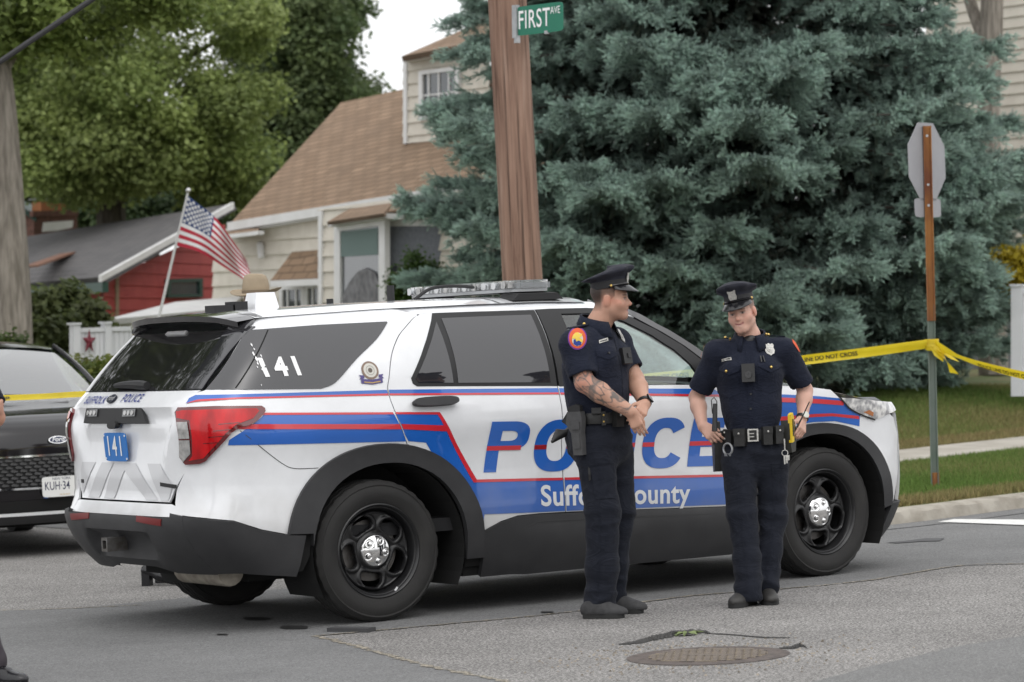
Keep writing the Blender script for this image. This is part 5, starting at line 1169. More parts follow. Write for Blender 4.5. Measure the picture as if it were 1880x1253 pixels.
# commemorative badge on the rear pillar
cx, cz = .017, 1.347
bd = panel('anniversary_badge', arc(cx, cz, .052, .050, 0, 360, 28)[:-1], S, mat('badge_brown', (.23, .16, .12), .5), suv, d=.003, cell=.06)
panel('badge_face', arc(cx, cz, .040, .039, 0, 360, 28)[:-1], S, mat('badge_cream', (.62, .60, .55), .5), bd, d=.004, cell=.06)
panel('badge_centre', [arc(cx, cz, .013, .013, 0, 360, 16)[:-1]], S, mat('badge_dark', (.12, .10, .08), .5), bd, d=.005, cell=.06)
panel('badge_ring', [arc(cx, cz, .026, .026, 0, 360, 24)+arc(cx, cz, .023, .023, 360, 0, 24)], S, mat('badge_grey', (.35, .33, .30), .5), bd, d=.005, cell=.06)
panel('badge_ribbon', [[(cx-.068, cz-.068), (cx, cz-.078), (cx+.066, cz-.070), (cx+.064, cz-.045), (cx, cz-.052), (cx-.066, cz-.043)], [(cx-.076, cz-.022), (cx-.045, cz-.026), (cx-.045, cz-.042), (cx-.074, cz-.046), (cx-.066, cz-.034)], [(cx+.076, cz-.024), (cx+.045, cz-.026), (cx+.045, cz-.042), (cx+.076, cz-.048), (cx+.066, cz-.036)]], S, mat('ribbon_purple', (.09, .07, .22), .5), bd, d=.0045, cell=.06)
panel('ribbon_band', [[(cx-.05, cz-.066), (cx, cz-.072), (cx+.05, cz-.067), (cx+.05, cz-.060), (cx, cz-.065), (cx-.05, cz-.059)]], S, mat('ribbon_gold', (.45, .30, .12), .5), bd, d=.0055, cell=.06)
# fuel-flap / bumper seam lines
panel('body_seam', [stroke([(-.80, 1.065), (-.702, .984), (-.57, .885), (-.50, .852), (-.40, .845), (-.35, .845)], .004)], S, SEAM, suv, d=.0012)
# -- wheels
def hole_d(x, y, ang):
    """signed measure of a bean-shaped window in the steel wheel"""
    r_ = math.hypot(x, y); th = (math.atan2(y, x)-ang+math.pi) % (2*math.pi)-math.pi
    return (abs(th*r_/.062)**2.4+abs((r_-.158)/.037)**2.4)**(1/2.4)-1
def make_wheel(parent, loc, rz=0, spin=0):
    wt = empty('wheel', loc, rz); wt.parent = parent
    Mw = Matrix.Rotation(R(90), 4, 'X')   # lathe z -> -y (outwards on the right side)
    bm = bmesh.new()
    prof = [(.236, .080), (.246, .098), (.252, .104), (.268, .112), (.30, .122), (.325, .121), (.345, .113), (.353, .116), (.366, .104), (.375, .094)]
    tread = []
    for z in np.linspace(.092, -.092, 48):
        g = any(abs(z-c) < .006 for c in (-.06, -.022, .022, .06)); tread.append((.381-.010*g-.004*(abs(z)/.092)**4, z))
    prof = prof+tread+[(r_, -h) for r_, h in prof[::-1]]
    add_lathe(bm, prof, 96, Mw, close=False)
    bm.faces.ensure_lookup_table()
    for f in [f for f in bm.faces if len(f.verts) > 10]: bm.faces.remove(f)
    # shoulder tread blocks: pull every other strip in
    for v in bm.verts:
        rr = math.hypot(v.co.x, v.co.z); 
        if rr > .364:
            k = int(round((math.atan2(v.co.z, v.co.x)/(2*math.pi)*96))) 
            if k % 3 == 0 and abs(v.co.y) > .03:
                s_ = (rr-.005)/rr; v.co.x *= s_; v.co.z *= s_
    ty = bm_obj('tyre', bm, RUB, wt, smooth=True, sharp=30)
    # rim: barrel + disc
    nr, na = 44, 300; V = []; keep = {}
    rs = np.linspace(.06, .236, nr)
    angs = [R(90+27+spin+72*k) for k in range(5)]
    def height(r_, x, y):
        h = np.interp(r_, [.06, .09, .105, .125, .192, .205, .213, .221, .229, .236], [.055, .055, .040, .040, .046, .044, .030, .040, .086, .094])
        hd = min(hole_d(x, y, a) for a in angs); h += .012*math.exp(-((hd-.28)/.22)**2); h -= .016*(1 if hd < .1 else 0)
        h += .010*math.exp(-((r_-.207)/.006)**2)
        return h, hd
    hd_ = np.zeros((nr, na))
    for i, r_ in enumerate(rs):
        for j in range(na):
            t = 2*math.pi*j/na; x, y = r_*math.cos(t), r_*math.sin(t); h, hd_[i, j] = height(r_, x, y); V.append((x, -h, y))
    F = []
    for i in range(nr-1):
        for j in range(na):
            j2 = (j+1) % na
            if min(hd_[i, j], hd_[i+1, j], hd_[i, j2], hd_[i+1, j2]) > 0: F.append((i*na+j, i*na+j2, (i+1)*na+j2, (i+1)*na+j))
    rim = mesh_obj('rim', V, F, STEEL, wt, smooth=True, sharp=60)
    md = rim.modifiers.new('s', 'SOLIDIFY'); md.thickness = .004; md.offset = 0
    bm = bmesh.new(); add_lathe(bm, [(.235, .092), (.240, .104), (.248, .110), (.254, .106), (.252, .092), (.236, .05), (.21, .0), (.21, -.09), (.24, -.10)], 64, Mw)
    for f in [f for f in bm.faces if len(f.verts) > 10]: bm.faces.remove(f)
    bm_obj('rim_barrel', bm, STEEL, rim, smooth=True, sharp=40)
    bm = bmesh.new(); add_lathe(bm, [(.0005, .0), (.165, .0), (.165, -.02), (.0005, -.02)], 48, Mw); bm_obj('brake_disc', bm, BRAKE, wt, smooth=True)
    # chrome cap with lug bumps
    V, F = [], []; nr, na = 30, 120
    for i, r_ in enumerate(np.linspace(.0005, .089, nr)):
        for j in range(na):
            t = 2*math.pi*j/na; x, y = r_*math.cos(t), r_*math.sin(t)
            h = .088-.020*(r_/.089)**2-.016*(r_ > .084)
            for k in range(5):
                a = R(63+spin+72*k); dd = math.hypot(x-.057*math.cos(a), y-.057*math.sin(a))
                h += -.006*math.exp(-((dd-.016)/.004)**2)+.010*(1 if dd < .010 else math.exp(-((dd-.010)/.004)**2))
            V.append((x, -h, y))
    for i in range(nr-1):
        for j in range(na): F.append((i*na+j, i*na+(j+1) % na, (i+1)*na+(j+1) % na, (i+1)*na+j))
    mesh_obj('hub_cap', V, F, CHROME, wt, smooth=True)
    return wt
w1 = make_wheel(suv, (0, -.845, .38), 0, 0)
bm = bmesh.new(); add_box(bm, (-.004, -.102, -.012), (.004, -.094, .012), Matrix.Rotation(R(-25), 4, 'Y') @ Matrix.Translation((0, 0, 0)))
bw = bm_obj('balance_weight', bm, SILV, w1); 
for v in bw.data.vertices: v.co = Vector((v.co.x*5+.105, v.co.y, v.co.z*1.0-.205)) if False else v.co
bw.location = (.098, -.002, -.212); bw.rotation_euler = (0, R(65), 0)
def copy_tree(o, parent):
    c = o.copy(); COL.objects.link(c); c.parent = parent
    for ch in list(o.children): copy_tree(ch, c)
    return c
w2 = make_wheel(suv, (3.025, -.845, .38), R(6), 8)
for src_, x in ((w1, 0), (w2, 3.025)):
    c = copy_tree(src_, suv); c.location = (x, .845, .38); c.rotation_euler = (0, 0, R(180)+(R(6) if x > 1 else 0))
# -- underbody, exhaust, axle
bm = bmesh.new(); add_box(bm, (-.62, -.62, .25), (3.6, .62, .40)); add_box(bm, (.56, -.88, .195), (2.50, .88, .30)); add_box(bm, (-.82, -.60, .38), (-.5, .60, .60)); bm_obj('underbody', bm, DARK, suv)
bm = bmesh.new(); add_tube(bm, [(-.74, -.66+.52*t, .315) for t in np.linspace(0, 1, 26)], [.075+.006*(k % 2) for k in range(26)], 16); bm_obj('exhaust_silencer', bm, mat('exhaust_tan', (.42, .38, .32), .6, (.25, .22, .18), scale=14), suv, smooth=True)
bm = bmesh.new(); add_tube(bm, [(0, -.7, .37), (0, .7, .37)], .06, 10); add_tube(bm, [(3.025, -.7, .37), (3.025, .7, .37)], .05, 10); bm_obj('axle', bm, DARK, suv)
# -- interior
INT = mat('cabin_black', (.02, .02, .022), .8)
box_obj('cabin_floor', (-.5, -.85, .45), (2.55, .85, .52), INT, suv)
box_obj('partition', (1.18, -.80, .52), (1.21, .80, 1.45), INT, suv)
for s_ in (-1, 1):
    bm = bmesh.new(); add_box(bm, (1.35, s_*.42-.25, .75), (1.88, s_*.42+.25, .90)); add_box(bm, (1.25, s_*.42-.24, .88), (1.40, s_*.42+.24, 1.30)); bm_obj('seat', bm, INT, suv, bevel=.05, segs=3)
box_obj('dashboard', (2.12, -.80, .80), (2.48, .80, 1.13), INT, suv, bevel=.05)
bm = bmesh.new(); Ms = Matrix.Translation((2.0, .42, 1.05)) @ Matrix.Rotation(R(-65), 4, 'Y'); add_lathe(bm, [(.185+.016*math.cos(t), .016*math.sin(t)) for t in np.linspace(0, 2*math.pi, 9)[:-1]], 28, Ms, close=True); bm_obj('steering_wheel', bm, PLASD, suv, smooth=True)
# -- roof equipment (bolted to the car)
lb = empty('light_bar', (1.29, 0, 1.735)); lb.parent = suv
LENS = lens('clear_polycarbonate', (.9, .92, .93), .92, .04)
def rbox(bm, lo, hi, r): add_box(bm, lo, hi)
pp = arc(0, 0, .155, .60, 0, 360, 56, 5)[:-1]
bm = bmesh.new(); add_prism(bm, [(a, b, .026) for a, b in pp], (0, 0, .048)); bm_obj('bar_lens', bm, LENS, lb, bevel=.008)
bm = bmesh.new(); add_prism(bm, [(a*.98, b*.99, .008) for a, b in pp], (0, 0, .018)); bm_obj('bar_base', bm, mat('bar_grey', (.35, .36, .37), .4), lb, bevel=.004)
BARREF = mat('bar_reflector', (.7, .71, .72), .22, metal=.9)
for k in range(11):
    y = -.52+.104*k
    bm = bmesh.new(); add_box(bm, (-.145, y-.040, .030), (-.11, y+.040, .066)); 
    add_lathe(bm, [(.004, .0), (.018, .018), (.022, .026)], 12, Matrix.Translation((-.13, y, .048)) @ Matrix.Rotation(R(-90), 4, 'Y'))
    bm_obj('lamp_module', bm, BARREF if k % 3 else CLEARL, lb, smooth=True, sharp=30)
bm = bmesh.new(); add_box(bm, (-.10, -.57, .028), (.13, .57, .06)); bm_obj('bar_tray', bm, mat('tray_grey', (.22, .23, .24), .5), lb)
for s_ in (-1, 1):
    bm = bmesh.new(); add_prism(bm, [(-.17, s_*.48-.0, -.030), (.17, s_*.48, -.030), (.13, s_*.48, .008), (-.13, s_*.48, .008)], (0, s_*.16, -.012)); bm_obj('mount_foot', bm, PLASD, lb, bevel=.006)
tube_obj('bar_cable', bezier([(-.42, .02, -.005), (-.30, .02, .055), (-.20, -.12, .06), (-.10, -.30, .03), (-.06, -.40, -.005)], 8), .010, PLASD, lb)
tube_obj('roof_antenna', [(.70, 0, 1.72), (.70, 0, 1.815)], .022, PLASD, suv); tube_obj('roof_antenna', [(.30, .0, 1.72), (.30, 0, 1.75)], .02, PLASD, suv)
bm = bmesh.new(); add_prism(bm, [(-.22, -.075, 1.69), (-.06, -.075, 1.69), (-.06, .075, 1.69), (-.22, .075, 1.69)], (.0, 0, .108))
for v in bm.verts:
    if v.co.z > 1.75: v.co.x = -.14+(v.co.x+.14)*.72; v.co.y *= .75
bm_obj('roof_sensor_housing', bm, PW, suv, bevel=.022, segs=3)
bm = bmesh.new(); add_box(bm, (-.46, -.05, 1.69), (-.33, .06, 1.735)); add_box(bm, (-.34, -.05, 1.70), (-.25, .05, 1.752))
bm_obj('plate_reader_camera', bm, PLASD, suv, bevel=.012)
# ================================================================ people
SKIN = attr_mat('skin', .50, .42, bump=.22, bscale=330, subsurf=.10)
def cloth(name, c1, c2, sc=16.):
    m, nt, b = newmat(name); b.inputs['Roughness'].default_value = .9; b.inputs['Specular IOR Level'].default_value = .14; b.inputs['Sheen Weight'].default_value = .05
    tc = N(nt, 'ShaderNodeTexCoord'); o = tc.outputs['Object']; n = N(nt, 'ShaderNodeTexNoise', Scale=30, Detail=6); L(nt, o, n.inputs['Vector']); r = ramp(nt, [(.3, c1), (.7, c2)], n.outputs['Fac']); L(nt, r.outputs[0], b.inputs['Base Color'])
    mp = N(nt, 'ShaderNodeMapping'); mp.inputs['Scale'].default_value = (.6, .6, 1.5); L(nt, o, mp.inputs[0])
    cr_ = N(nt, 'ShaderNodeTexNoise', Scale=sc, Detail=3, Distortion=1.4); L(nt, mp.outputs[0], cr_.inputs['Vector']); sh_ = ramp(nt, [(.40, 0.), (.5, 1.), (.60, 0.)], cr_.outputs['Fac'])
    b1 = N(nt, 'ShaderNodeBump', Strength=.22, Distance=.014); L(nt, sh_.outputs[0], b1.inputs['Height'])
    wv = N(nt, 'ShaderNodeTexNoise', Scale=700, Detail=2); L(nt, o, wv.inputs['Vector']); b2 = N(nt, 'ShaderNodeBump', Strength=.2, Distance=.004); L(nt, wv.outputs['Fac'], b2.inputs['Height']); L(nt, b1.outputs[0], b2.inputs['Normal']); L(nt, b2.outputs[0], b.inputs['Normal']); return m
NAVY1 = cloth('navy_shirt_cloth', (.0120, .0150, .0270), (.0165, .0195, .033))
NAVY2 = cloth('navy_trouser_cloth', (.0115, .0135, .0205), (.0160, .0180, .026), 7.)
CAPC = mat('cap_cloth', (.011, .012, .021), .8, (.014, .015, .026), scale=40, bump=.2, bscale=600)
PATENT = mat('patent_black', (.008, .008, .010), .22, spec=.45, coat=.15)
LEATH = mat('black_leather', (.012, .012, .012), .42, (.018, .018, .018), scale=40, bump=.15, bscale=200)
SHOE1 = mat('dark_grey_trainer', (.030, .030, .032), .75, (.045, .045, .047), scale=40, bump=.2, bscale=300)
SHOES = mat('black_sole', (.020, .020, .020), .8); SHOE2 = mat('scuffed_black_leather', (.026, .025, .024), .55, (.042, .040, .038), scale=18, bump=.15, bscale=150)
GOLD = mat('gold_button', (.75, .52, .16), .3, metal=.9); SILVB = mat('silver_badge', (.62, .61, .57), .35, (.42, .41, .39), scale=160, metal=.6, bump=.4, bscale=260)
HOLS = mat('holster_grey', (.050, .050, .052), .6, (.065, .065, .067), scale=30, bump=.1, bscale=200)
CAMB = mat('body_camera_black', (.014, .014, .015), .45)
def rot2(f): f = np.array([f[0], f[1], 0.]); f /= np.linalg.norm(f); return f, np.array([f[1], -f[0], 0.])   # facing, the person's own right
class Fig:
    def __init__(s, name, px, py, label, z=0.):
        s.root = ground(px, py, z); s.depth = float((np.array(s.root)-CAMP)@CF)
        s.name = name; s.label = label
        s.lc = np.array([(CAMP-np.array(s.root))@HR, (CAMP-np.array(s.root))@HF, CAMP[2]-s.root.z])
    def loc(s, w): w = np.array(w)-np.array(s.root); return np.array([w@HR, w@HF, w[2]])
    def J(s, x, y, dy=0.): return s.loc(at(x, y, s.depth+dy))
    def dirv(s, x, y): r_ = ray(x, y); v = np.array([r_@HR, r_@HF, r_[2]]); return v/np.linalg.norm(v)
    def sample(s, fld, P):
        q = (P-fld.lo)/fld.res; q = np.clip(q, 0, np.array(fld.n)-1.001); i = q.astype(int); t = q-i; d = fld.d; out = 0
        for a in (0, 1):
            for b in (0, 1):
                for c in (0, 1): out = out+d[i[..., 0]+a, i[..., 1]+b, i[..., 2]+c]*((t[..., 0] if a else 1-t[..., 0])*(t[..., 1] if b else 1-t[..., 1])*(t[..., 2] if c else 1-t[..., 2]))
        return out
    def hit(s, fld, x, y):
        d = s.dirv(x, y); ts = np.linspace(s.depth-1.0, s.depth+1.4, 1600); P = s.lc+ts[:, None]*d
        inb = ((P > fld.lo) & (P < fld.lo+fld.res*(np.array(fld.n)-1))).all(1); v = np.where(inb, s.sample(fld, P), 1.); k = np.argmax(v < 0)
        if v[k] >= 0: k = int(np.argmin(v))
        p = P[k]; e = .006; g = np.array([float(s.sample(fld, p+e*a)-s.sample(fld, p-e*a)) for a in np.eye(3)]); g = g/(np.linalg.norm(g)+1e-9); p = p-g*max(0., float(v[k])) if v[k] > 0 else p; return p, g
    def decal(s, name, poly, m, parent, fld, off=.003, cell=7., thick=0.):
        bm = cut_poly(poly, cell); P = []
        for v in bm.verts: p, n = s.hit(fld, v.co.x, v.co.y); P.append(p+n*off)
        for v, p in zip(bm.verts, P): v.co = p
        return bm_obj(name, bm, m, parent, smooth=True)
    def frame_hit(s, fld, x, y, up=(0, 0, 1)):
        p, n = s.hit(fld, x, y); n = Vector(n); r_ = Vector(up).cross(n).normalized(); return Vector(p), r_, n.cross(r_), n
    def blk(s, name, fld, x, y, w_, h_, t_, m, parent, off=0., bevel=.004, up=(0, 0, 1), n=None):
        """small rounded block lying on the cloth at pixel x, y"""
        p, r_, u_, nn = s.frame_hit(fld, x, y, up)
        if n is not None: nn = Vector(n).normalized(); r_ = Vector(up).cross(nn).normalized(); u_ = nn.cross(r_)
        M = basis(p+nn*off, r_, u_); return box_obj(name, (-w_/2, -h_/2, -.004), (w_/2, h_/2, t_), m, parent, M, bevel)
    def start(s, body, it=2, colfn=None):
        V, F = body.mesh(); V = relax(V, F, it)
        s.obj = mesh_obj(s.name, V, F, SKIN, None, smooth=True, colors=colfn(V)); s.obj.location = s.root; s.obj.rotation_euler = (0, 0, -YAW)
        tag(s.obj, s.label, 'person'); return s.obj
def uni(a, b, k=.015):
    h = np.clip(.5+.5*(b.d-a.d)/k, 0, 1); a.d = b.d*(1-h)+a.d*h-k*h*(1-h)
def head_sdf(F, c, f, up, k=.9, smile=0.):
    """head centred between the ears; f facing, up head up"""
    f = np.array(f, float); f /= np.linalg.norm(f); up = np.array(up, float); up -= f*(up@f); up /= np.linalg.norm(up); r_ = np.cross(f, up); M = np.stack([r_, f, up]); c = np.array(c)
    Wd = lambda p: c+np.array(p)@M*k
    E = lambda p, r, kk=.02, op='u': F.ell(Wd(p), np.array(r)*k, kk, M, op)
    K = lambda a, b, ra, rb=None, kk=.012: F.cone(Wd(a), Wd(b), ra*k, (ra if rb is None else rb)*k, kk)
    E((0, -.015, .045), (.080, .102, .088), .01); E((0, .030, -.025), (.0625, .072, .095), .03); E((0, .052, -.062), (.050, .046, .052), .03)
    for s_ in (-1, 1):
        K((s_*.052, -.005, -.055), (s_*.020, .072, -.100), .018, .016, .025); E((s_*.046, .064, -.030), (.027, .026, .026), .03); E((s_*.0805, -.008, -.008), (.010, .020, .034), .006)
    K((-.012, .082, -.104), (.012, .082, -.104), .019, None, .02)
    K((-.036, .086, .022), (.036, .086, .022), .013, None, .018)
    for s_ in (-1, 1): E((s_*.033, .104, .000), (.017, .016, .012), .010, 's')
    for s_ in (-1, 1): E((s_*.033, .078, -.001), (.016, .015, .0125), .003)
    K((0, .092, .006), (0, .117, -.032), .008, .0135, .012)
    for s_ in (-1, 1): E((s_*.014, .101, -.036), (.009, .010, .008), .008)
    K((-.021-.004*smile, .089-.004*smile, -.064+.006*smile), (0, .098, -.066), .0075, .009, .008); K((.021+.004*smile, .089-.004*smile, -.064+.006*smile), (0, .098, -.066), .0075, .009, .008)
    K((-.017, .091, -.077+.002*smile), (0, .096, -.079), .007, .009, .008); K((.017, .091, -.077+.002*smile), (0, .096, -.079), .007, .009, .008)
    F.cone(Wd((-.023-.005*smile, .102, -.0705+.007*smile)), Wd((.0, .107, -.0715)), .0028, .004, .004, op='s'); F.cone(Wd((.023+.005*smile, .102, -.0705+.007*smile)), Wd((.0, .107, -.0715)), .0028, .004, .004, op='s')
    return M, c, k
def head_cols(V, hd, base, hair, lip, stub=0., smile=0.):
    M, c, k = hd; q = ((V-c)@M.T)/k; C = np.tile(np.array(base), (len(V), 1)); x, y, z = np.abs(q[:, 0]), q[:, 1], q[:, 2]
    inh = (np.linalg.norm(q, axis=1) < .17)
    n = waves(V, 7, 45)[:, None]+.6*waves(V, 8, 160)[:, None]; C *= 1+.06*n
    def put(m_, col, a=1.): 
        m_ = (np.clip(m_, 0, 1)*inh)[:, None]*a; C[:] = C*(1-m_)+np.array(col)*m_
    put(np.exp(-((x-.045)/.022)**2-((z+.03)/.025)**2)*(y > .04), (base[0]*1.10, base[1]*.84, base[2]*.80), .38)
    put(np.exp(-((x)/.015)**2-((z+.035)/.012)**2)*(y > .09), (base[0]*1.1, base[1]*.82, base[2]*.78), .6)
    put((x > .07)*np.exp(-((z+.008)/.03)**2), (base[0]*1.1, base[1]*.78, base[2]*.74), .6)
    if stub: put(1/(1+np.exp((z+.055+.25*np.maximum(0, x-.05))*170))*(y > .0)*(1-np.exp(-((x)/.026)**2-((z+.07)/.010)**2)), [b*.55 for b in base], stub)
    zl = -.0705+.010*smile*np.clip((x-.006)/.02, 0, 1); put(np.exp(-((z-zl)/.0075)**4)*(x < .024+.004*smile)*(y > .075), lip, .8)
    put(np.exp(-((z-zl)/.0020)**2)*(x < .022+.004*smile)*(y > .075), (.09, .03, .03), .8)
    if smile: put(np.exp(-((z-zl+.004)/.0032)**2)*(x < .019)*(y > .075), (.50, .42, .38), .45)
    put(np.exp(-((z-.022-.05*np.maximum(0, x-.035)*-1)/.0052)**2)*(x > .012)*(x < .052)*(y > .06), hair, .7)
    put(np.exp(-((x-.033)/.015)**4-((z+.001)/.0045)**4)*(y > .07), (.40, .34, .31)); put(np.exp(-((x-.033)/.0065)**4-((z+.001)/.0062)**4)*(y > .07), (.03, .022, .018))
    put(np.exp(-((x-.033)/.019)**4-((z-.0065)/.0028)**2)*(y > .065), (.06, .035, .03), .85)
    hl = (z > -.018+.9*np.maximum(0, y))*(y < .040)*(z > -.075)*(x > .03)*(np.exp(-((y+.008)/.020)**4-((z+.010)/.032)**4) < .3); put(hl*np.clip((z+.03)/.07, 0, 1), hair, .75)
    put(np.clip((-y-.030)/.02, 0, 1)*(z > -.07)*np.clip((z+.085)/.07, 0, 1), hair, .85)
    return C
def hand(F, wrist, d, n, t, curl=(.5, .5, .55, .6), thumb=(.5, .2), k=1., spread=.10, rs=.0085):
    """wrist point; d fingers' direction, n back of the hand's normal (away from palm), t towards the thumb; curls per finger (radians per joint)"""
    d = np.array(d, float); d /= np.linalg.norm(d); n = np.array(n, float); n -= d*(n@d); n /= np.linalg.norm(n); t_ = np.cross(d, n)
    if t_@np.array(t) < 0: t_ = -t_
    t = t_; w_ = np.array(wrist, float); P = lambda a, b, c: w_+(d*a+t*b+n*c)*k
    for b in (-.026, -.009, .009, .026): F.cone(P(0, b*.55, 0), P(.080-.006*abs(b)*50*.3, b, .002), .0135*k, .0105*k, .012)
    for i, (b, ls) in enumerate(((.027, (.040, .025, .020)), (.009, (.045, .028, .021)), (-.009, (.042, .026, .021)), (-.026, (.033, .020, .018)))):
        p = np.array([.082-.004*abs(i-1), b, .002]); a = 0.; sp = b*spread/.027
        for j, l in enumerate(ls):
            a += curl[i]*(.9 if j == 0 else 1.05 if j == 1 else .7); q = p+np.array([math.cos(a)*l, math.sin(sp)*l, -math.sin(a)*l]); r0 = (rs, rs*.93, rs*.86)[j]*(.9 if i == 3 else 1)
            F.cone(P(*p), P(*q), r0*k, r0*.9*k, .0035); p = q
    a0, a1 = thumb; p0 = np.array([.018, .024, -.004]); p1 = p0+np.array([.030*math.cos(a0), .030*math.sin(a0), -.010]); p2 = p1+np.array([.030*math.cos(a1), .028*math.sin(a1), -.010]); p3 = p2+np.array([.026*math.cos(a1-.3), .026*math.sin(a1-.3), -.008])
    F.cone(P(*p0), P(*p1), .0145*k, .0115*k, .01); F.cone(P(*p1), P(*p2), .0108*k, .0098*k, .004); F.cone(P(*p2), P(*p3), .0098*k, .0080*k, .004)
def shoe(F, heel, toe, k=1., h=.075, wd=.046):
    """upper of a shoe; heel and toe are ground points"""
    heel = np.array(heel, float); toe = np.array(toe, float); d = toe-heel; Ln = np.linalg.norm(d); d /= Ln; u = np.array([0, 0, 1.]); s_ = np.cross(d, u)
    M = np.stack([s_, d, u]); P = lambda a, c: heel+d*a*Ln+u*c
    F.ell(P(.17, .045), (wd*.80, .058, .050), .02, M); F.ell(P(.45, .040), (wd*.86, .085, .044), .03, M); F.ell(P(.74, .032), (wd, .080, .036), .03, M); F.cone(P(.22, .05), P(.27, h), .036, .034, .03); F.cone(P(.30, .07), P(.55, .055), .036, .034, .02)
def sole(bm, heel, toe, wd=.047, h=.026, z0=0.):
    heel = np.array(heel, float); toe = np.array(toe, float); d = toe-heel; Ln = np.linalg.norm(d); d /= Ln; s_ = np.cross(d, (0, 0, 1.)); pts = []
    for a, w_ in ((-.01, .45), (.05, .72), (.2, .80), (.45, .76), (.65, 1.0), (.85, .92), (.96, .60), (1.0, .25)): pts.append((a, w_))
    poly = [heel+d*a*Ln+s_*w_*wd for a, w_ in pts]+[heel+d*a*Ln-s_*w_*wd for a, w_ in pts[::-1]]
    add_prism(bm, [(p[0], p[1], z0+.001) for p in poly], (0, 0, h))
def shoes_for(fig, name, pr, upper, k=1., sole_h=.026):
    for heel, toe in pr:
        lo = np.minimum(heel, toe)-.12; hi = np.maximum(heel, toe)+.12; F = Field((lo[0], lo[1], -.02), (hi[0], hi[1], .2), .006); shoe(F, heel, toe); F.plane((0, 0, .018), (0, 0, -1))
        o = field_obj(name, F, upper, fig.obj); bm = bmesh.new(); sole(bm, heel, toe, h=sole_h); bm_obj('sole', bm, SHOES, o, bevel=.005)
        d = np.array(toe)-np.array(heel); Ln = np.linalg.norm(d); d /= Ln; s_ = np.cross(d, (0, 0, 1.)); bm = bmesh.new()
        for j in range(4):
            c = np.array(heel)+d*Ln*(.40+.075*j)+np.array([0, 0, .104-.0095*j]); add_tube(bm, [c-s_*.020, c+np.array([0, 0, .003]), c+s_*.020], .0035, 6)
        bm_obj('laces', bm, SHOES, o, smooth=True)
def lathe_ell(bm, c, f, up, prof, ax, ay, n=64, pts8=0.):
    """elliptical lathe: ax, ay scale the radius across and along f"""
    f = np.array(f, float); f /= np.linalg.norm(f); up = np.array(up, float); up -= f*(up@f); up /= np.linalg.norm(up); r_ = np.cross(f, up); rings = []
    for rr, h, tilt in prof:
        ring = []
        for j in range(n):
            t = 2*math.pi*j/n; m_ = 1+pts8*max(0, rr-1.05)*math.cos(8*t)*.35; ring.append(bm.verts.new(np.array(c)+r_*(rr*ax*math.cos(t)*m_)+f*(rr*ay*math.sin(t)*m_)+up*(h+tilt*math.sin(t))))
        rings.append(ring)
    for a, b in zip(rings[:-1], rings[1:]):
        for j in range(n): bm.faces.new((a[j], a[(j+1) % n], b[(j+1) % n], b[j]))
    bm.faces.new(rings[0][::-1]); bm.faces.new(rings[-1])
    return r_, f, up
def cap(fig, hd, tilt=0.):
    """peaked eight-point uniform cap in the head's frame"""
    M, c, k = hd; r_, f, up = M; c = c+up*(.063*k)
    f2 = f*math.cos(tilt)-up*math.sin(tilt); u2 = up*math.cos(tilt)+f*math.sin(tilt)
    bm = bmesh.new(); lathe_ell(bm, c, f2, u2, [(.985, .0, 0), (1.0, .0, 0), (1.01, .020, 0), (1.0, .043, .004), (1.10, .052, .008), (1.38, .066, .016), (1.43, .073, .019), (1.40, .080, .022), (1.05, .091, .024), (.5, .096, .022), (.02, .097, .02)], .086*k, .108*k, 64, .5)
    o = bm_obj('peaked_cap', bm, CAPC, fig.obj, smooth=True, sharp=50)
    W_ = lambda a, b, h: c+r_*a*k+f2*b*k+u2*h*k
    bm = bmesh.new(); lathe_ell(bm, c, f2, u2, [(1.012, .0, 0), (1.022, .001, 0), (1.030, .018, 0), (1.024, .038, 0), (1.01, .039, 0)], .086*k, .108*k, 64); bm_obj('cap_band', bm, mat('cap_braid', (.008, .008, .010), .6, bump=.3, bscale=900), o, smooth=True)
    # visor
    V, F = [], []; n = 25; m_ = 7
    for i in range(n):
        t = math.radians(18+144*i/(n-1))
        for j in range(m_):
            e = j/(m_-1); rr = 1.0+e*.52*max(0, math.sin((t-math.radians(18))/math.radians(144)*math.pi))**.6; V.append(W_(.088*rr*math.cos(t), .110*rr*math.sin(t)*(1+.0*e), .004-.050*e**1.2*math.sin(t)**1.2-.006*math.cos(t)**2*e))
    for i in range(n-1):
        for j in range(m_-1): F.append((i*m_+j, (i+1)*m_+j, (i+1)*m_+j+1, i*m_+j+1))
    v = mesh_obj('visor', V, F, PATENT, o, smooth=True); md = v.modifiers.new('s', 'SOLIDIFY'); md.thickness = .003
    # strap and buttons
    pts = [W_(.0895*math.cos(t), .1125*math.sin(t), .010+.004*math.sin(t)) for t in np.linspace(R(2), R(178), 24)]
    bm = bmesh.new(); add_tube(bm, pts, .0055, 6); bm_obj('chin_strap', bm, PATENT, o, smooth=True)
    for s_ in (-1, 1):
        bm = bmesh.new(); bmesh.ops.create_uvsphere(bm, u_segments=10, v_segments=8, radius=.008, matrix=Matrix.Translation(Vector(W_(s_*.088, .022, .012)))); bm_obj('cap_button', bm, GOLD, o, smooth=True)
    Mb = basis(W_(0, .119, .046), r_, u2*.96+f2*.25); add = shield(Mb, .024, .034, .004); bm_obj('cap_badge', add, SILVB, o, bevel=.0015)
    text_obj('badge_numerals', '4271', .012, Mb @ Matrix.Translation((0, -.014, .0055)), CAMB, o) if False else None
    return o
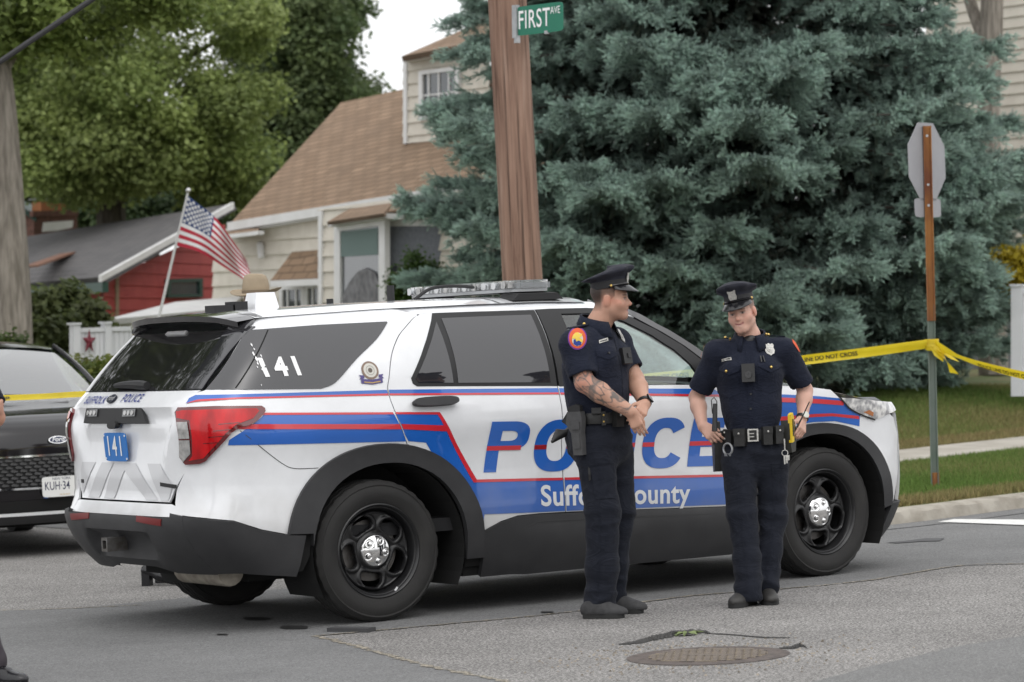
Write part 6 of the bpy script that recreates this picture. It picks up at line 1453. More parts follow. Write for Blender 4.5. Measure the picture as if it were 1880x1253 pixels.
def shield(M, w_, h_, t_):
    pts = [(-.75, 1), (-.35, .86), (0, 1.05), (.35, .86), (.75, 1), (1, .7), (.82, .25), (.98, -.2), (.72, -.72), (.35, -.82), (0, -1.05), (-.35, -.82), (-.72, -.72), (-.98, -.2), (-.82, .25), (-1, .7)]
    bm = bmesh.new(); add_prism(bm, [M @ Vector((a*w_, b*h_, 0)) for a, b in pts], M.to_3x3() @ Vector((0, 0, t_))); 
    add_lathe(bm, [(w_*.62, t_*.9), (w_*.58, t_*1.7), (w_*.30, t_*1.5), (w_*.26, t_*2.2), (.0004, t_*2.4)], 16, M); return bm
def belt(fig, c, f, up, hw_, hd_, h=.028):
    bm = bmesh.new(); lathe_ell(bm, c, f, up, [(1.0, -h, 0), (1.03, -h, 0), (1.045, -h*.6, 0), (1.045, h*.6, 0), (1.03, h, 0), (1.0, h, 0)], hw_, hd_, 48); return bm_obj('duty_belt', bm, LEATH, fig.obj, smooth=True, sharp=50)
def belt_pt(c, f, up, hw_, hd_, deg, out=1.05):
    """point and outward normal on the belt, deg from the front towards the person's right"""
    f = np.array(f, float); f /= np.linalg.norm(f); up = np.array(up, float); up -= f*(up@f); up /= np.linalg.norm(up); r_ = np.cross(f, up); t = R(deg)
    p = np.array(c)+r_*hw_*out*math.sin(t)+f*hd_*out*math.cos(t); n = r_*math.sin(t)/hw_+f*math.cos(t)/hd_; return p, n/np.linalg.norm(n), up
def pouch(fig, bl, c, f, up, hw_, hd_, deg, w_, h_, t_, dz=0., name='belt_pouch', m=LEATH, bevel=.006):
    p, n, u = belt_pt(c, f, up, hw_, hd_, deg); M = basis(p+u*dz, np.cross(u, n), u); o = box_obj(name, (-w_/2, -h_/2, -.006), (w_/2, h_/2, t_), m, bl, M, bevel)
    if name == 'belt_pouch': 
        bm = bmesh.new(); add_prism(bm, [M @ Vector(q) for q in ((-w_/2-.002, h_/2-.035, t_+.001), (w_/2+.002, h_/2-.035, t_+.001), (w_/2+.002, h_/2+.003, t_+.001), (-w_/2-.002, h_/2+.003, t_+.001))], M.to_3x3() @ Vector((0, 0, .003))); bm_obj('pouch_flap', bm, LEATH, o, bevel=.001)
        bm = bmesh.new(); bmesh.ops.create_uvsphere(bm, u_segments=8, v_segments=6, radius=.0065, matrix=M @ Matrix.Translation((0, h_/2-.024, t_+.004))); bm_obj('snap', bm, SILVB, o, smooth=True)
    return o, M
def keepers(bl, c, f, up, hw_, hd_, degs):
    for d_ in degs:
        p, n, u = belt_pt(c, f, up, hw_, hd_, d_); M = basis(p, np.cross(u, n), u); k = box_obj('belt_keeper', (-.011, -.036, -.002), (.011, .036, .006), LEATH, bl, M, .002)
        for dz in (-.017, .017):
            bm = bmesh.new(); bmesh.ops.create_uvsphere(bm, u_segments=8, v_segments=6, radius=.0062, matrix=M @ Matrix.Translation((0, dz, .006))); bm_obj('snap', bm, GOLD if hd_ > .148 else SILVB, k, smooth=True)
def collar(fig, nb, f, rr, open_=.22, h=.045):
    """turned-down shirt collar round the neck base nb"""
    f = np.array(f); f = f/np.linalg.norm(f); r_ = np.array([f[1], -f[0], 0.]); V, F = [], []; n = 40
    for i in range(n):
        t = open_+(2*math.pi-2*open_)*i/(n-1); fr = .5+.5*math.cos(t); c_, s_ = math.cos(t), math.sin(t); d_ = f*c_+r_*s_
        top = np.array(nb)+d_*rr*(1.0+.10*fr)+np.array([0, 0, h*(.75-.95*fr)]); V += [top-d_*.006, top+d_*.004+np.array([0, 0, .004]), top+d_*(.016+.006*fr)+np.array([0, 0, -.024-.012*fr]), top+d_*(.026+.016*fr**3)+np.array([0, 0, -.048-.036*fr**2])]
    for i in range(n-1):
        for j in range(3): F.append((i*4+j, (i+1)*4+j, (i+1)*4+j+1, i*4+j+1))
    o = mesh_obj('collar', V, F, NAVY1, fig.obj, smooth=True); md = o.modifiers.new('s', 'SOLIDIFY'); md.thickness = .004; return o
def topz(fig, fld, p):
    z = np.linspace(p[2]+.14, p[2]-.25, 400); v = fig.sample(fld, np.stack([np.full(400, p[0]), np.full(400, p[1]), z], 1)); return z[int(np.argmax(v < 0))]+.001
def epaulette(fig, fld, a, b, m_btn=GOLD):
    A_, B_ = [np.array([p[0], p[1], topz(fig, fld, p)]) for p in (a, b)]; d = (B_-A_); Ln = np.linalg.norm(d); d /= Ln; s_ = np.cross(d, (0, 0, 1.)); s_ /= np.linalg.norm(s_); u = np.cross(s_, d)
    bm = bmesh.new(); add_prism(bm, [A_-s_*.018+u*.0, A_+s_*.018, B_+s_*.026, B_-s_*.026], u*.006); o = bm_obj('shoulder_strap', bm, NAVY1, fig.obj, bevel=.002)
    bm = bmesh.new(); bmesh.ops.create_uvsphere(bm, u_segments=10, v_segments=8, radius=.0085, matrix=Matrix.Translation(Vector(A_+d*.014+u*.009))); bm_obj('strap_button', bm, m_btn, o, smooth=True); return o
def trousers(fig, hips, legs, f, waist, hw_, hd_, seed, hem=.03, fold=.0085):
    """hips: pelvis centre; legs: lists of joints hip, knee, ankle with radii"""
    f = np.array(f)/np.linalg.norm(f); pts = np.array([hips, waist]+[p for l in legs for p in l[0]]); F = Field((pts[:, 0].min()-.30, pts[:, 1].min()-.30, -.03), (pts[:, 0].max()+.30, pts[:, 1].max()+.30, np.array(waist)[2]+.12), .0075)
    F.cone(np.array(hips)-np.array([0, 0, .02]), np.array(waist), hw_*1.02, hw_*.99, .03, (f, hd_/hw_)); F.ell(np.array(hips)-f*.035+np.array([0, 0, -.03]), (hw_*.95, hw_*.95, .13), .05)
    for pts_, rs in legs: F.chain(pts_, rs, .035)
    def crease(P):
        w_ = np.zeros(P.shape[0]); z = P[:, 2]
        for pts_, rs in legs:
            kn, an = np.array(pts_[1]), np.array(pts_[-1]); dk = np.linalg.norm(P-kn, axis=1); da = np.linalg.norm(P-an, axis=1)
            w_ += np.exp(-(dk/.13)**2)*.8+np.exp(-(da/.15)**2)*1.25
        w_ += np.exp(-((z-hips[2]+.06)/.09)**2)*.7+.35
        n1 = waves(P, seed, 42, 5, (.55, .55, 1.5)); n2 = waves(P, seed+1, 75, 5, (.8, .8, 1.2))
        n1 = 1-np.abs(n1)*2.2
        return -fold*w_*(n1*.85+n2*.45)
    F.warp(crease); F.plane((0, 0, np.array(waist)[2]+.01), (0, 0, 1)); F.plane((0, 0, hem), (0, 0, -1))
    return F, field_obj('trousers', F, NAVY2, fig.obj, 2)
def shirt_field(fig, pts, chest, waist, nb, f, cw, cd, ww, wd, sleeves, seed, fold=.0065, res=.0065):
    f = np.array(f)/np.linalg.norm(f); P = np.array(pts); lo = P.min(0)-.24; hi = P.max(0)+.24; lo[2] = waist[2]-.06; F = Field(lo, hi, res)
    ch, wa_, nb = map(np.array, (chest, waist, nb)); up = (nb-wa_)/np.linalg.norm(nb-wa_)
    F.cone(wa_-up*.05, wa_+(ch-wa_)*.45, ww, (ww+cw)/2, .03, (f, wd/ww)); F.cone(wa_+(ch-wa_)*.45, ch, (ww+cw)/2, cw, .04, (f, cd/cw)); F.cone(ch, ch+up*.055, cw, cw*.80, .05, (f, cd/cw*1.0)); F.cone(ch+up*.06, nb-up*.035, .105, .056, .05)
    r_ = np.array([f[1], -f[0], 0])
    for s_ in (-1, 1): F.ell(ch+f*cd*.62+r_*s_*cw*.42+up*.03, (.075, .075, .065), .05)
    for sh_, el, t_end, ra, rb in sleeves:
        sh_, el = np.array(sh_), np.array(el); F.cone(nb-up*.052, sh_, .056, ra*.97, .035)
    for sh_, el, t_end, ra, rb in sleeves:
        sh_, el = np.array(sh_), np.array(el); end = sh_+(el-sh_)*t_end; d_ = (el-sh_)/np.linalg.norm(el-sh_); S_ = Field(F.lo, F.lo+F.res*(F.n-1), F.res); S_.cone(sh_, end+d_*.06, ra, rb, .02); S_.plane(end, d_); S_.d = S_.d[:F.n[0], :F.n[1], :F.n[2]]; uni(F, S_, .035)
        # hollow cuff
        F.cone(end-d_*.018, end+d_*.05, rb*.90, rb*.9, .002, op='s')
    def crease(Q):
        z = Q[:, 2]; w_ = .35+.9*np.exp(-((z-wa_[2]-.05)/.09)**2)
        for sh_, el, *_ in sleeves:
            ar = np.array(sh_)*.75+wa_*.25; w_ += .9*np.exp(-(np.linalg.norm(Q-np.array(sh_)+np.array([0, 0, .07]), axis=1)/.11)**2)+.5*np.exp(-(np.linalg.norm(Q-np.array(el), axis=1)/.12)**2)
        n1 = 1-np.abs(waves(Q, seed, 36, 5, (.8, .8, 1.2)))*2.2; return -fold*w_*(n1*.8+.4*waves(Q, seed+3, 80, 5))
    F.warp(crease); F.plane(wa_-up*.03, -up, .0); return F
def arm(F, sh_, el, wr, ru=.052, re=.043, rf=.046, rw=.029):
    sh_, el, wr = map(np.array, (sh_, el, wr)); F.cone(sh_, el, ru, re, .02); m_ = el+(wr-el)*.32; F.cone(el, m_, re, rf, .02); F.cone(m_, wr, rf*.98, rw, .02)
def core(F, nb, chest, hips, legs):
    F.cone(chest, hips, .10, .10, .04); F.cone(nb, chest, .05, .10, .04)
    for pts_, rs in legs: F.chain(list(pts_[:-1])+[np.array(pts_[-1])*.8+np.array(pts_[-2])*.2], [r*.4 for r in rs], .03)
def disc(x, y, rx, ry, n=26, rot=0.): return [(x+rx*math.cos(t)*math.cos(rot)-ry*math.sin(t)*math.sin(rot), y+rx*math.cos(t)*math.sin(rot)+ry*math.sin(t)*math.cos(rot)) for t in np.linspace(0, 2*math.pi, n+1)[:-1]]

# ---------------------------------------------------------------- officer with tattooed forearm, turned to the right
o1 = Fig('person', 1115, 1131, 'officer in navy uniform and peaked cap standing in profile, hands clasped, looking right')
J = o1.J; f1, r1 = rot2((.87, -.5))
nb = J(1096, 597, .0); chest = J(1091, 668, .0); waist = J(1100, 757, .0); hips = J(1104, 800, .0)
shR = J(1055, 633, -.155); elR = J(1073, 703, -.215); wrR = J(1158, 757, -.235); shL = J(1132, 628, .15); elL = J(1166, 697, .09); wrL = J(1184, 742, -.12)
legsR = ([J(1090, 812, -.085), J(1106, 940, -.10), J(1106, 1040, -.085), J(1101, 1112, -.07)], [.103, .088, .083, .081]); legsL = ([J(1128, 812, .085), J(1138, 935, .075), J(1128, 1030, .10), J(1124, 1094, .12)], [.098, .078, .070, .068])
B = Field(o1.J(1000, 1140, -.45)-.0, o1.J(1230, 470, .40), .0045); B.lo = np.array([min(o1.J(1000, 1140, -.45)[0], -.5), -.48, -.01]); 
B = Field((-.42, -.45, .02), (.42, .42, 1.92), .0045)
hc1 = J(1120, 549, -.01); core(B, nb, chest, hips, (legsR, legsL)); hd1 = head_sdf(B, hc1, (.985, -.17, -.02), (-.04, 0, 1), .89)
B.cone(hc1-np.array([.02, 0, .05]), nb+np.array([0, 0, -.02]), .062, .068, .03); arm(B, shR, elR, wrR, .058, .050, .054, .032); arm(B, shL, elL, wrL, .056, .047, .050, .031)
# right hand hangs, left hand clasps its wrist
hand(B, wrR, J(1181, 806, -.235)-wrR, (-.2, -.95, .2), (.6, -.1, .5), (.42, .46, .52, .60), (.35, .05), .98, .02)
hand(B, wrL, J(1166, 778, -.27)-wrL, (.35, -.85, .3), (-.8, .0, .5), (.50, .58, .62, .68), (.75, .45), 1.0, .05)
TB = (.50, .285, .205)
def col1(V):
    C = head_cols(V, hd1, TB, (.016, .012, .010), (.38, .13, .12), .35)
    a, b = np.array(elR), np.array(wrR); ab = b-a; t = ((V-a)@ab)/(ab@ab); dd = np.linalg.norm(V-a-np.clip(t, -.6, 1)[:, None]*ab, axis=1); m_ = (dd < .075)*(t > -.9)*(t < .97)*(np.linalg.norm(V-np.array(hc1), axis=1) > .25)
    n_ = waves(V, 21, 85, 5)+.8*waves(V, 22, 190, 5); ink = np.clip((np.abs(n_)-.10)*-14+1, 0, 1)*.75+np.clip((waves(V, 24, 60, 4)-.18)*6, 0, 1)*.62+np.clip((waves(V, 25, 140, 4)-.25)*6, 0, 1)*.35; ink = np.clip(ink, 0, .85)*m_*np.clip((t+.75)*4, 0, 1)
    up_ = np.exp(-((t+.02)/.14)**2)*m_*.35; C = C*(1-up_[:, None])+np.array((.50, .17, .12))*up_[:, None]
    C = C*(1-ink[:, None])+np.array((.075, .085, .085))*ink[:, None]; return C
P1 = o1.start(B, 2, col1)
SF1 = shirt_field(o1, [nb, chest, waist, shR, shL, elR, elL], chest, waist, nb, f1, .192, .150, .170, .145, [(shR, elR, .80, .077, .073), (shL, elL, .74, .073, .068)], 31)
SH1 = field_obj('shirt', SF1, NAVY1, P1)
TF1, TR1 = trousers(o1, hips, (legsR, legsL), f1, waist-np.array([0, 0, .0]), .166, .146, 41, .022)
collar(o1, nb+np.array([-.002, 0, .018]), f1, .080, .30, .055)
epaulette(o1, SF1, J(1077, 607, -.085), J(1047, 613, -.16)+np.array([0, 0, .026]))
shoes_for(o1, 'shoe', [(J(1073, 1137, -.09)*np.array([1, 1, 0]), J(1146, 1136, -.16)*np.array([1, 1, 0])), (J(1110, 1120, .12)*np.array([1, 1, 0]), J(1181, 1121, .06)*np.array([1, 1, 0]))], SHOE1, sole_h=.034)
cap(o1, hd1, R(-7))
ORANGE = mat('patch_orange', (.62, .10, .035), .8); PURPLE = mat('patch_purple', (.16, .035, .25), .8); YEL = mat('patch_yellow', (.68, .50, .08), .8); BLU = mat('patch_blue', (.02, .05, .25), .8); WHT = mat('patch_white', (.6, .58, .5), .8)
pa = o1.decal('shoulder_patch', disc(1060, 622, 17, 20.5, 30), PURPLE, SH1, SF1, .003); o1.decal('patch_field', disc(1060, 622, 14.6, 18, 28), ORANGE, pa, SF1, .0045); o1.decal('patch_centre', disc(1060, 624, 9.5, 12, 24), WHT, pa, SF1, .0055, 5)
o1.decal('patch_shield', [(1053, 625), (1059, 622), (1067, 628), (1066, 634), (1059, 636), (1053, 632)], BLU, pa, SF1, .0065, 4); o1.decal('patch_lion', [(1052, 618), (1056, 613), (1061, 612), (1064, 615), (1068, 614), (1067, 619), (1063, 621), (1069, 625), (1068, 630), (1062, 626), (1058, 628), (1056, 623), (1050, 623)], YEL, pa, SF1, .007, 4)
np_ = o1.decal('name_plate', [(1099, 626), (1115, 621), (1116, 627), (1100, 632)], SILVB, SH1, SF1, .005, 5); o1.decal('name_line', [(1101, 628), (1113.5, 624.2), (1114, 626), (1101.5, 629.6)], CAMB, np_, SF1, .006, 5)
for q in ([(1092, 640), (1112, 652), (1131, 646), (1133, 651), (1117, 661), (1096, 654)],): o1.decal('pocket_flap', q, NAVY1, SH1, SF1, .006)
o1.decal('chest_pocket', [(1097, 655), (1117, 662), (1131, 655), (1132, 690), (1115, 694), (1099, 690)], NAVY1, SH1, SF1, .0035); o1.blk('pocket_button', SF1, 1117, 649, .010, .010, .008, CAMB, SH1, .003, .003)
o1.decal('button_placket', [(1124, 610), (1129, 608), (1150, 680), (1152, 755), (1144, 755), (1141, 682)], NAVY1, SH1, SF1, .003, 8)
cb = o1.blk('body_camera', SF1, 1144, 655, .062, .085, .030, CAMB, SH1, .004, .006); o1.blk('camera_lens', SF1, 1147, 655, .022, .024, .006, PATENT, cb, .034, .005)
p, rr_, uu_, nn_ = o1.frame_hit(SF1, 1138, 618); bm_obj('shield_badge', shield(basis(p+nn_*.005, rr_, uu_), .030, .040, .005), SILVB, SH1, bevel=.001)
o1.decal('cargo_pocket', [(1084, 858), (1124, 850), (1129, 915), (1094, 917)], NAVY2, TR1, TF1, .006); o1.decal('pocket_welt', [(1080, 856), (1084, 860), (1086, 880), (1082, 884)], CAMB, TR1, TF1, .006, 5)
o1.decal('side_seam', stroke([(1080, 800), (1092, 860), (1100, 940), (1101, 1020), (1096, 1095)], 2.2), NAVY2, TR1, TF1, .004, 12)
bc1, bw1, bd1 = waist+np.array([.002, 0, -.030]), .182, .158; bl = belt(o1, bc1, f1, (0.02, 0, 1), bw1, bd1); A1 = (o1, bl, bc1, f1, (.02, 0, 1), bw1, bd1)
keepers(bl, bc1, f1, (.02, 0, 1), bw1, bd1, (52, -60)); pouch(*A1, 28, .048, .085, .034, -.005); pouch(*A1, 2, .036, .075, .034, -.003); p_, n_, u_ = belt_pt(bc1, f1, (.02, 0, 1), bw1, bd1, -14); box_obj('belt_buckle', (-.026, -.024, 0), (.026, .024, .010), GOLD, bl, basis(p_, np.cross(u_, n_), u_), .003)
# holster with pistol on the right hip, glove pouch behind it
hp, hn, hu = belt_pt(bc1, f1, (.02, 0, 1), bw1, bd1, 92); hx = np.cross(hu, hn); Mh = basis(hp-np.array([0, 0, .02])+hn*.03, hx, hu+hn*.06-hx*.03)
hol = empty('holster', (0, 0, 0)); hol.parent = P1
bm = bmesh.new(); add_prism(bm, [Mh @ Vector(q) for q in ((-.050, .062, -.016), (.030, .062, -.016), (.036, .02, -.016), (.026, -.05, -.016), (.026, -.165, -.016), (-.028, -.165, -.016), (-.034, -.05, -.016), (-.062, .0, -.016))], Mh.to_3x3() @ Vector((0, 0, .044))); bm_obj('holster_body', bm, HOLS, hol, bevel=.008, segs=3)
bm = bmesh.new(); add_box(bm, (-.026, -.03, .027), (.022, .01, .036), Mh); add_box(bm, (-.024, -.13, .027), (.018, -.05, .033), Mh); bm_obj('holster_ridge', bm, HOLS, hol, bevel=.004)
bm = bmesh.new(); add_prism(bm, [Mh @ Vector(q) for q in ((-.020, .05, -.010), (.026, .05, -.010), (.024, .092, -.010), (-.004, .100, -.010), (-.040, .088, -.010), (-.055, .070, -.010))], Mh.to_3x3() @ Vector((0, 0, .030))); add_prism(bm, [Mh @ Vector(q) for q in ((-.045, .070, -.010), (-.020, .052, -.010), (-.060, -.010, -.010), (-.092, .012, -.010))], Mh.to_3x3() @ Vector((0, 0, .030))); bm_obj('pistol_grip', bm, CAMB, hol, bevel=.006)
GL = Field((-.42, -.35, .70), (.2, .25, 1.10), .005); gp = J(1040, 795, -.02)
for k_ in range(5): GL.cone(gp, J(1022-2*k_, 797+5*k_-6, -.03-.01*k_), .016, .010, .008)
GL.ell(gp+np.array([.025, .02, 0]), (.035, .03, .035), .01); field_obj('folded_gloves', GL, CAMB, P1)
rd = pouch(*A1, 64, .05, .03, .03, .042, 'radio_mic', CAMB)
# watch on the left wrist
wd_ = (np.array(wrL)-np.array(elL)); wd_ /= np.linalg.norm(wd_); wc = np.array(wrL)-wd_*.012; bm = bmesh.new(); Mw_ = basis(wc, frame_along(wd_)[0], frame_along(wd_)[1]); add_lathe(bm, [(.0335, -.011), (.0375, -.010), (.0375, .010), (.0335, .011)], 24, Mw_, close=True); wt_ = bm_obj('watch', bm, CAMB, P1, smooth=True)
nv = np.array([.75, -.6, .25]); nv -= wd_*(nv@wd_); nv /= np.linalg.norm(nv); box_obj('watch_face', (-.018, -.021, 0), (.018, .021, .010), PATENT, wt_, basis(wc+nv*.034, np.cross(wd_, nv), wd_), .004)

# ---------------------------------------------------------------- smiling officer facing the camera
o2 = Fig('person', 1385, 1112, 'officer in navy uniform and peaked cap facing the camera, hands at the belt')
J = o2.J; f2, r2 = rot2((-.12, -.99)); LY = .22
nb = J(1377, 617, LY+.02); chest = J(1376, 690, LY+.01); waist = J(1382, 788, LY-.02); hips = J(1388, 826, LY-.04)
shR = J(1316, 648, LY+.0); elR = J(1279, 730, LY+.10); wrR = J(1290, 783, LY-.03); shL = J(1440, 643, LY+.02); elL = J(1478, 717, LY+.10); wrL = J(1473, 768, LY+.00)
legsR = ([J(1356, 838, LY-.06), J(1363, 950, .08), J(1372, 1030, .03), J(1374, 1096, -.01)], [.096, .076, .070, .072]); legsL = ([J(1416, 838, LY-.04), J(1420, 945, .17), J(1413, 1010, .14), J(1408, 1080, .10)], [.094, .070, .062, .058])
B = Field((-.44, -.16, .02), (.44, .85, 1.86), .0045)
hc2 = J(1362, 574, LY-.01); core(B, nb, chest, hips, (legsR, legsL)); hd2 = head_sdf(B, hc2, (-.36, -.92, -.07), (-.20, -.03, 1), .88, 1.)
B.cone(hc2-np.array([-.015, -.02, .05]), nb+np.array([0, 0, -.02]), .052, .058, .03); arm(B, shR, elR, wrR, .047, .040, .043, .028); arm(B, shL, elL, wrL, .047, .040, .043, .028)
hand(B, wrR, J(1313, 806, LY-.10)-wrR, (-.55, -.62, .5), (.5, -.3, .75), (.55, .7, .75, .8), (.5, .1), .98, .06)
hand(B, wrL, J(1470, 806, LY-.08)-wrL, (.75, -.62, .1), (-.6, -.45, .3), (.5, .6, .65, .7), (.6, .2), .98, .07)
TB2 = (.60, .36, .28)
P2 = o2.start(B, 2, lambda V: head_cols(V, hd2, TB2, (.07, .045, .03), (.42, .15, .14), .12, 1.))
SF2 = shirt_field(o2, [nb, chest, waist, shR, shL, elR, elL], chest, waist, nb, f2, .163, .120, .132, .108, [(shR, elR, .82, .063, .067), (shL, elL, .84, .062, .067)], 61)
SH2 = field_obj('shirt', SF2, NAVY1, P2)
TF2, TR2 = trousers(o2, hips, (legsR, legsL), f2, waist-np.array([0, 0, .01]), .150, .120, 71, .026)
collar(o2, nb+np.array([0, 0, .004]), f2, .076, .40)
epaulette(o2, SF2, J(1336, 605, LY+.02), J(1306, 617, LY+.02)+np.array([0, 0, .012])); epaulette(o2, SF2, J(1405, 600, LY+.03), J(1440, 606, LY+.03)+np.array([0, 0, .012]))
shoes_for(o2, 'shoe', [(J(1381, 1096, .12)*np.array([1, 1, 0]), J(1345, 1114, -.13)*np.array([1, 1, 0])), (J(1402, 1085, .20)*np.array([1, 1, 0]), J(1418, 1107, -.04)*np.array([1, 1, 0]))], SHOE2)
cap(o2, hd2, R(-2))
pt_ = o2.decal('shoulder_patch', [(1276, 652), (1281, 640), (1291, 628), (1291, 640), (1285, 652), (1275, 663)], ORANGE, SH2, SF2, .004, 6)
pt_ = o2.decal('shoulder_patch', [(1452, 617), (1458, 622), (1467, 634), (1472, 648), (1465, 645), (1455, 630)], ORANGE, SH2, SF2, .004, 6)
np_ = o2.decal('name_plate', [(1324, 659), (1343, 657), (1344, 662.5), (1325, 664.5)], SILVB, SH2, SF2, .005, 5); o2.decal('name_line', [(1327, 660.6), (1341, 659.1), (1341.3, 661), (1327.3, 662.4)], CAMB, np_, SF2, .006, 5)
p, rr_, uu_, nn_ = o2.frame_hit(SF2, 1412, 643); bm_obj('shield_badge', shield(basis(p+nn_*.005, rr_, uu_), .029, .035, .005), SILVB, SH2, bevel=.001)
for fl_, pk, bt in (([(1319, 679), (1339, 689), (1358, 681), (1358, 674), (1319, 673)], [(1317, 690), (1339, 698), (1357, 691), (1359, 722), (1340, 731), (1317, 722)], (1335, 682)), ([(1392, 673), (1414, 684), (1436, 673), (1436, 667), (1392, 667)], [(1391, 688), (1414, 696), (1434, 688), (1434, 714), (1414, 722), (1391, 716)], (1414, 675))):
    o2.decal('pocket_flap', fl_, NAVY1, SH2, SF2, .007, 6); o2.decal('chest_pocket', pk, NAVY1, SH2, SF2, .0035, 8)
    p, rr_, uu_, nn_ = o2.frame_hit(SF2, *bt); bm = bmesh.new(); bmesh.ops.create_uvsphere(bm, u_segments=10, v_segments=8, radius=.008, matrix=Matrix.Translation(p+nn_*.009)); bm_obj('pocket_button', bm, GOLD, SH2, smooth=True)
o2.decal('button_placket', [(1369, 640), (1376, 640), (1381, 700), (1383, 780), (1375, 780), (1372, 700)], NAVY1, SH2, SF2, .003, 8)
for y in (724, 751): o2.blk('shirt_button', SF2, 1378.5, y, .010, .010, .004, CAMB, SH2, .004, .002)
for dx in (0, 5): o2.blk('pen', SF2, 1397+dx, 661, .006, .042, .006, CAMB if dx else LEATH, SH2, .005, .002)
cb = o2.blk('body_camera', SF2, 1374, 686, .070, .098, .032, CAMB, SH2, .006, .008, n=(-.1, -1, .12)); 
p, rr_, uu_, nn_ = o2.frame_hit(SF2, 1374, 686); nn_ = Vector((-.1, -1, .12)).normalized(); rr_ = Vector((0, 0, 1)).cross(nn_).normalized(); uu_ = nn_.cross(rr_); bm = bmesh.new(); add_lathe(bm, [(.020, .030), (.020, .042), (.012, .043), (.0005, .041)], 18, basis(p+nn_*.0-uu_*.012, rr_, uu_)); bm_obj('camera_lens', bm, PATENT, cb, smooth=True, sharp=30)
for x, y in ((1340, 628), (1404, 620)): o2.blk('collar_pin', SF2, x, y, .010, .012, .006, GOLD, SH2, .020, .002)
bm = bmesh.new(); ud = Field(nb-.12, nb+.12, .006); ud.cone(nb+np.array([0, 0, -.02]), nb+f2*.035+np.array([0, 0, -.03]), .058, .045, .01); field_obj('undershirt', ud, CAMB, P2)
for q in ([(1353, 850), (1358, 940), (1368, 1020), (1370, 1085)], [(1418, 850), (1421, 940), (1412, 1010), (1408, 1070)]): o2.decal('pressed_crease', stroke(q, 2.6), NAVY2, TR2, TF2, .005, 12)
o2.decal('fly_seam', stroke([(1386, 812), (1389, 850), (1386, 874)], 2.0), NAVY2, TR2, TF2, .004, 12)
for q in ([(1330, 822), (1338, 838), (1343, 858)], [(1446, 822), (1438, 838), (1434, 860)]): o2.decal('pocket_edge', stroke(q, 2.4), NAVY2, TR2, TF2, .004, 12)
bc2, bw2, bd2 = waist+np.array([.003, 0, -.028]), .166, .134; U2_ = (.0, .0, 1); bl = belt(o2, bc2, f2, U2_, bw2, bd2, .027); A2 = (o2, bl, bc2, f2, U2_, bw2, bd2)
p_, n_, u_ = belt_pt(bc2, f2, U2_, bw2, bd2, -1); Mk = basis(p_, np.cross(u_, n_), u_); bm = bmesh.new()
for lo, hi in (((-.029, -.034, 0), (-.020, .034, .008)), ((.020, -.034, 0), (.029, .034, .008)), ((-.020, .026, 0), (.020, .034, .008)), ((-.020, -.034, 0), (.020, -.026, .008)), ((-.022, .006, .002), (.006, .011, .008)), ((-.022, -.011, .002), (.006, -.006, .008))): add_box(bm, lo, hi, Mk)
bm_obj('belt_buckle', bm, SILVB, bl, bevel=.001)
pouch(*A2, 20, .058, .092, .042, -.010); pouch(*A2, -24, .050, .095, .040, -.006); pouch(*A2, -44, .050, .095, .040, -.004); keepers(bl, bc2, f2, U2_, bw2, bd2, (58, -62)); 
# handcuffs on a strap
p_, n_, u_ = belt_pt(bc2, f2, U2_, bw2, bd2, 42); Mc = basis(p_+n_*.022, np.cross(u_, n_), u_); box_obj('cuff_strap', (-.018, -.05, -.02), (.018, .032, .004), LEATH, bl, Mc, .003)
bm = bmesh.new(); add_lathe(bm, [(.030+.006*math.cos(t), .006*math.sin(t)) for t in np.linspace(0, 6.283, 9)[:-1]], 28, Mc @ Matrix.Translation((.0, -.070, .010)), close=True); add_box(bm, (-.022, -.108, .004), (.022, -.094, .016), Mc); hcf = bm_obj('handcuffs', bm, mat('satin_steel', (.42, .43, .44), .4, metal=.8), bl, smooth=True, sharp=40)
tube_obj('cuff_chain', [Mc @ Vector(q) for q in ((.0, -.108, .010), (.006, -.120, .012), (.0, -.134, .010))], .004, SILVB, hcf, 6)
# holster under the right hand, radio beside it
p_, n_, u_ = belt_pt(bc2, f2, U2_, bw2, bd2, 78); Mh = basis(p_+n_*.020-np.array([0, 0, .030]), np.cross(u_, n_), u_); hol = empty('holster', (0, 0, 0)); hol.parent = P2
bm = bmesh.new(); add_prism(bm, [Mh @ Vector(q) for q in ((-.050, .055, -.03), (.042, .055, -.03), (.036, -.02, -.03), (.020, -.155, -.03), (-.026, -.165, -.03), (-.036, -.03, -.03))], Mh.to_3x3() @ Vector((0, 0, .060))); bm_obj('holster_body', bm, LEATH, hol, bevel=.010, segs=3)
bm = bmesh.new(); add_prism(bm, [Mh @ Vector(q) for q in ((-.032, .05, -.010), (.024, .05, -.010), (.020, .105, -.010), (-.02, .110, -.010), (-.044, .085, -.010))], Mh.to_3x3() @ Vector((0, 0, .030))); bm_obj('pistol_grip', bm, CAMB, hol, bevel=.006)
ra_ = J(1312, 792, LY-.13); rb_ = J(1313, 742, LY-.10); bm = bmesh.new(); add_tube(bm, [ra_, ra_+(rb_-ra_)*.35, rb_], [.016, .014, .013], 10); add_tube(bm, [J(1308, 760, LY-.11), J(1306, 735, LY-.10), J(1311, 730, LY-.10), J(1316, 737, LY-.11), J(1316, 775, LY-.12)], .003, 6); bm_obj('baton', bm, CAMB, P2, smooth=True)
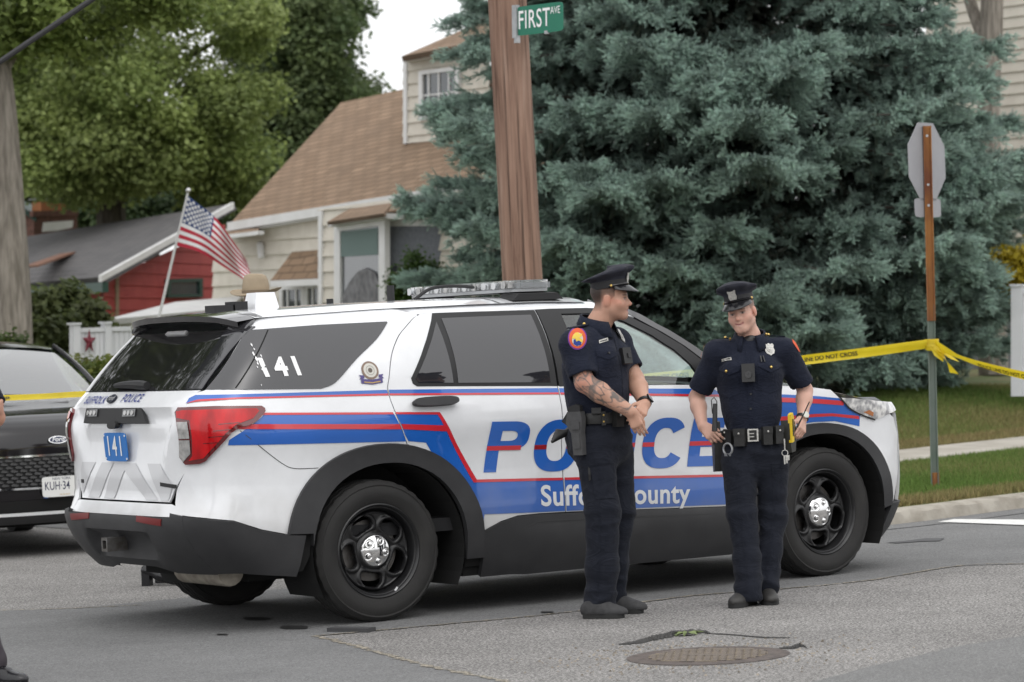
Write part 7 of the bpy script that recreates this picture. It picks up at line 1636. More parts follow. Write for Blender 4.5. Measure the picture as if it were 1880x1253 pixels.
# yellow stun gun, its holster, keys and radio aerial on the left hip
p_, n_, u_ = belt_pt(bc2, f2, U2_, bw2, bd2, -74); Mt_ = basis(p_+n_*.026+np.array([0, 0, .015]), np.cross(u_, n_), u_); tz_ = empty('stun_gun_holster', (0, 0, 0)); tz_.parent = P2
bm = bmesh.new(); add_prism(bm, [Mt_ @ Vector(q) for q in ((-.036, .055, -.03), (.046, .045, -.03), (.060, -.02, -.03), (.040, -.115, -.03), (-.016, -.120, -.03), (-.040, -.03, -.03))], Mt_.to_3x3() @ Vector((0, 0, .050))); bm_obj('holster_body', bm, mat('dark_olive_holster', (.028, .028, .024), .6), tz_, bevel=.010)
YG = mat('stun_gun_yellow', (.72, .50, .015), .45); bm = bmesh.new(); add_prism(bm, [Mt_ @ Vector(q) for q in ((-.038, .085, .012), (-.010, .095, .012), (.004, .070, .012), (-.006, -.060, .012), (-.034, -.066, .012))], Mt_.to_3x3() @ Vector((0, 0, .020))); bm_obj('stun_gun', bm, YG, tz_, bevel=.005); bm = bmesh.new(); add_box(bm, (-.024, -.03, .033), (-.014, .06, .036), Mt_); bm_obj('grip_panel', bm, CAMB, tz_)
bm = bmesh.new(); add_tube(bm, [J(1463, 785, LY-.13), J(1472, 768, LY-.13), J(1486, 738, LY-.13)], [.006, .004, .003], 8); bm_obj('radio_aerial', bm, CAMB, P2, smooth=True)
kr = J(1441, 832, LY-.16); bm = bmesh.new(); add_lathe(bm, [(.016+.0022*math.cos(t), .0022*math.sin(t)) for t in np.linspace(0, 6.283, 7)[:-1]], 18, basis(kr, (1, 0, 0), (0, .2, 1)), close=True)
for dx, dz in ((-.004, -.05), (.008, -.045), (.018, -.03)): add_prism(bm, [kr+np.array(q) for q in ((dx-.005, -.004, -.012), (dx+.006, -.004, -.012), (dx+.004, -.004, dz-.01), (dx-.003, -.004, dz-.01))], (0, -.003, 0))
add_tube(bm, [J(1440, 806, LY-.16), kr+np.array([0, 0, .014])], .004, 6); bm_obj('key_ring', bm, SILVB, P2, smooth=True, sharp=40)
wd_ = np.array(wrL)-np.array(elL); wd_ /= np.linalg.norm(wd_); wc = np.array(wrL)-wd_*.004; bm = bmesh.new(); add_lathe(bm, [(.031, -.010), (.0345, -.009), (.0345, .009), (.031, .010)], 24, basis(wc, *[np.array(v) for v in frame_along(wd_)]), close=True); wt_ = bm_obj('watch', bm, CAMB, P2, smooth=True)
nv = np.array([.35, -.9, .1]); nv -= wd_*(nv@wd_); nv /= np.linalg.norm(nv); bm = bmesh.new(); add_lathe(bm, [(.019, 0), (.020, .008), (.016, .010), (.0004, .009)], 20, basis(wc+nv*.031, np.cross(wd_, nv), wd_)); bm_obj('watch_face', bm, mat('watch_dial', (.55, .55, .5), .3, metal=.5), wt_, smooth=True)

# ---------------------------------------------------------------- people mostly hidden behind the car and at the left edge
def simple_person(px, py, label, H, f, shirt_m, trouser_m, base, hair, hat=None, hair_long=False, heels=False, elbow_out=False, hw_=.19, skirt=False, name='person', stride=0.):
    g = Fig(name, px, py, label); f, r_ = rot2(f); h = H; Z = lambda z: np.array([0, 0, z*h]); up = np.array([0, 0, 1.])
    nb, chest, waist, hips = Z(.835), Z(.74), Z(.60), Z(.53); shR, shL = Z(.805)+r_*hw_*.98, Z(.805)-r_*hw_*.98
    if elbow_out: elR, wrR = shR+f*.17-up*.25-r_*.02, Z(.69)+f*.21-r_*.09; elL, wrL = shL+f*.15-up*.26+r_*.02, Z(.70)+f*.18+r_*.09
    else: elR, wrR = shR+r_*.04-up*.30, shR+r_*.03-up*.54+f*.06; elL, wrL = shL-r_*.04-up*.30, shL-r_*.03-up*.54+f*.06
    lg = lambda s_: ([Z(.50)+r_*s_*.09, Z(.28)+r_*s_*.10+f*(.02+stride*.55*s_), Z(.06)+r_*s_*.10+f*stride*s_], [.095, .068, .055])
    B = Field(np.array([-.5, -.5, .01]), np.array([.5, .5, h+.06]), .007); core(B, nb, chest, hips, (lg(1), lg(-1))); hd = head_sdf(B, Z(.915), f, (0, 0, 1), .98); B.cone(Z(.88), nb, .055, .06, .03); arm(B, shR, elR, wrR); arm(B, shL, elL, wrL)
    hand(B, wrR, (-up+f*.2 if not elbow_out else -r_-f*.3), (r_ if not elbow_out else f), f if not elbow_out else up, (.3, .3, .35, .4)); hand(B, wrL, (-up+f*.2 if not elbow_out else r_-f*.3), (-r_ if not elbow_out else f), f if not elbow_out else up, (.3, .3, .35, .4))
    P = g.start(B, 1, lambda V: head_cols(V, hd, base, hair, (.36, .13, .12), .1))
    SF = shirt_field(g, [nb, chest, waist, shR, shL, elR, elL], chest, waist, nb, f, hw_*.95, .125, .155, .115, [(shR, elR, .8, .075, .075), (shL, elL,   .8, .075, .075)], abs(px), res=.009); field_obj('shirt', SF, shirt_m, P)
    TF, TR = trousers(g, hips, (lg(1), lg(-1)), f, waist, .16, .125, abs(px)+3, .05 if not heels else .11); TR.data.materials[0] = trouser_m
    if heels:
        for s_ in (-1, 1):
            c = r_*s_*.10; bm = bmesh.new(); add_prism(bm, [c-f*.10-r_*.028, c-f*.10+r_*.028, c-f*.045+r_*.028, c-f*.045-r_*.028], (0, 0, .085)); sh_ = Field((-.3, -.3, 0), (.3, .3, .2), .006); sh_.cone(c-f*.08+up*.10, c+f*.02+up*.07, .034, .034, .01); sh_.cone(c+f*.02+up*.06, c+f*.13+up*.028, .036, .028, .02); sh_.plane((0, 0, .004), (0, 0, -1)); o = field_obj('heeled_shoe', sh_, PATENT, P); bm_obj('heel', bm, PATENT, o, bevel=.006)
    else: shoes_for(g, 'shoe', [(r_*.10+f*(stride-.09), r_*.10+f*(stride+.19)), (-r_*.10-f*(stride+.09), -r_*.10+f*(.19-stride))], PATENT)
    c = Z(.915)
    if hat == 'campaign':
        TAN = mat('tan_felt', (.30, .24, .165), .9, (.36, .29, .205), scale=12, bump=.2, bscale=300); cc = c+up*.045
        bm = bmesh.new(); lathe_ell(bm, cc, f, up, [(.98, .0, 0), (1.02, .004, 0), (1.0, .05, 0), (.93, .095, .004), (.80, .125, .006), (.55, .137, .004), (.30, .128, 0), (.02, .122, 0)], .088, .108, 48); o = bm_obj('campaign_hat', bm, TAN, P, smooth=True, sharp=60)
        bm = bmesh.new(); n = 64; rings = []
        for e, zz in ((.98, .006), (1.3, .0), (1.6, -.004), (1.9, .006), (1.92, .010), (1.6, .001), (1.3, .004), (.98, .010)): rings.append([bm.verts.new(cc+r_*e*.090*math.cos(2*math.pi*j/n)+f*e*.100*math.sin(2*math.pi*j/n)+up*(zz+.030*max(0, e-1)*math.cos(2*math.pi*j/n)**2-.02*max(0, e-1)*math.sin(2*math.pi*j/n))) for j in range(n)])
        for a, b in zip(rings[:-1], rings[1:]):
            for j in range(n): bm.faces.new((a[j], a[(j+1) % n], b[(j+1) % n], b[j]))
        bm_obj('hat_brim', bm, TAN, o, smooth=True)
        bm = bmesh.new(); lathe_ell(bm, cc, f, up, [(1.01, .006, 0), (1.035, .008, 0), (1.03, .026, 0), (1.0, .028, 0)], .088, .108, 48); bm_obj('hat_band', bm, mat('hat_band_brown', (.17, .13, .09), .8), o, smooth=True)
    else:
        Hf = Field(c-.2, c+.2, .006); Hf.ell(c-f*.018+up*.048, (.088, .088, .092), .01); Hf.ell(c-f*.05-up*.01, (.08, .07, .10), .03)
        if hair_long: Hf.ell(c-f*.075+up*.03, (.055, .055, .055), .02)
        Hf.ell(c+f*.11-up*.03, (.09, .10, .075), .02, op='s'); Hf.warp(lambda Q: .004*waves(Q, 5, 160)); field_obj('hair', Hf, mat('hair_'+('auburn' if hair_long else 'dark'), hair, .5, [h_*1.8 for h_ in hair], scale=60, stretch=(1, 1, .2)), P)
    return g
simple_person(302, 1073, 'person in heeled black shoes and dark clothes standing behind the police car', 1.72, (.9, -.3), NAVY1, NAVY2, (.45, .25, .18), (.030, .014, .012), None, True, True, hw_=.165)
simple_person(492, 1038, 'person in a tan broad-brimmed campaign hat standing behind the police car', 1.98, (-.4, -.9), mat('grey_uniform_shirt', (.12, .12, .13), .85), NAVY2, (.45, .25, .18), (.05, .035, .025), 'campaign')
simple_person(-76, 1252, 'person at the left edge with arms crossed, dark trousers and polished black shoes', 1.84, (.85, -.5), NAVY1, mat('dusk_plum_trousers', (.035, .028, .035), .8, (.05, .042, .05), scale=20), (.50, .26, .18), (.03, .02, .015), None, elbow_out=True, stride=.30)
# ================================================================ pole, signs, tape, cable, flag
def wood_mat():
    m, nt, b = newmat('pole_wood'); b.inputs['Roughness'].default_value = .85
    tc = N(nt, 'ShaderNodeTexCoord'); mp = N(nt, 'ShaderNodeMapping'); mp.inputs['Scale'].default_value = (9, 9, .55); L(nt, tc.outputs['Object'], mp.inputs[0])
    n = N(nt, 'ShaderNodeTexNoise', Scale=2.2, Detail=8, Roughness=.62); L(nt, mp.outputs[0], n.inputs['Vector'])
    r = ramp(nt, [(.28, (.085, .045, .030)), (.42, (.215, .128, .092)), (.6, (.295, .185, .135)), (.75, (.36, .25, .195))], n.outputs['Fac'])
    mp2 = N(nt, 'ShaderNodeMapping'); mp2.inputs['Scale'].default_value = (22, 22, .42); L(nt, tc.outputs['Object'], mp2.inputs[0])
    n2 = N(nt, 'ShaderNodeTexNoise', Scale=1.6, Detail=4); L(nt, mp2.outputs[0], n2.inputs['Vector'])
    r2 = ramp(nt, [(.30, (.16, .14, .13)), (.37, (.75, .75, .75)), (.48, (1, 1, 1))], n2.outputs['Fac'])
    m_ = N(nt, 'ShaderNodeMixRGB', blend_type='MULTIPLY', Fac=.85); L(nt, r.outputs[0], m_.inputs[1]); L(nt, r2.outputs[0], m_.inputs[2]); L(nt, m_.outputs[0], b.inputs['Base Color'])
    bp = N(nt, 'ShaderNodeBump', Strength=.7, Distance=.02); L(nt, r2.outputs[0], bp.inputs['Height']); L(nt, bp.outputs[0], b.inputs['Normal'])
    return m
GALV = mat('galvanised_steel', (.34, .35, .36), .5, (.46, .47, .48), scale=12, metal=.5)
DP = 24.0
pb = at(985, 985, DP); pt_ = at(929, -40, DP); pdir = (pt_-pb).normalized(); pb = pb-pdir*(pb.z/pdir.z)+pdir*(.1/pdir.z)
rp = lambda y: (65-(480-y)*.024)/2*DP/FPX
po = empty('utility_pole', pb, 0, 'thick weathered brown wooden utility pole rising behind the police car', 'utility pole')
bm = bmesh.new(); L_ = 9.; add_tube(bm, [pdir*t for t in np.linspace(0, L_, 30)], [rp(985)-(t/L_)*.03 for t in np.linspace(0, L_, 30)], 32)
bm_obj('pole_shaft', bm, wood_mat(), po, smooth=True)
def on_pole(y): 
    q = at(937, y, DP); t = (q-pb).dot(pdir); return pb+pdir*t
sg = empty('street_sign', on_pole(30), 0, 'green street name sign reading FIRST AVE strapped to the wooden pole', 'street sign')
for y in (16, 41):
    c = on_pole(y)-on_pole(30); s, u = frame_along(pdir); bm = bmesh.new()
    rr = rp(y)+.004; Mp = basis(c, s, u); add_lathe(bm, [(rr, -.009), (rr+.005, -.009), (rr+.005, .009), (rr, .009)], 32, Mp, close=True); bm_obj('strap', bm, GALV, sg)
# the blade points to the right and towards us
sx = at(1030, 20, DP-.62)-at(949, 30, DP-.30); sxn = sx.normalized(); so_ = at(949, 40, DP-.32)-on_pole(30)
Msg = basis(so_, sxn, Vector(CU)); GREEN = mat('sign_green', (.005, .155, .092), .35, (.008, .17, .10), scale=5)
bm = bmesh.new(); W_ = .49; H_ = .23
pts = arc(W_/2, 0, W_/2, H_/2, 0, 360, 40, 12)[:-1]
add_prism(bm, [Msg @ Vector((a, b, 0)) for a, b in pts], Msg.to_3x3() @ Vector((0, 0, -.006))); bl = bm_obj('blade', bm, GREEN, sg)
Mt = Msg @ Matrix.Translation((.185, 0, .003)); text_obj('sign_lettering', 'FIRST', .205, Mt, WHITEL, bl, offset=.0015, narrow=.66, spacing=1.08)
text_obj('sign_lettering', 'AVE', .082, Msg @ Matrix.Translation((.412, .052, .003)), WHITEL, bl, narrow=.72)
box_obj('bracket', (-.035, -.13, -.02), (.012, .13, .02), GALV, sg, Msg, .004); box_obj('bracket_clip', (.30, -.125, -.012), (.33, -.10, .012), GALV, sg, Msg)
box_obj('bracket', (-.02, -.17, -.015), (.02, -.13, .015), GALV, sg, Msg)
# stop sign seen from behind
SD_ = 26.6
sb_ = Vector(ground(1716, 893, .155)); SD_ = float((np.array(sb_)-CAMP)@CF); st_ = at(1701, 232, SD_+.05); sdir = (st_-sb_).normalized(); SL = (st_-sb_).length
ss = empty('stop_sign', sb_, 0, 'grey back of an octagonal stop sign with a small plate on a half rusty post', 'traffic sign')
RUSTP = mat('rusty_post', (.30, .13, .035), .85, (.16, .055, .025), scale=9, stretch=(1, 1, .4)); GREENP = mat('green_post', (.13, .17, .14), .55, (.17, .20, .18), scale=6, metal=.3)
rt = Vector(HR); bkv = Vector(HF); frn = -bkv
def upost(name, t0, t1, hw_, m, par, fr=0.):
    bm = bmesh.new(); a = sdir*t0; b = sdir*t1
    for x0, x1, y0, y1 in ((-hw_, hw_, -.008+fr, 0+fr), (-hw_, -hw_+.008, -.03+fr, -.008+fr), (hw_-.008, hw_, -.03+fr, -.008+fr)):
        add_prism(bm, [a+rt*x0+bkv*y0, a+rt*x1+bkv*y0, a+rt*x1+bkv*y1, a+rt*x0+bkv*y1], b-a)
    return bm_obj(name, bm, m, par)
tz = lambda y: SL*(893-y)/(893-232)
upost('lower_post', 0, tz(560), .030, GREENP, ss); up_ = upost('upper_post', tz(590), SL, .032, RUSTP, ss, -.010)
bm = bmesh.new(); add_box(bm, (-.03, -.03, -.02), (.03, .004, tz(868)), Matrix.Identity(4)); bm_obj('post_foot', bm, RUSTP, ss)
c8 = sdir*tz(297)+bkv*.02; ang = R(52); rx = rt*math.cos(ang)+bkv*math.sin(ang); Mo = basis(c8, rx, sdir)
SIGNB = mat('aluminium_sign_back', (.30, .30, .315), .5, (.34, .34, .355), scale=4, metal=.2)
R8 = .309
bm = bmesh.new(); add_prism(bm, [Mo @ Vector((R8/math.cos(R(22.5))*math.cos(R(22.5+45*k))*.93, R8/math.cos(R(22.5))*math.sin(R(22.5+45*k)), 0)) for k in range(8)], Mo.to_3x3() @ Vector((0, 0, -.004))); bm_obj('octagon_plate', bm, SIGNB, ss, bevel=.0015)
STOPR = mat('sign_red', (.45, .02, .02), .4)
bm = bmesh.new(); add_prism(bm, [Mo @ Vector((R8*.98/math.cos(R(22.5))*math.cos(R(22.5+45*k))*.93, R8*.98/math.cos(R(22.5))*math.sin(R(22.5+45*k)), -.0065)) for k in range(8)], Mo.to_3x3() @ Vector((0, 0, -.001))); bm_obj('sign_face', bm, STOPR, ss)
Mb = basis(sdir*tz(382)+bkv*.02, rx, sdir); bm = bmesh.new(); add_prism(bm, [Mb @ Vector((a, b, 0)) for a, b in arc(0, 0, .205, .075, 0, 360, 30, 8)[:-1]], Mb.to_3x3() @ Vector((0, 0, -.004))); bm_obj('small_plate', bm, SIGNB, ss)
for y in (250, 340, 378):
    bm = bmesh.new(); add_lathe(bm, [(.006, 0), (.011, .0), (.011, .008), (.0005, .008)], 8, basis(sdir*tz(y)-bkv*.012, rt, sdir)); bm_obj('bolt', bm, GALV, ss)
for k in range(30):
    pass
# ---- police tape: pole - stop sign post - beyond the right edge, and pole - left edge
def tape_mat():
    m, nt, b = newmat('tape_yellow'); b.inputs['Roughness'].default_value = .35; b.inputs['Base Color'].default_value = (.80, .62, .02, 1)
    tc = N(nt, 'ShaderNodeTexCoord'); n = N(nt, 'ShaderNodeTexNoise', Scale=6, Detail=4); L(nt, tc.outputs['Object'], n.inputs['Vector'])
    r = ramp(nt, [(.3, (.72, .54, .015)), (.7, (.88, .71, .04))], n.outputs['Fac']); L(nt, r.outputs[0], b.inputs['Base Color'])
    out = nt.nodes['Material Output']; t = N(nt, 'ShaderNodeBsdfTranslucent', Color=(.8, .62, .03, 1)); ms = N(nt, 'ShaderNodeMixShader', Fac=.35); L(nt, b.outputs[0], ms.inputs[1]); L(nt, t.outputs[0], ms.inputs[2]); L(nt, ms.outputs[0], out.inputs[0])
    return m
TAPE = tape_mat(); TAPEK = mat('tape_black_print', (.02, .02, .015), .5)
def tape(name, ctrl, label, width=.075, txt='POLICE LINE DO NOT CROSS', every=1.55, t0=.3, rev=False):
    """ctrl: list of (x, y, depth, twist degrees)"""
    P = np.array(bezier([A(x, y, d) for x, y, d, _ in ctrl], 14)); tw = np.interp(np.linspace(0, len(ctrl)-1, len(P)), range(len(ctrl)), [c[3] for c in ctrl])
    s = np.r_[0, np.cumsum(np.linalg.norm(np.diff(P, axis=0), axis=1))]; T = np.gradient(P, axis=0); T /= np.linalg.norm(T, axis=1, keepdims=True)
    up = np.tile([0, 0, 1.], (len(P), 1)); S_ = np.cross(T, up); S_ /= np.linalg.norm(S_, axis=1, keepdims=True); Uv = np.cross(S_, T)
    a = np.radians(tw)[:, None]; Wv = Uv*np.cos(a)+S_*np.sin(a); Nv = np.cross(T, Wv)
    if (Nv@(-HF)).mean() < 0: Nv = -Nv
    cur = .010*np.sin(s*2.3)[:, None]*Nv
    V = []; F = []
    for k, f in enumerate((-1, -.5, 0, .5, 1)): V += list(P+Wv*f*width/2+cur*(1-f*f)+Nv*.004*math.sin(f*3))
    n = len(P)
    for k in range(4):
        for i in range(n-1): F.append((k*n+i, k*n+i+1, (k+1)*n+i+1, (k+1)*n+i))
    o = mesh_obj(name, V, F, TAPE, smooth=True); tag(o, label, 'police tape')
    # printing laid along the ribbon
    v, f = text_mesh(txt, width*.62, offset=.0012, narrow=.95); Lw = v[:, 0].max()-v[:, 0].min(); VV, FF = [], []; c0 = t0
    while c0+Lw/2 < s[-1]:
        if c0-Lw/2 > 0:
            ss_ = (c0+v[:, 0]); b = len(VV)
            I = lambda A_: np.stack([np.interp(ss_, s, A_[:, k]) for k in range(3)], 1)
            VV += list(I(P)+I(Wv)*(v[:, 1]/1.0)[:, None]*1.0+I(cur)+I(Nv)*.005); FF += [tuple(b+i for i in q) for q in f]
        c0 += every
    if VV:
        mesh_obj('tape_lettering', VV, FF, TAPEK, o)
    return o
tape('police_tape', [(990, 716, 23.85, 0), (1090, 706, 23.85, 4), (1200, 694, 23.9, 2), (1340, 680, 23.9, 3), (1480, 661, 23.8, 6), (1600, 646, 23.75, 10), (1708, 631, 23.72, 25)], 'yellow police line tape stretched from the wooden pole to the stop sign post', .078, t0=.9, every=1.35)
tape('police_tape', [(1712, 630, 23.72, 20), (1760, 655, 23.6, 55), (1810, 672, 23.4, 40), (1880, 690, 23.1, 25), (2000, 716, 22.6, 20)], 'narrow twisted yellow tape running from the stop sign post off the right edge', .075, t0=.75, every=1.35)
tape('police_tape', [(970, 716, 23.85, 0), (700, 712, 23.0, 5), (400, 716, 22.0, 10), (172, 723, 21.0, 25), (60, 729, 20.4, 30), (-120, 735, 19.6, 30)], 'thin yellow tape crossing in front of the dark car at the left', .044, t0=.8, every=1.5)
kn = empty('tape_knot', at(1712, 630, SD_), 0, 'knotted yellow tape with loose tails tied round the stop sign post', 'tape knot'); ko = at(1712, 630, SD_)
bm = bmesh.new()
for k, (dy, rr) in enumerate(((4, .050), (-3, .054), (8, .047))):
    c = at(1710.5, 630+dy, SD_-.012)-ko; add_lathe(bm, [(rr, -.018), (rr+.004, -.018), (rr+.004, .018), (rr, .018)], 14, basis(c, rt, bkv+Vector((0, 0, .2*(k-1)))), close=True)
bm_obj('wrap', bm, TAPE, kn, smooth=True)
def ribbon(pts, wd):
    P = [at(*p)-ko for p in pts]; V, F = [], []
    for i, p in enumerate(P):
        a = i*.7; dv = (rt*math.cos(a)+Vector((0, 0, 1))*math.sin(a)*.6+bkv*math.sin(a)*.5).normalized()*wd*(.5+.2*math.sin(i*2)); V += [p-dv, p+dv]
    for i in range(len(P)-1): F.append((2*i, 2*i+1, 2*i+3, 2*i+2))
    return V, F
for pts in ([(1712, 628, SD_-.06), (1722, 640, SD_-.06), (1733, 655, SD_-.06), (1742, 668, SD_-.06), (1752, 686, SD_-.06)], [(1714, 630, SD_-.06), (1730, 642, SD_-.06), (1745, 656, SD_-.06), (1758, 662, SD_-.06)], [(1710, 632, SD_-.06), (1722, 650, SD_-.06), (1732, 662, SD_-.06)]):
    V, F = ribbon(pts, .05); mesh_obj('tail', V, F, TAPE, kn, smooth=True)
# overhead cable, top left
tag(tube_obj('overhead_cable', bezier([A(-260, 262, 21), A(-40, 138, 21), A(60, 73, 21), A(180, -8, 21), A(420, -170, 21)], 8), .0205, mat('cable_black', (.03, .03, .032), .6)), 'thick black overhead cable slanting across the top left corner', 'cable')
# ---- flag on a tilted white pole
fp0, fp1 = at(288, 600, 33.5), at(346, 350, 33.2)
fl = empty('flagpole', fp0-Vector((0, 0, fp0.z-.3)), 0, 'slender tilted white pole standing by the white shed', 'flagpole'); fo = fl.location.copy()
bm = bmesh.new(); add_tube(bm, [Vector((0, 0, 0)), fp0-fo, fp1-fo], [.02, .017, .013], 10); bm_obj('pole_shaft', bm, mat('white_pole', (.62, .62, .62), .4), fl, smooth=True)
bm = bmesh.new(); bmesh.ops.create_uvsphere(bm, u_segments=12, v_segments=8, radius=.03, matrix=Matrix.Translation(fp1-fo)); bm_obj('finial', bm, mat('finial_silver', (.6, .6, .6), .3, metal=.8), fl, smooth=True)
FR = mat('flag_red', (.42, .022, .045), .8); FW = mat('flag_white', (.70, .70, .71), .8); FB = mat('flag_blue', (.018, .045, .16), .8)
c00, c01 = at(343, 358, 33.22), at(325, 452, 33.3); c10, c11 = at(452, 478, 33.2), at(466, 535, 33.2)
mid0, mid1 = at(405, 412, 33.1), at(398, 480, 33.15)
def flagpt(u, v):   # u along the fly, v down the hoist
    top = (1-u)**2*c00+2*u*(1-u)*(2*mid0-(c00+c10)/2)+u*u*c10; bot = (1-u)**2*c01+2*u*(1-u)*(2*mid1-(c01+c11)/2)+u*u*c11
    p = top+(bot-top)*v; return p+Vector(HF)*(.11*math.sin(u*8+v*2.2)*u**.7+.04*math.sin(u*17-v*4)*u)+Vector((0, 0, -.03*math.sin(u*8+v*2+1.2)*u))
nu, nv = 78, 52; V = [flagpt(i/nu, j/nv) for i in range(nu+1) for j in range(nv+1)]; F = []; MI = []
stars = set()
for i in range(nu):
    for j in range(nv):
        F.append((i*(nv+1)+j, (i+1)*(nv+1)+j, (i+1)*(nv+1)+j+1, i*(nv+1)+j+1)); u, v = (i+.5)/nu, (j+.5)/nv
        if u < .4 and v < 7/13: MI.append(2)
        else: MI.append(0 if int(v*13) % 2 == 0 else 1)
fg = mesh_obj('flag', [p-c00 for p in V], F, [FR, FW, FB], smooth=True); fg.location = c00; fg.data.polygons.foreach_set('material_index', MI)
tag(fg, 'stars and stripes flag hanging from the slender tilted white pole', 'flag')
bm = bmesh.new()
for r_ in range(9):
    for k in range(6 if r_ % 2 == 0 else 5):
        u = .4*((k*2+(1 if r_ % 2 == 0 else 2))/12); v = (7/13)*(r_+1)/10; p = flagpt(u, v)-c00; e1 = (flagpt(u+.01, v)-flagpt(u, v)).normalized(); e2 = (flagpt(u, v+.01)-flagpt(u, v)).normalized(); nn = e1.cross(e2).normalized()
        if nn.dot(Vector(HF)) > 0: nn = -nn
        bm.faces.new([bm.verts.new(p+nn*.006+(e1*math.cos(t)+e2*math.sin(t))*(.026 if q % 2 == 0 else .012)) for q, t in enumerate(np.linspace(0, 2*math.pi, 11)[:-1])])
bm_obj('flag_stars', bm, FW, fg)
# ================================================================ dark crossover parked behind, facing us
BLACKP = mat('black_car_paint', (.009, .008, .010), .10, spec=.45, coat=.1)
SCREEN = clear_glass('windscreen_glass', (.6, .75, .72), .30)
cr = Vector(ground(117, 1021)); dc = empty('dark_crossover', cr, math.atan2(-.99, -.10), 'glossy black crossover with a chrome-edged grille parked facing the camera at the left', 'car')
_w2 = ([.2, .4, .6, .8, .95, 1.02, 1.08], [.86, .92, .94, .94, .93, .90, .84]); _x2 = ([.2, .3, .5, .7, .85, .95, 1.0, 1.06], [-.16, -.05, .0, -.01, -.03, -.07, -.13, -.30]); C0 = -.95
def F2(y, z):
    y, z = np.broadcast_arrays(np.asarray(y, float), np.asarray(z, float)); W = np.interp(z, *_w2)
    x = C0+(np.interp(z, *_x2)-C0)*(1-np.clip(np.abs(y/W), 0, .999)**3.2)**(1/3.2); return np.stack([x, y, z], -1)
def off2(fn, d):
    def g(a, b):
        a = np.asarray(a, float); b = np.asarray(b, float); e = .004; n = np.cross(fn(a+e, b)-fn(a-e, b), fn(a, b+e)-fn(a, b-e)); n /= np.linalg.norm(n, axis=-1, keepdims=True)+1e-12
        p = fn(a, b); sg_ = np.sign(((p-np.array([-2., 0, .7]))*n).sum(-1, keepdims=True)); return p+n*sg_*d
    return g
def P2_(name, polys, m, parent, d=0., cell=.05, thick=0.):
    if not isinstance(polys[0][0], (tuple, list, np.ndarray)): polys = [polys]
    bm = bmesh.new()
    for poly in polys:
        b2 = cut_poly(poly, cell); co = np.array([v.co[:2] for v in b2.verts]); b2.verts.index_update(); vs = [bm.verts.new(p) for p in off2(F2, d)(co[:, 0], co[:, 1])]
        for f in b2.faces: bm.faces.new([vs[v.index] for v in f.verts])
        b2.free()
    return bm_obj(name, bm, m, parent, smooth=True, sharp=40)
P2_('body', [(-.935, .40), (.935, .40), (.935, .90), (.90, 1.0), (.80, 1.03), (-.80, 1.03), (-.90, 1.0), (-.935, .90)], BLACKP, dc, cell=.035)
def hood2(x, t): 
    w_ = .90*(1-max(0, (x+.95)/.70)**4*.24); a = abs(t); return (x, t*w_, float(np.interp(x, [-1.25, -1.0, -.6, -.3, -.12], [1.155, 1.14, 1.10, 1.055, .985]))-.07*a**3+.012*math.exp(-((a-.62)/.06)**2))
grid_obj('hood', hood2, np.linspace(-1.22, -.12, 26), np.linspace(-1, 1, 41), BLACKP, dc)
def wind2(t, s): return (-1.08+(-1.98+1.08)*t-.10*s*s*(1-t)-.05*s*s, s*(.83+(.665-.83)*t), 1.135+(1.585-1.135)*t-.03*s*s+.03*math.sin(math.pi*t))
for s_ in (-1, 1):
    side = lambda x, z: (x, s_*(float(np.interp(z, [.25, .5, .9, 1.0, 1.1], [.90, .94, .93, .90, .85]))), z)
    grid_obj('side_panel', side, np.linspace(-4.5, -.93, 20), [.28, .4, .55, .7, .85, .95, 1.02, 1.1], BLACKP, dc)
    pw = [(-1.08, .84, 1.10), (-1.55, .74, 1.40), (-1.95, .66, 1.555), (-2.3, .63, 1.60)]
    bm = bmesh.new(); add_tube(bm, [tuple(np.array(wind2(t, s_*1.0))+np.array([.01, s_*.012, .008])) for t in np.linspace(-.06, 1.04, 14)], .020, 8); bm_obj('a_pillar', bm, BLACKP, dc, smooth=True)
    grid_obj('side_window', lambda x, t: (x, s_*(.86-.20*t), 1.08+(float(np.interp(x, [-4.2, -3.4, -2.2, -1.2], [1.45, 1.58, 1.59, 1.12]))-1.08)*t), np.linspace(-4.2, -1.2, 14), np.linspace(0, 1, 6), RGLASS, dc)
    wh_ = empty('wheel', (-.86, s_*.80, .345)); wh_.parent = dc; bm = bmesh.new(); add_lathe(bm, [(.20, .09), (.23, .10), (.31, .10), (.345, .07), (.345, -.09), (.2, -.1)], 40, Matrix.Rotation(R(90*s_*-1), 4, 'X')); bm_obj('tyre', bm, RUB, wh_, smooth=True); bm = bmesh.new(); add_lathe(bm, [(.0005, .06), (.05, .07), (.20, .075), (.21, .09)], 30, Matrix.Rotation(R(90*s_*-1), 4, 'X')); bm_obj('rim', bm, BRAKE, wh_, smooth=True)
    wr_ = empty('wheel', (-3.55, s_*.80, .345)); wr_.parent = dc; bm = bmesh.new(); add_lathe(bm, [(.20, .09), (.23, .10), (.31, .10), (.345, .07), (.345, -.09), (.2, -.1)], 40, Matrix.Rotation(R(90*s_*-1), 4, 'X')); bm_obj('tyre', bm, RUB, wr_, smooth=True)
    P2_('headlamp', [(s_*.60, .885), (s_*.80, .93), (s_*.90, .94), (s_*.92, .88), (s_*.80, .845), (s_*.62, .845)], CLEARL, dc, d=.006)
grid_obj('windscreen', wind2, np.linspace(0, 1, 12), np.linspace(-1, 1, 21), SCREEN, dc)
grid_obj('roof', lambda x, t: (x, t*.66, float(np.interp(x, [-4.3, -3.6, -2.6, -2.2, -1.96], [1.52, 1.61, 1.645, 1.625, 1.585]))-.045*abs(t)**2.5+.0), np.linspace(-4.3, -1.96, 20), np.linspace(-1, 1, 21), BLACKP, dc)
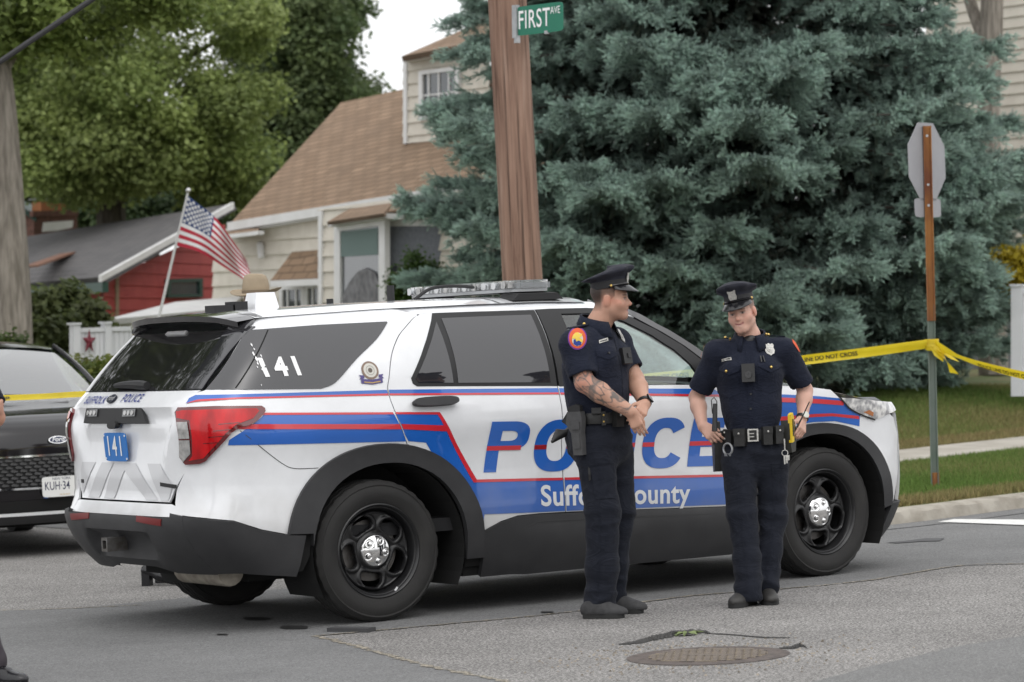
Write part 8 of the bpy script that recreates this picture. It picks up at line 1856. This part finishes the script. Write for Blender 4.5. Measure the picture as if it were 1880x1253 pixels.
box_obj('cabin_block', (-4.3, -.62, .5), (-2.3, .62, 1.30), INT, dc); box_obj('dashboard', (-1.75, -.78, .80), (-1.15, .78, 1.10), mat('dash_grey', (.08, .08, .085), .6), dc, bevel=.04)
box_obj('underbody', (-4.4, -.80, .22), (-.35, .80, .5), DARK, dc)
bm = bmesh.new(); add_tube(bm, [(-1.12, -.55, 1.16), (-1.20, 0, 1.20), (-1.22, .5, 1.175)], .012, 6); bm_obj('wiper', bm, PLASD, dc, smooth=True)
box_obj('inspection_sticker', (-1.30, -.62, 1.235), (-1.20, -.50, 1.24), mat('pale_sticker', (.5, .65, .6), .5), dc, Matrix.Identity(4))
gr = [(-.60, .635), (-.50, .745), (-.42, .755), (.42, .755), (.50, .745), (.60, .635), (.47, .535), (.38, .518), (-.38, .518), (-.47, .535)]
GRM = mat('grille_black', (.012, .012, .013), .3); g_ = P2_('grille', gr, GRM, dc, d=.004)
bm = bmesh.new(); row = 0; z = .545
while z < .745:
    y = -.56+(.035 if row % 2 else 0)
    while y < .56:
        lim = np.interp(z, [.53, .635, .745], [.44, .57, .47])
        if abs(y) < lim:
            p = off2(F2, .008)(y, z); add_prism(bm, [tuple(p+np.array(q)) for q in ((0, -.030, .0), (0, -.016, .016), (0, .016, .016), (0, .030, .0), (.004, .018, -.005), (.004, -.018, -.005))], (.012, 0, 0))
        y += .070
    z += .026; row += 1
bm_obj('grille_mesh', bm, mat('grille_satin', (.03, .03, .031), .3, spec=.5), g_)
P2_('chrome_surround', stroke(cat_poly(gr, 4), .015, smooth=False), CHROME, g_, d=.016, cell=.03)
bm = bmesh.new(); c = off2(F2, .012)(0., .862); Mq = basis(c, (0, 1, 0), (-.28, 0, 1)); el = arc(0, 0, .072, .029, 0, 360, 30)[:-1]; add_prism(bm, [Mq @ Vector((a, b, 0)) for a, b in el], Mq.to_3x3() @ Vector((0, 0, .008))); em = bm_obj('maker_badge', bm, CHROME, dc)
bm = bmesh.new(); add_prism(bm, [Mq @ Vector((a*.9, b*.82, .008)) for a, b in el], Mq.to_3x3() @ Vector((0, 0, .002))); bm_obj('badge_field', bm, mat('badge_navy', (.01, .015, .06), .3), em); text_obj('badge_script', 'Ford', .05, Mq @ Matrix.Translation((0, .002, .0115)), SILV, em, shear=.3, offset=.001)
bm = bmesh.new(); c = off2(F2, .03)(-.0, .520); Mp = basis(c, (0, 1, 0), (-.05, 0, 1)); pp_ = arc(.0, 0, .152, .076, 0, 360, 40, 10)[:-1]; add_prism(bm, [Mp @ Vector((a, b, -.004)) for a, b in pp_], Mp.to_3x3() @ Vector((0, 0, .006))); plt = bm_obj('licence_plate', bm, mat('plate_white', (.72, .72, .70), .4), dc)
PN = mat('plate_navy_print', (.015, .02, .06), .5)
text_obj('plate_state', 'NEW YORK', .030, Mp @ Matrix.Translation((0, .058, .003)), PN, plt, narrow=.9); text_obj('plate_number', 'KUH·34', .088, Mp @ Matrix.Translation((-.135, .004, .003)), PN, plt, align='LEFT', narrow=.66, spacing=1.02, offset=.0005)
text_obj('plate_slogan', 'EXCELSIOR', .016, Mp @ Matrix.Translation((.02, -.060, .003)), mat('plate_gold_print', (.5, .36, .12), .5), plt)
P2_('plate_mark', [(-.148, .452), (-.118, .462), (-.10, .45), (-.12, .446)], mat('plate_blue_mark', (.03, .12, .4), .5), plt, d=.036)
P2_('lower_grille', [(-.62, .32), (.62, .32), (.55, .43), (-.55, .43)], DARK, dc, d=.004); P2_('lower_valance', [(-.90, .25), (.90, .25), (.92, .40), (-.92, .40)], PLAS, dc, d=.0)
P2_('skid_strip', [(-.80, .318), (.80, .318), (.80, .342), (-.80, .342)], SILV, dc, d=.014)
for s_ in (-1, 1): P2_('fog_recess', [(s_*.60, .40), (s_*.85, .44), (s_*.85, .36), (s_*.66, .34)], PLASD, dc, d=.006)
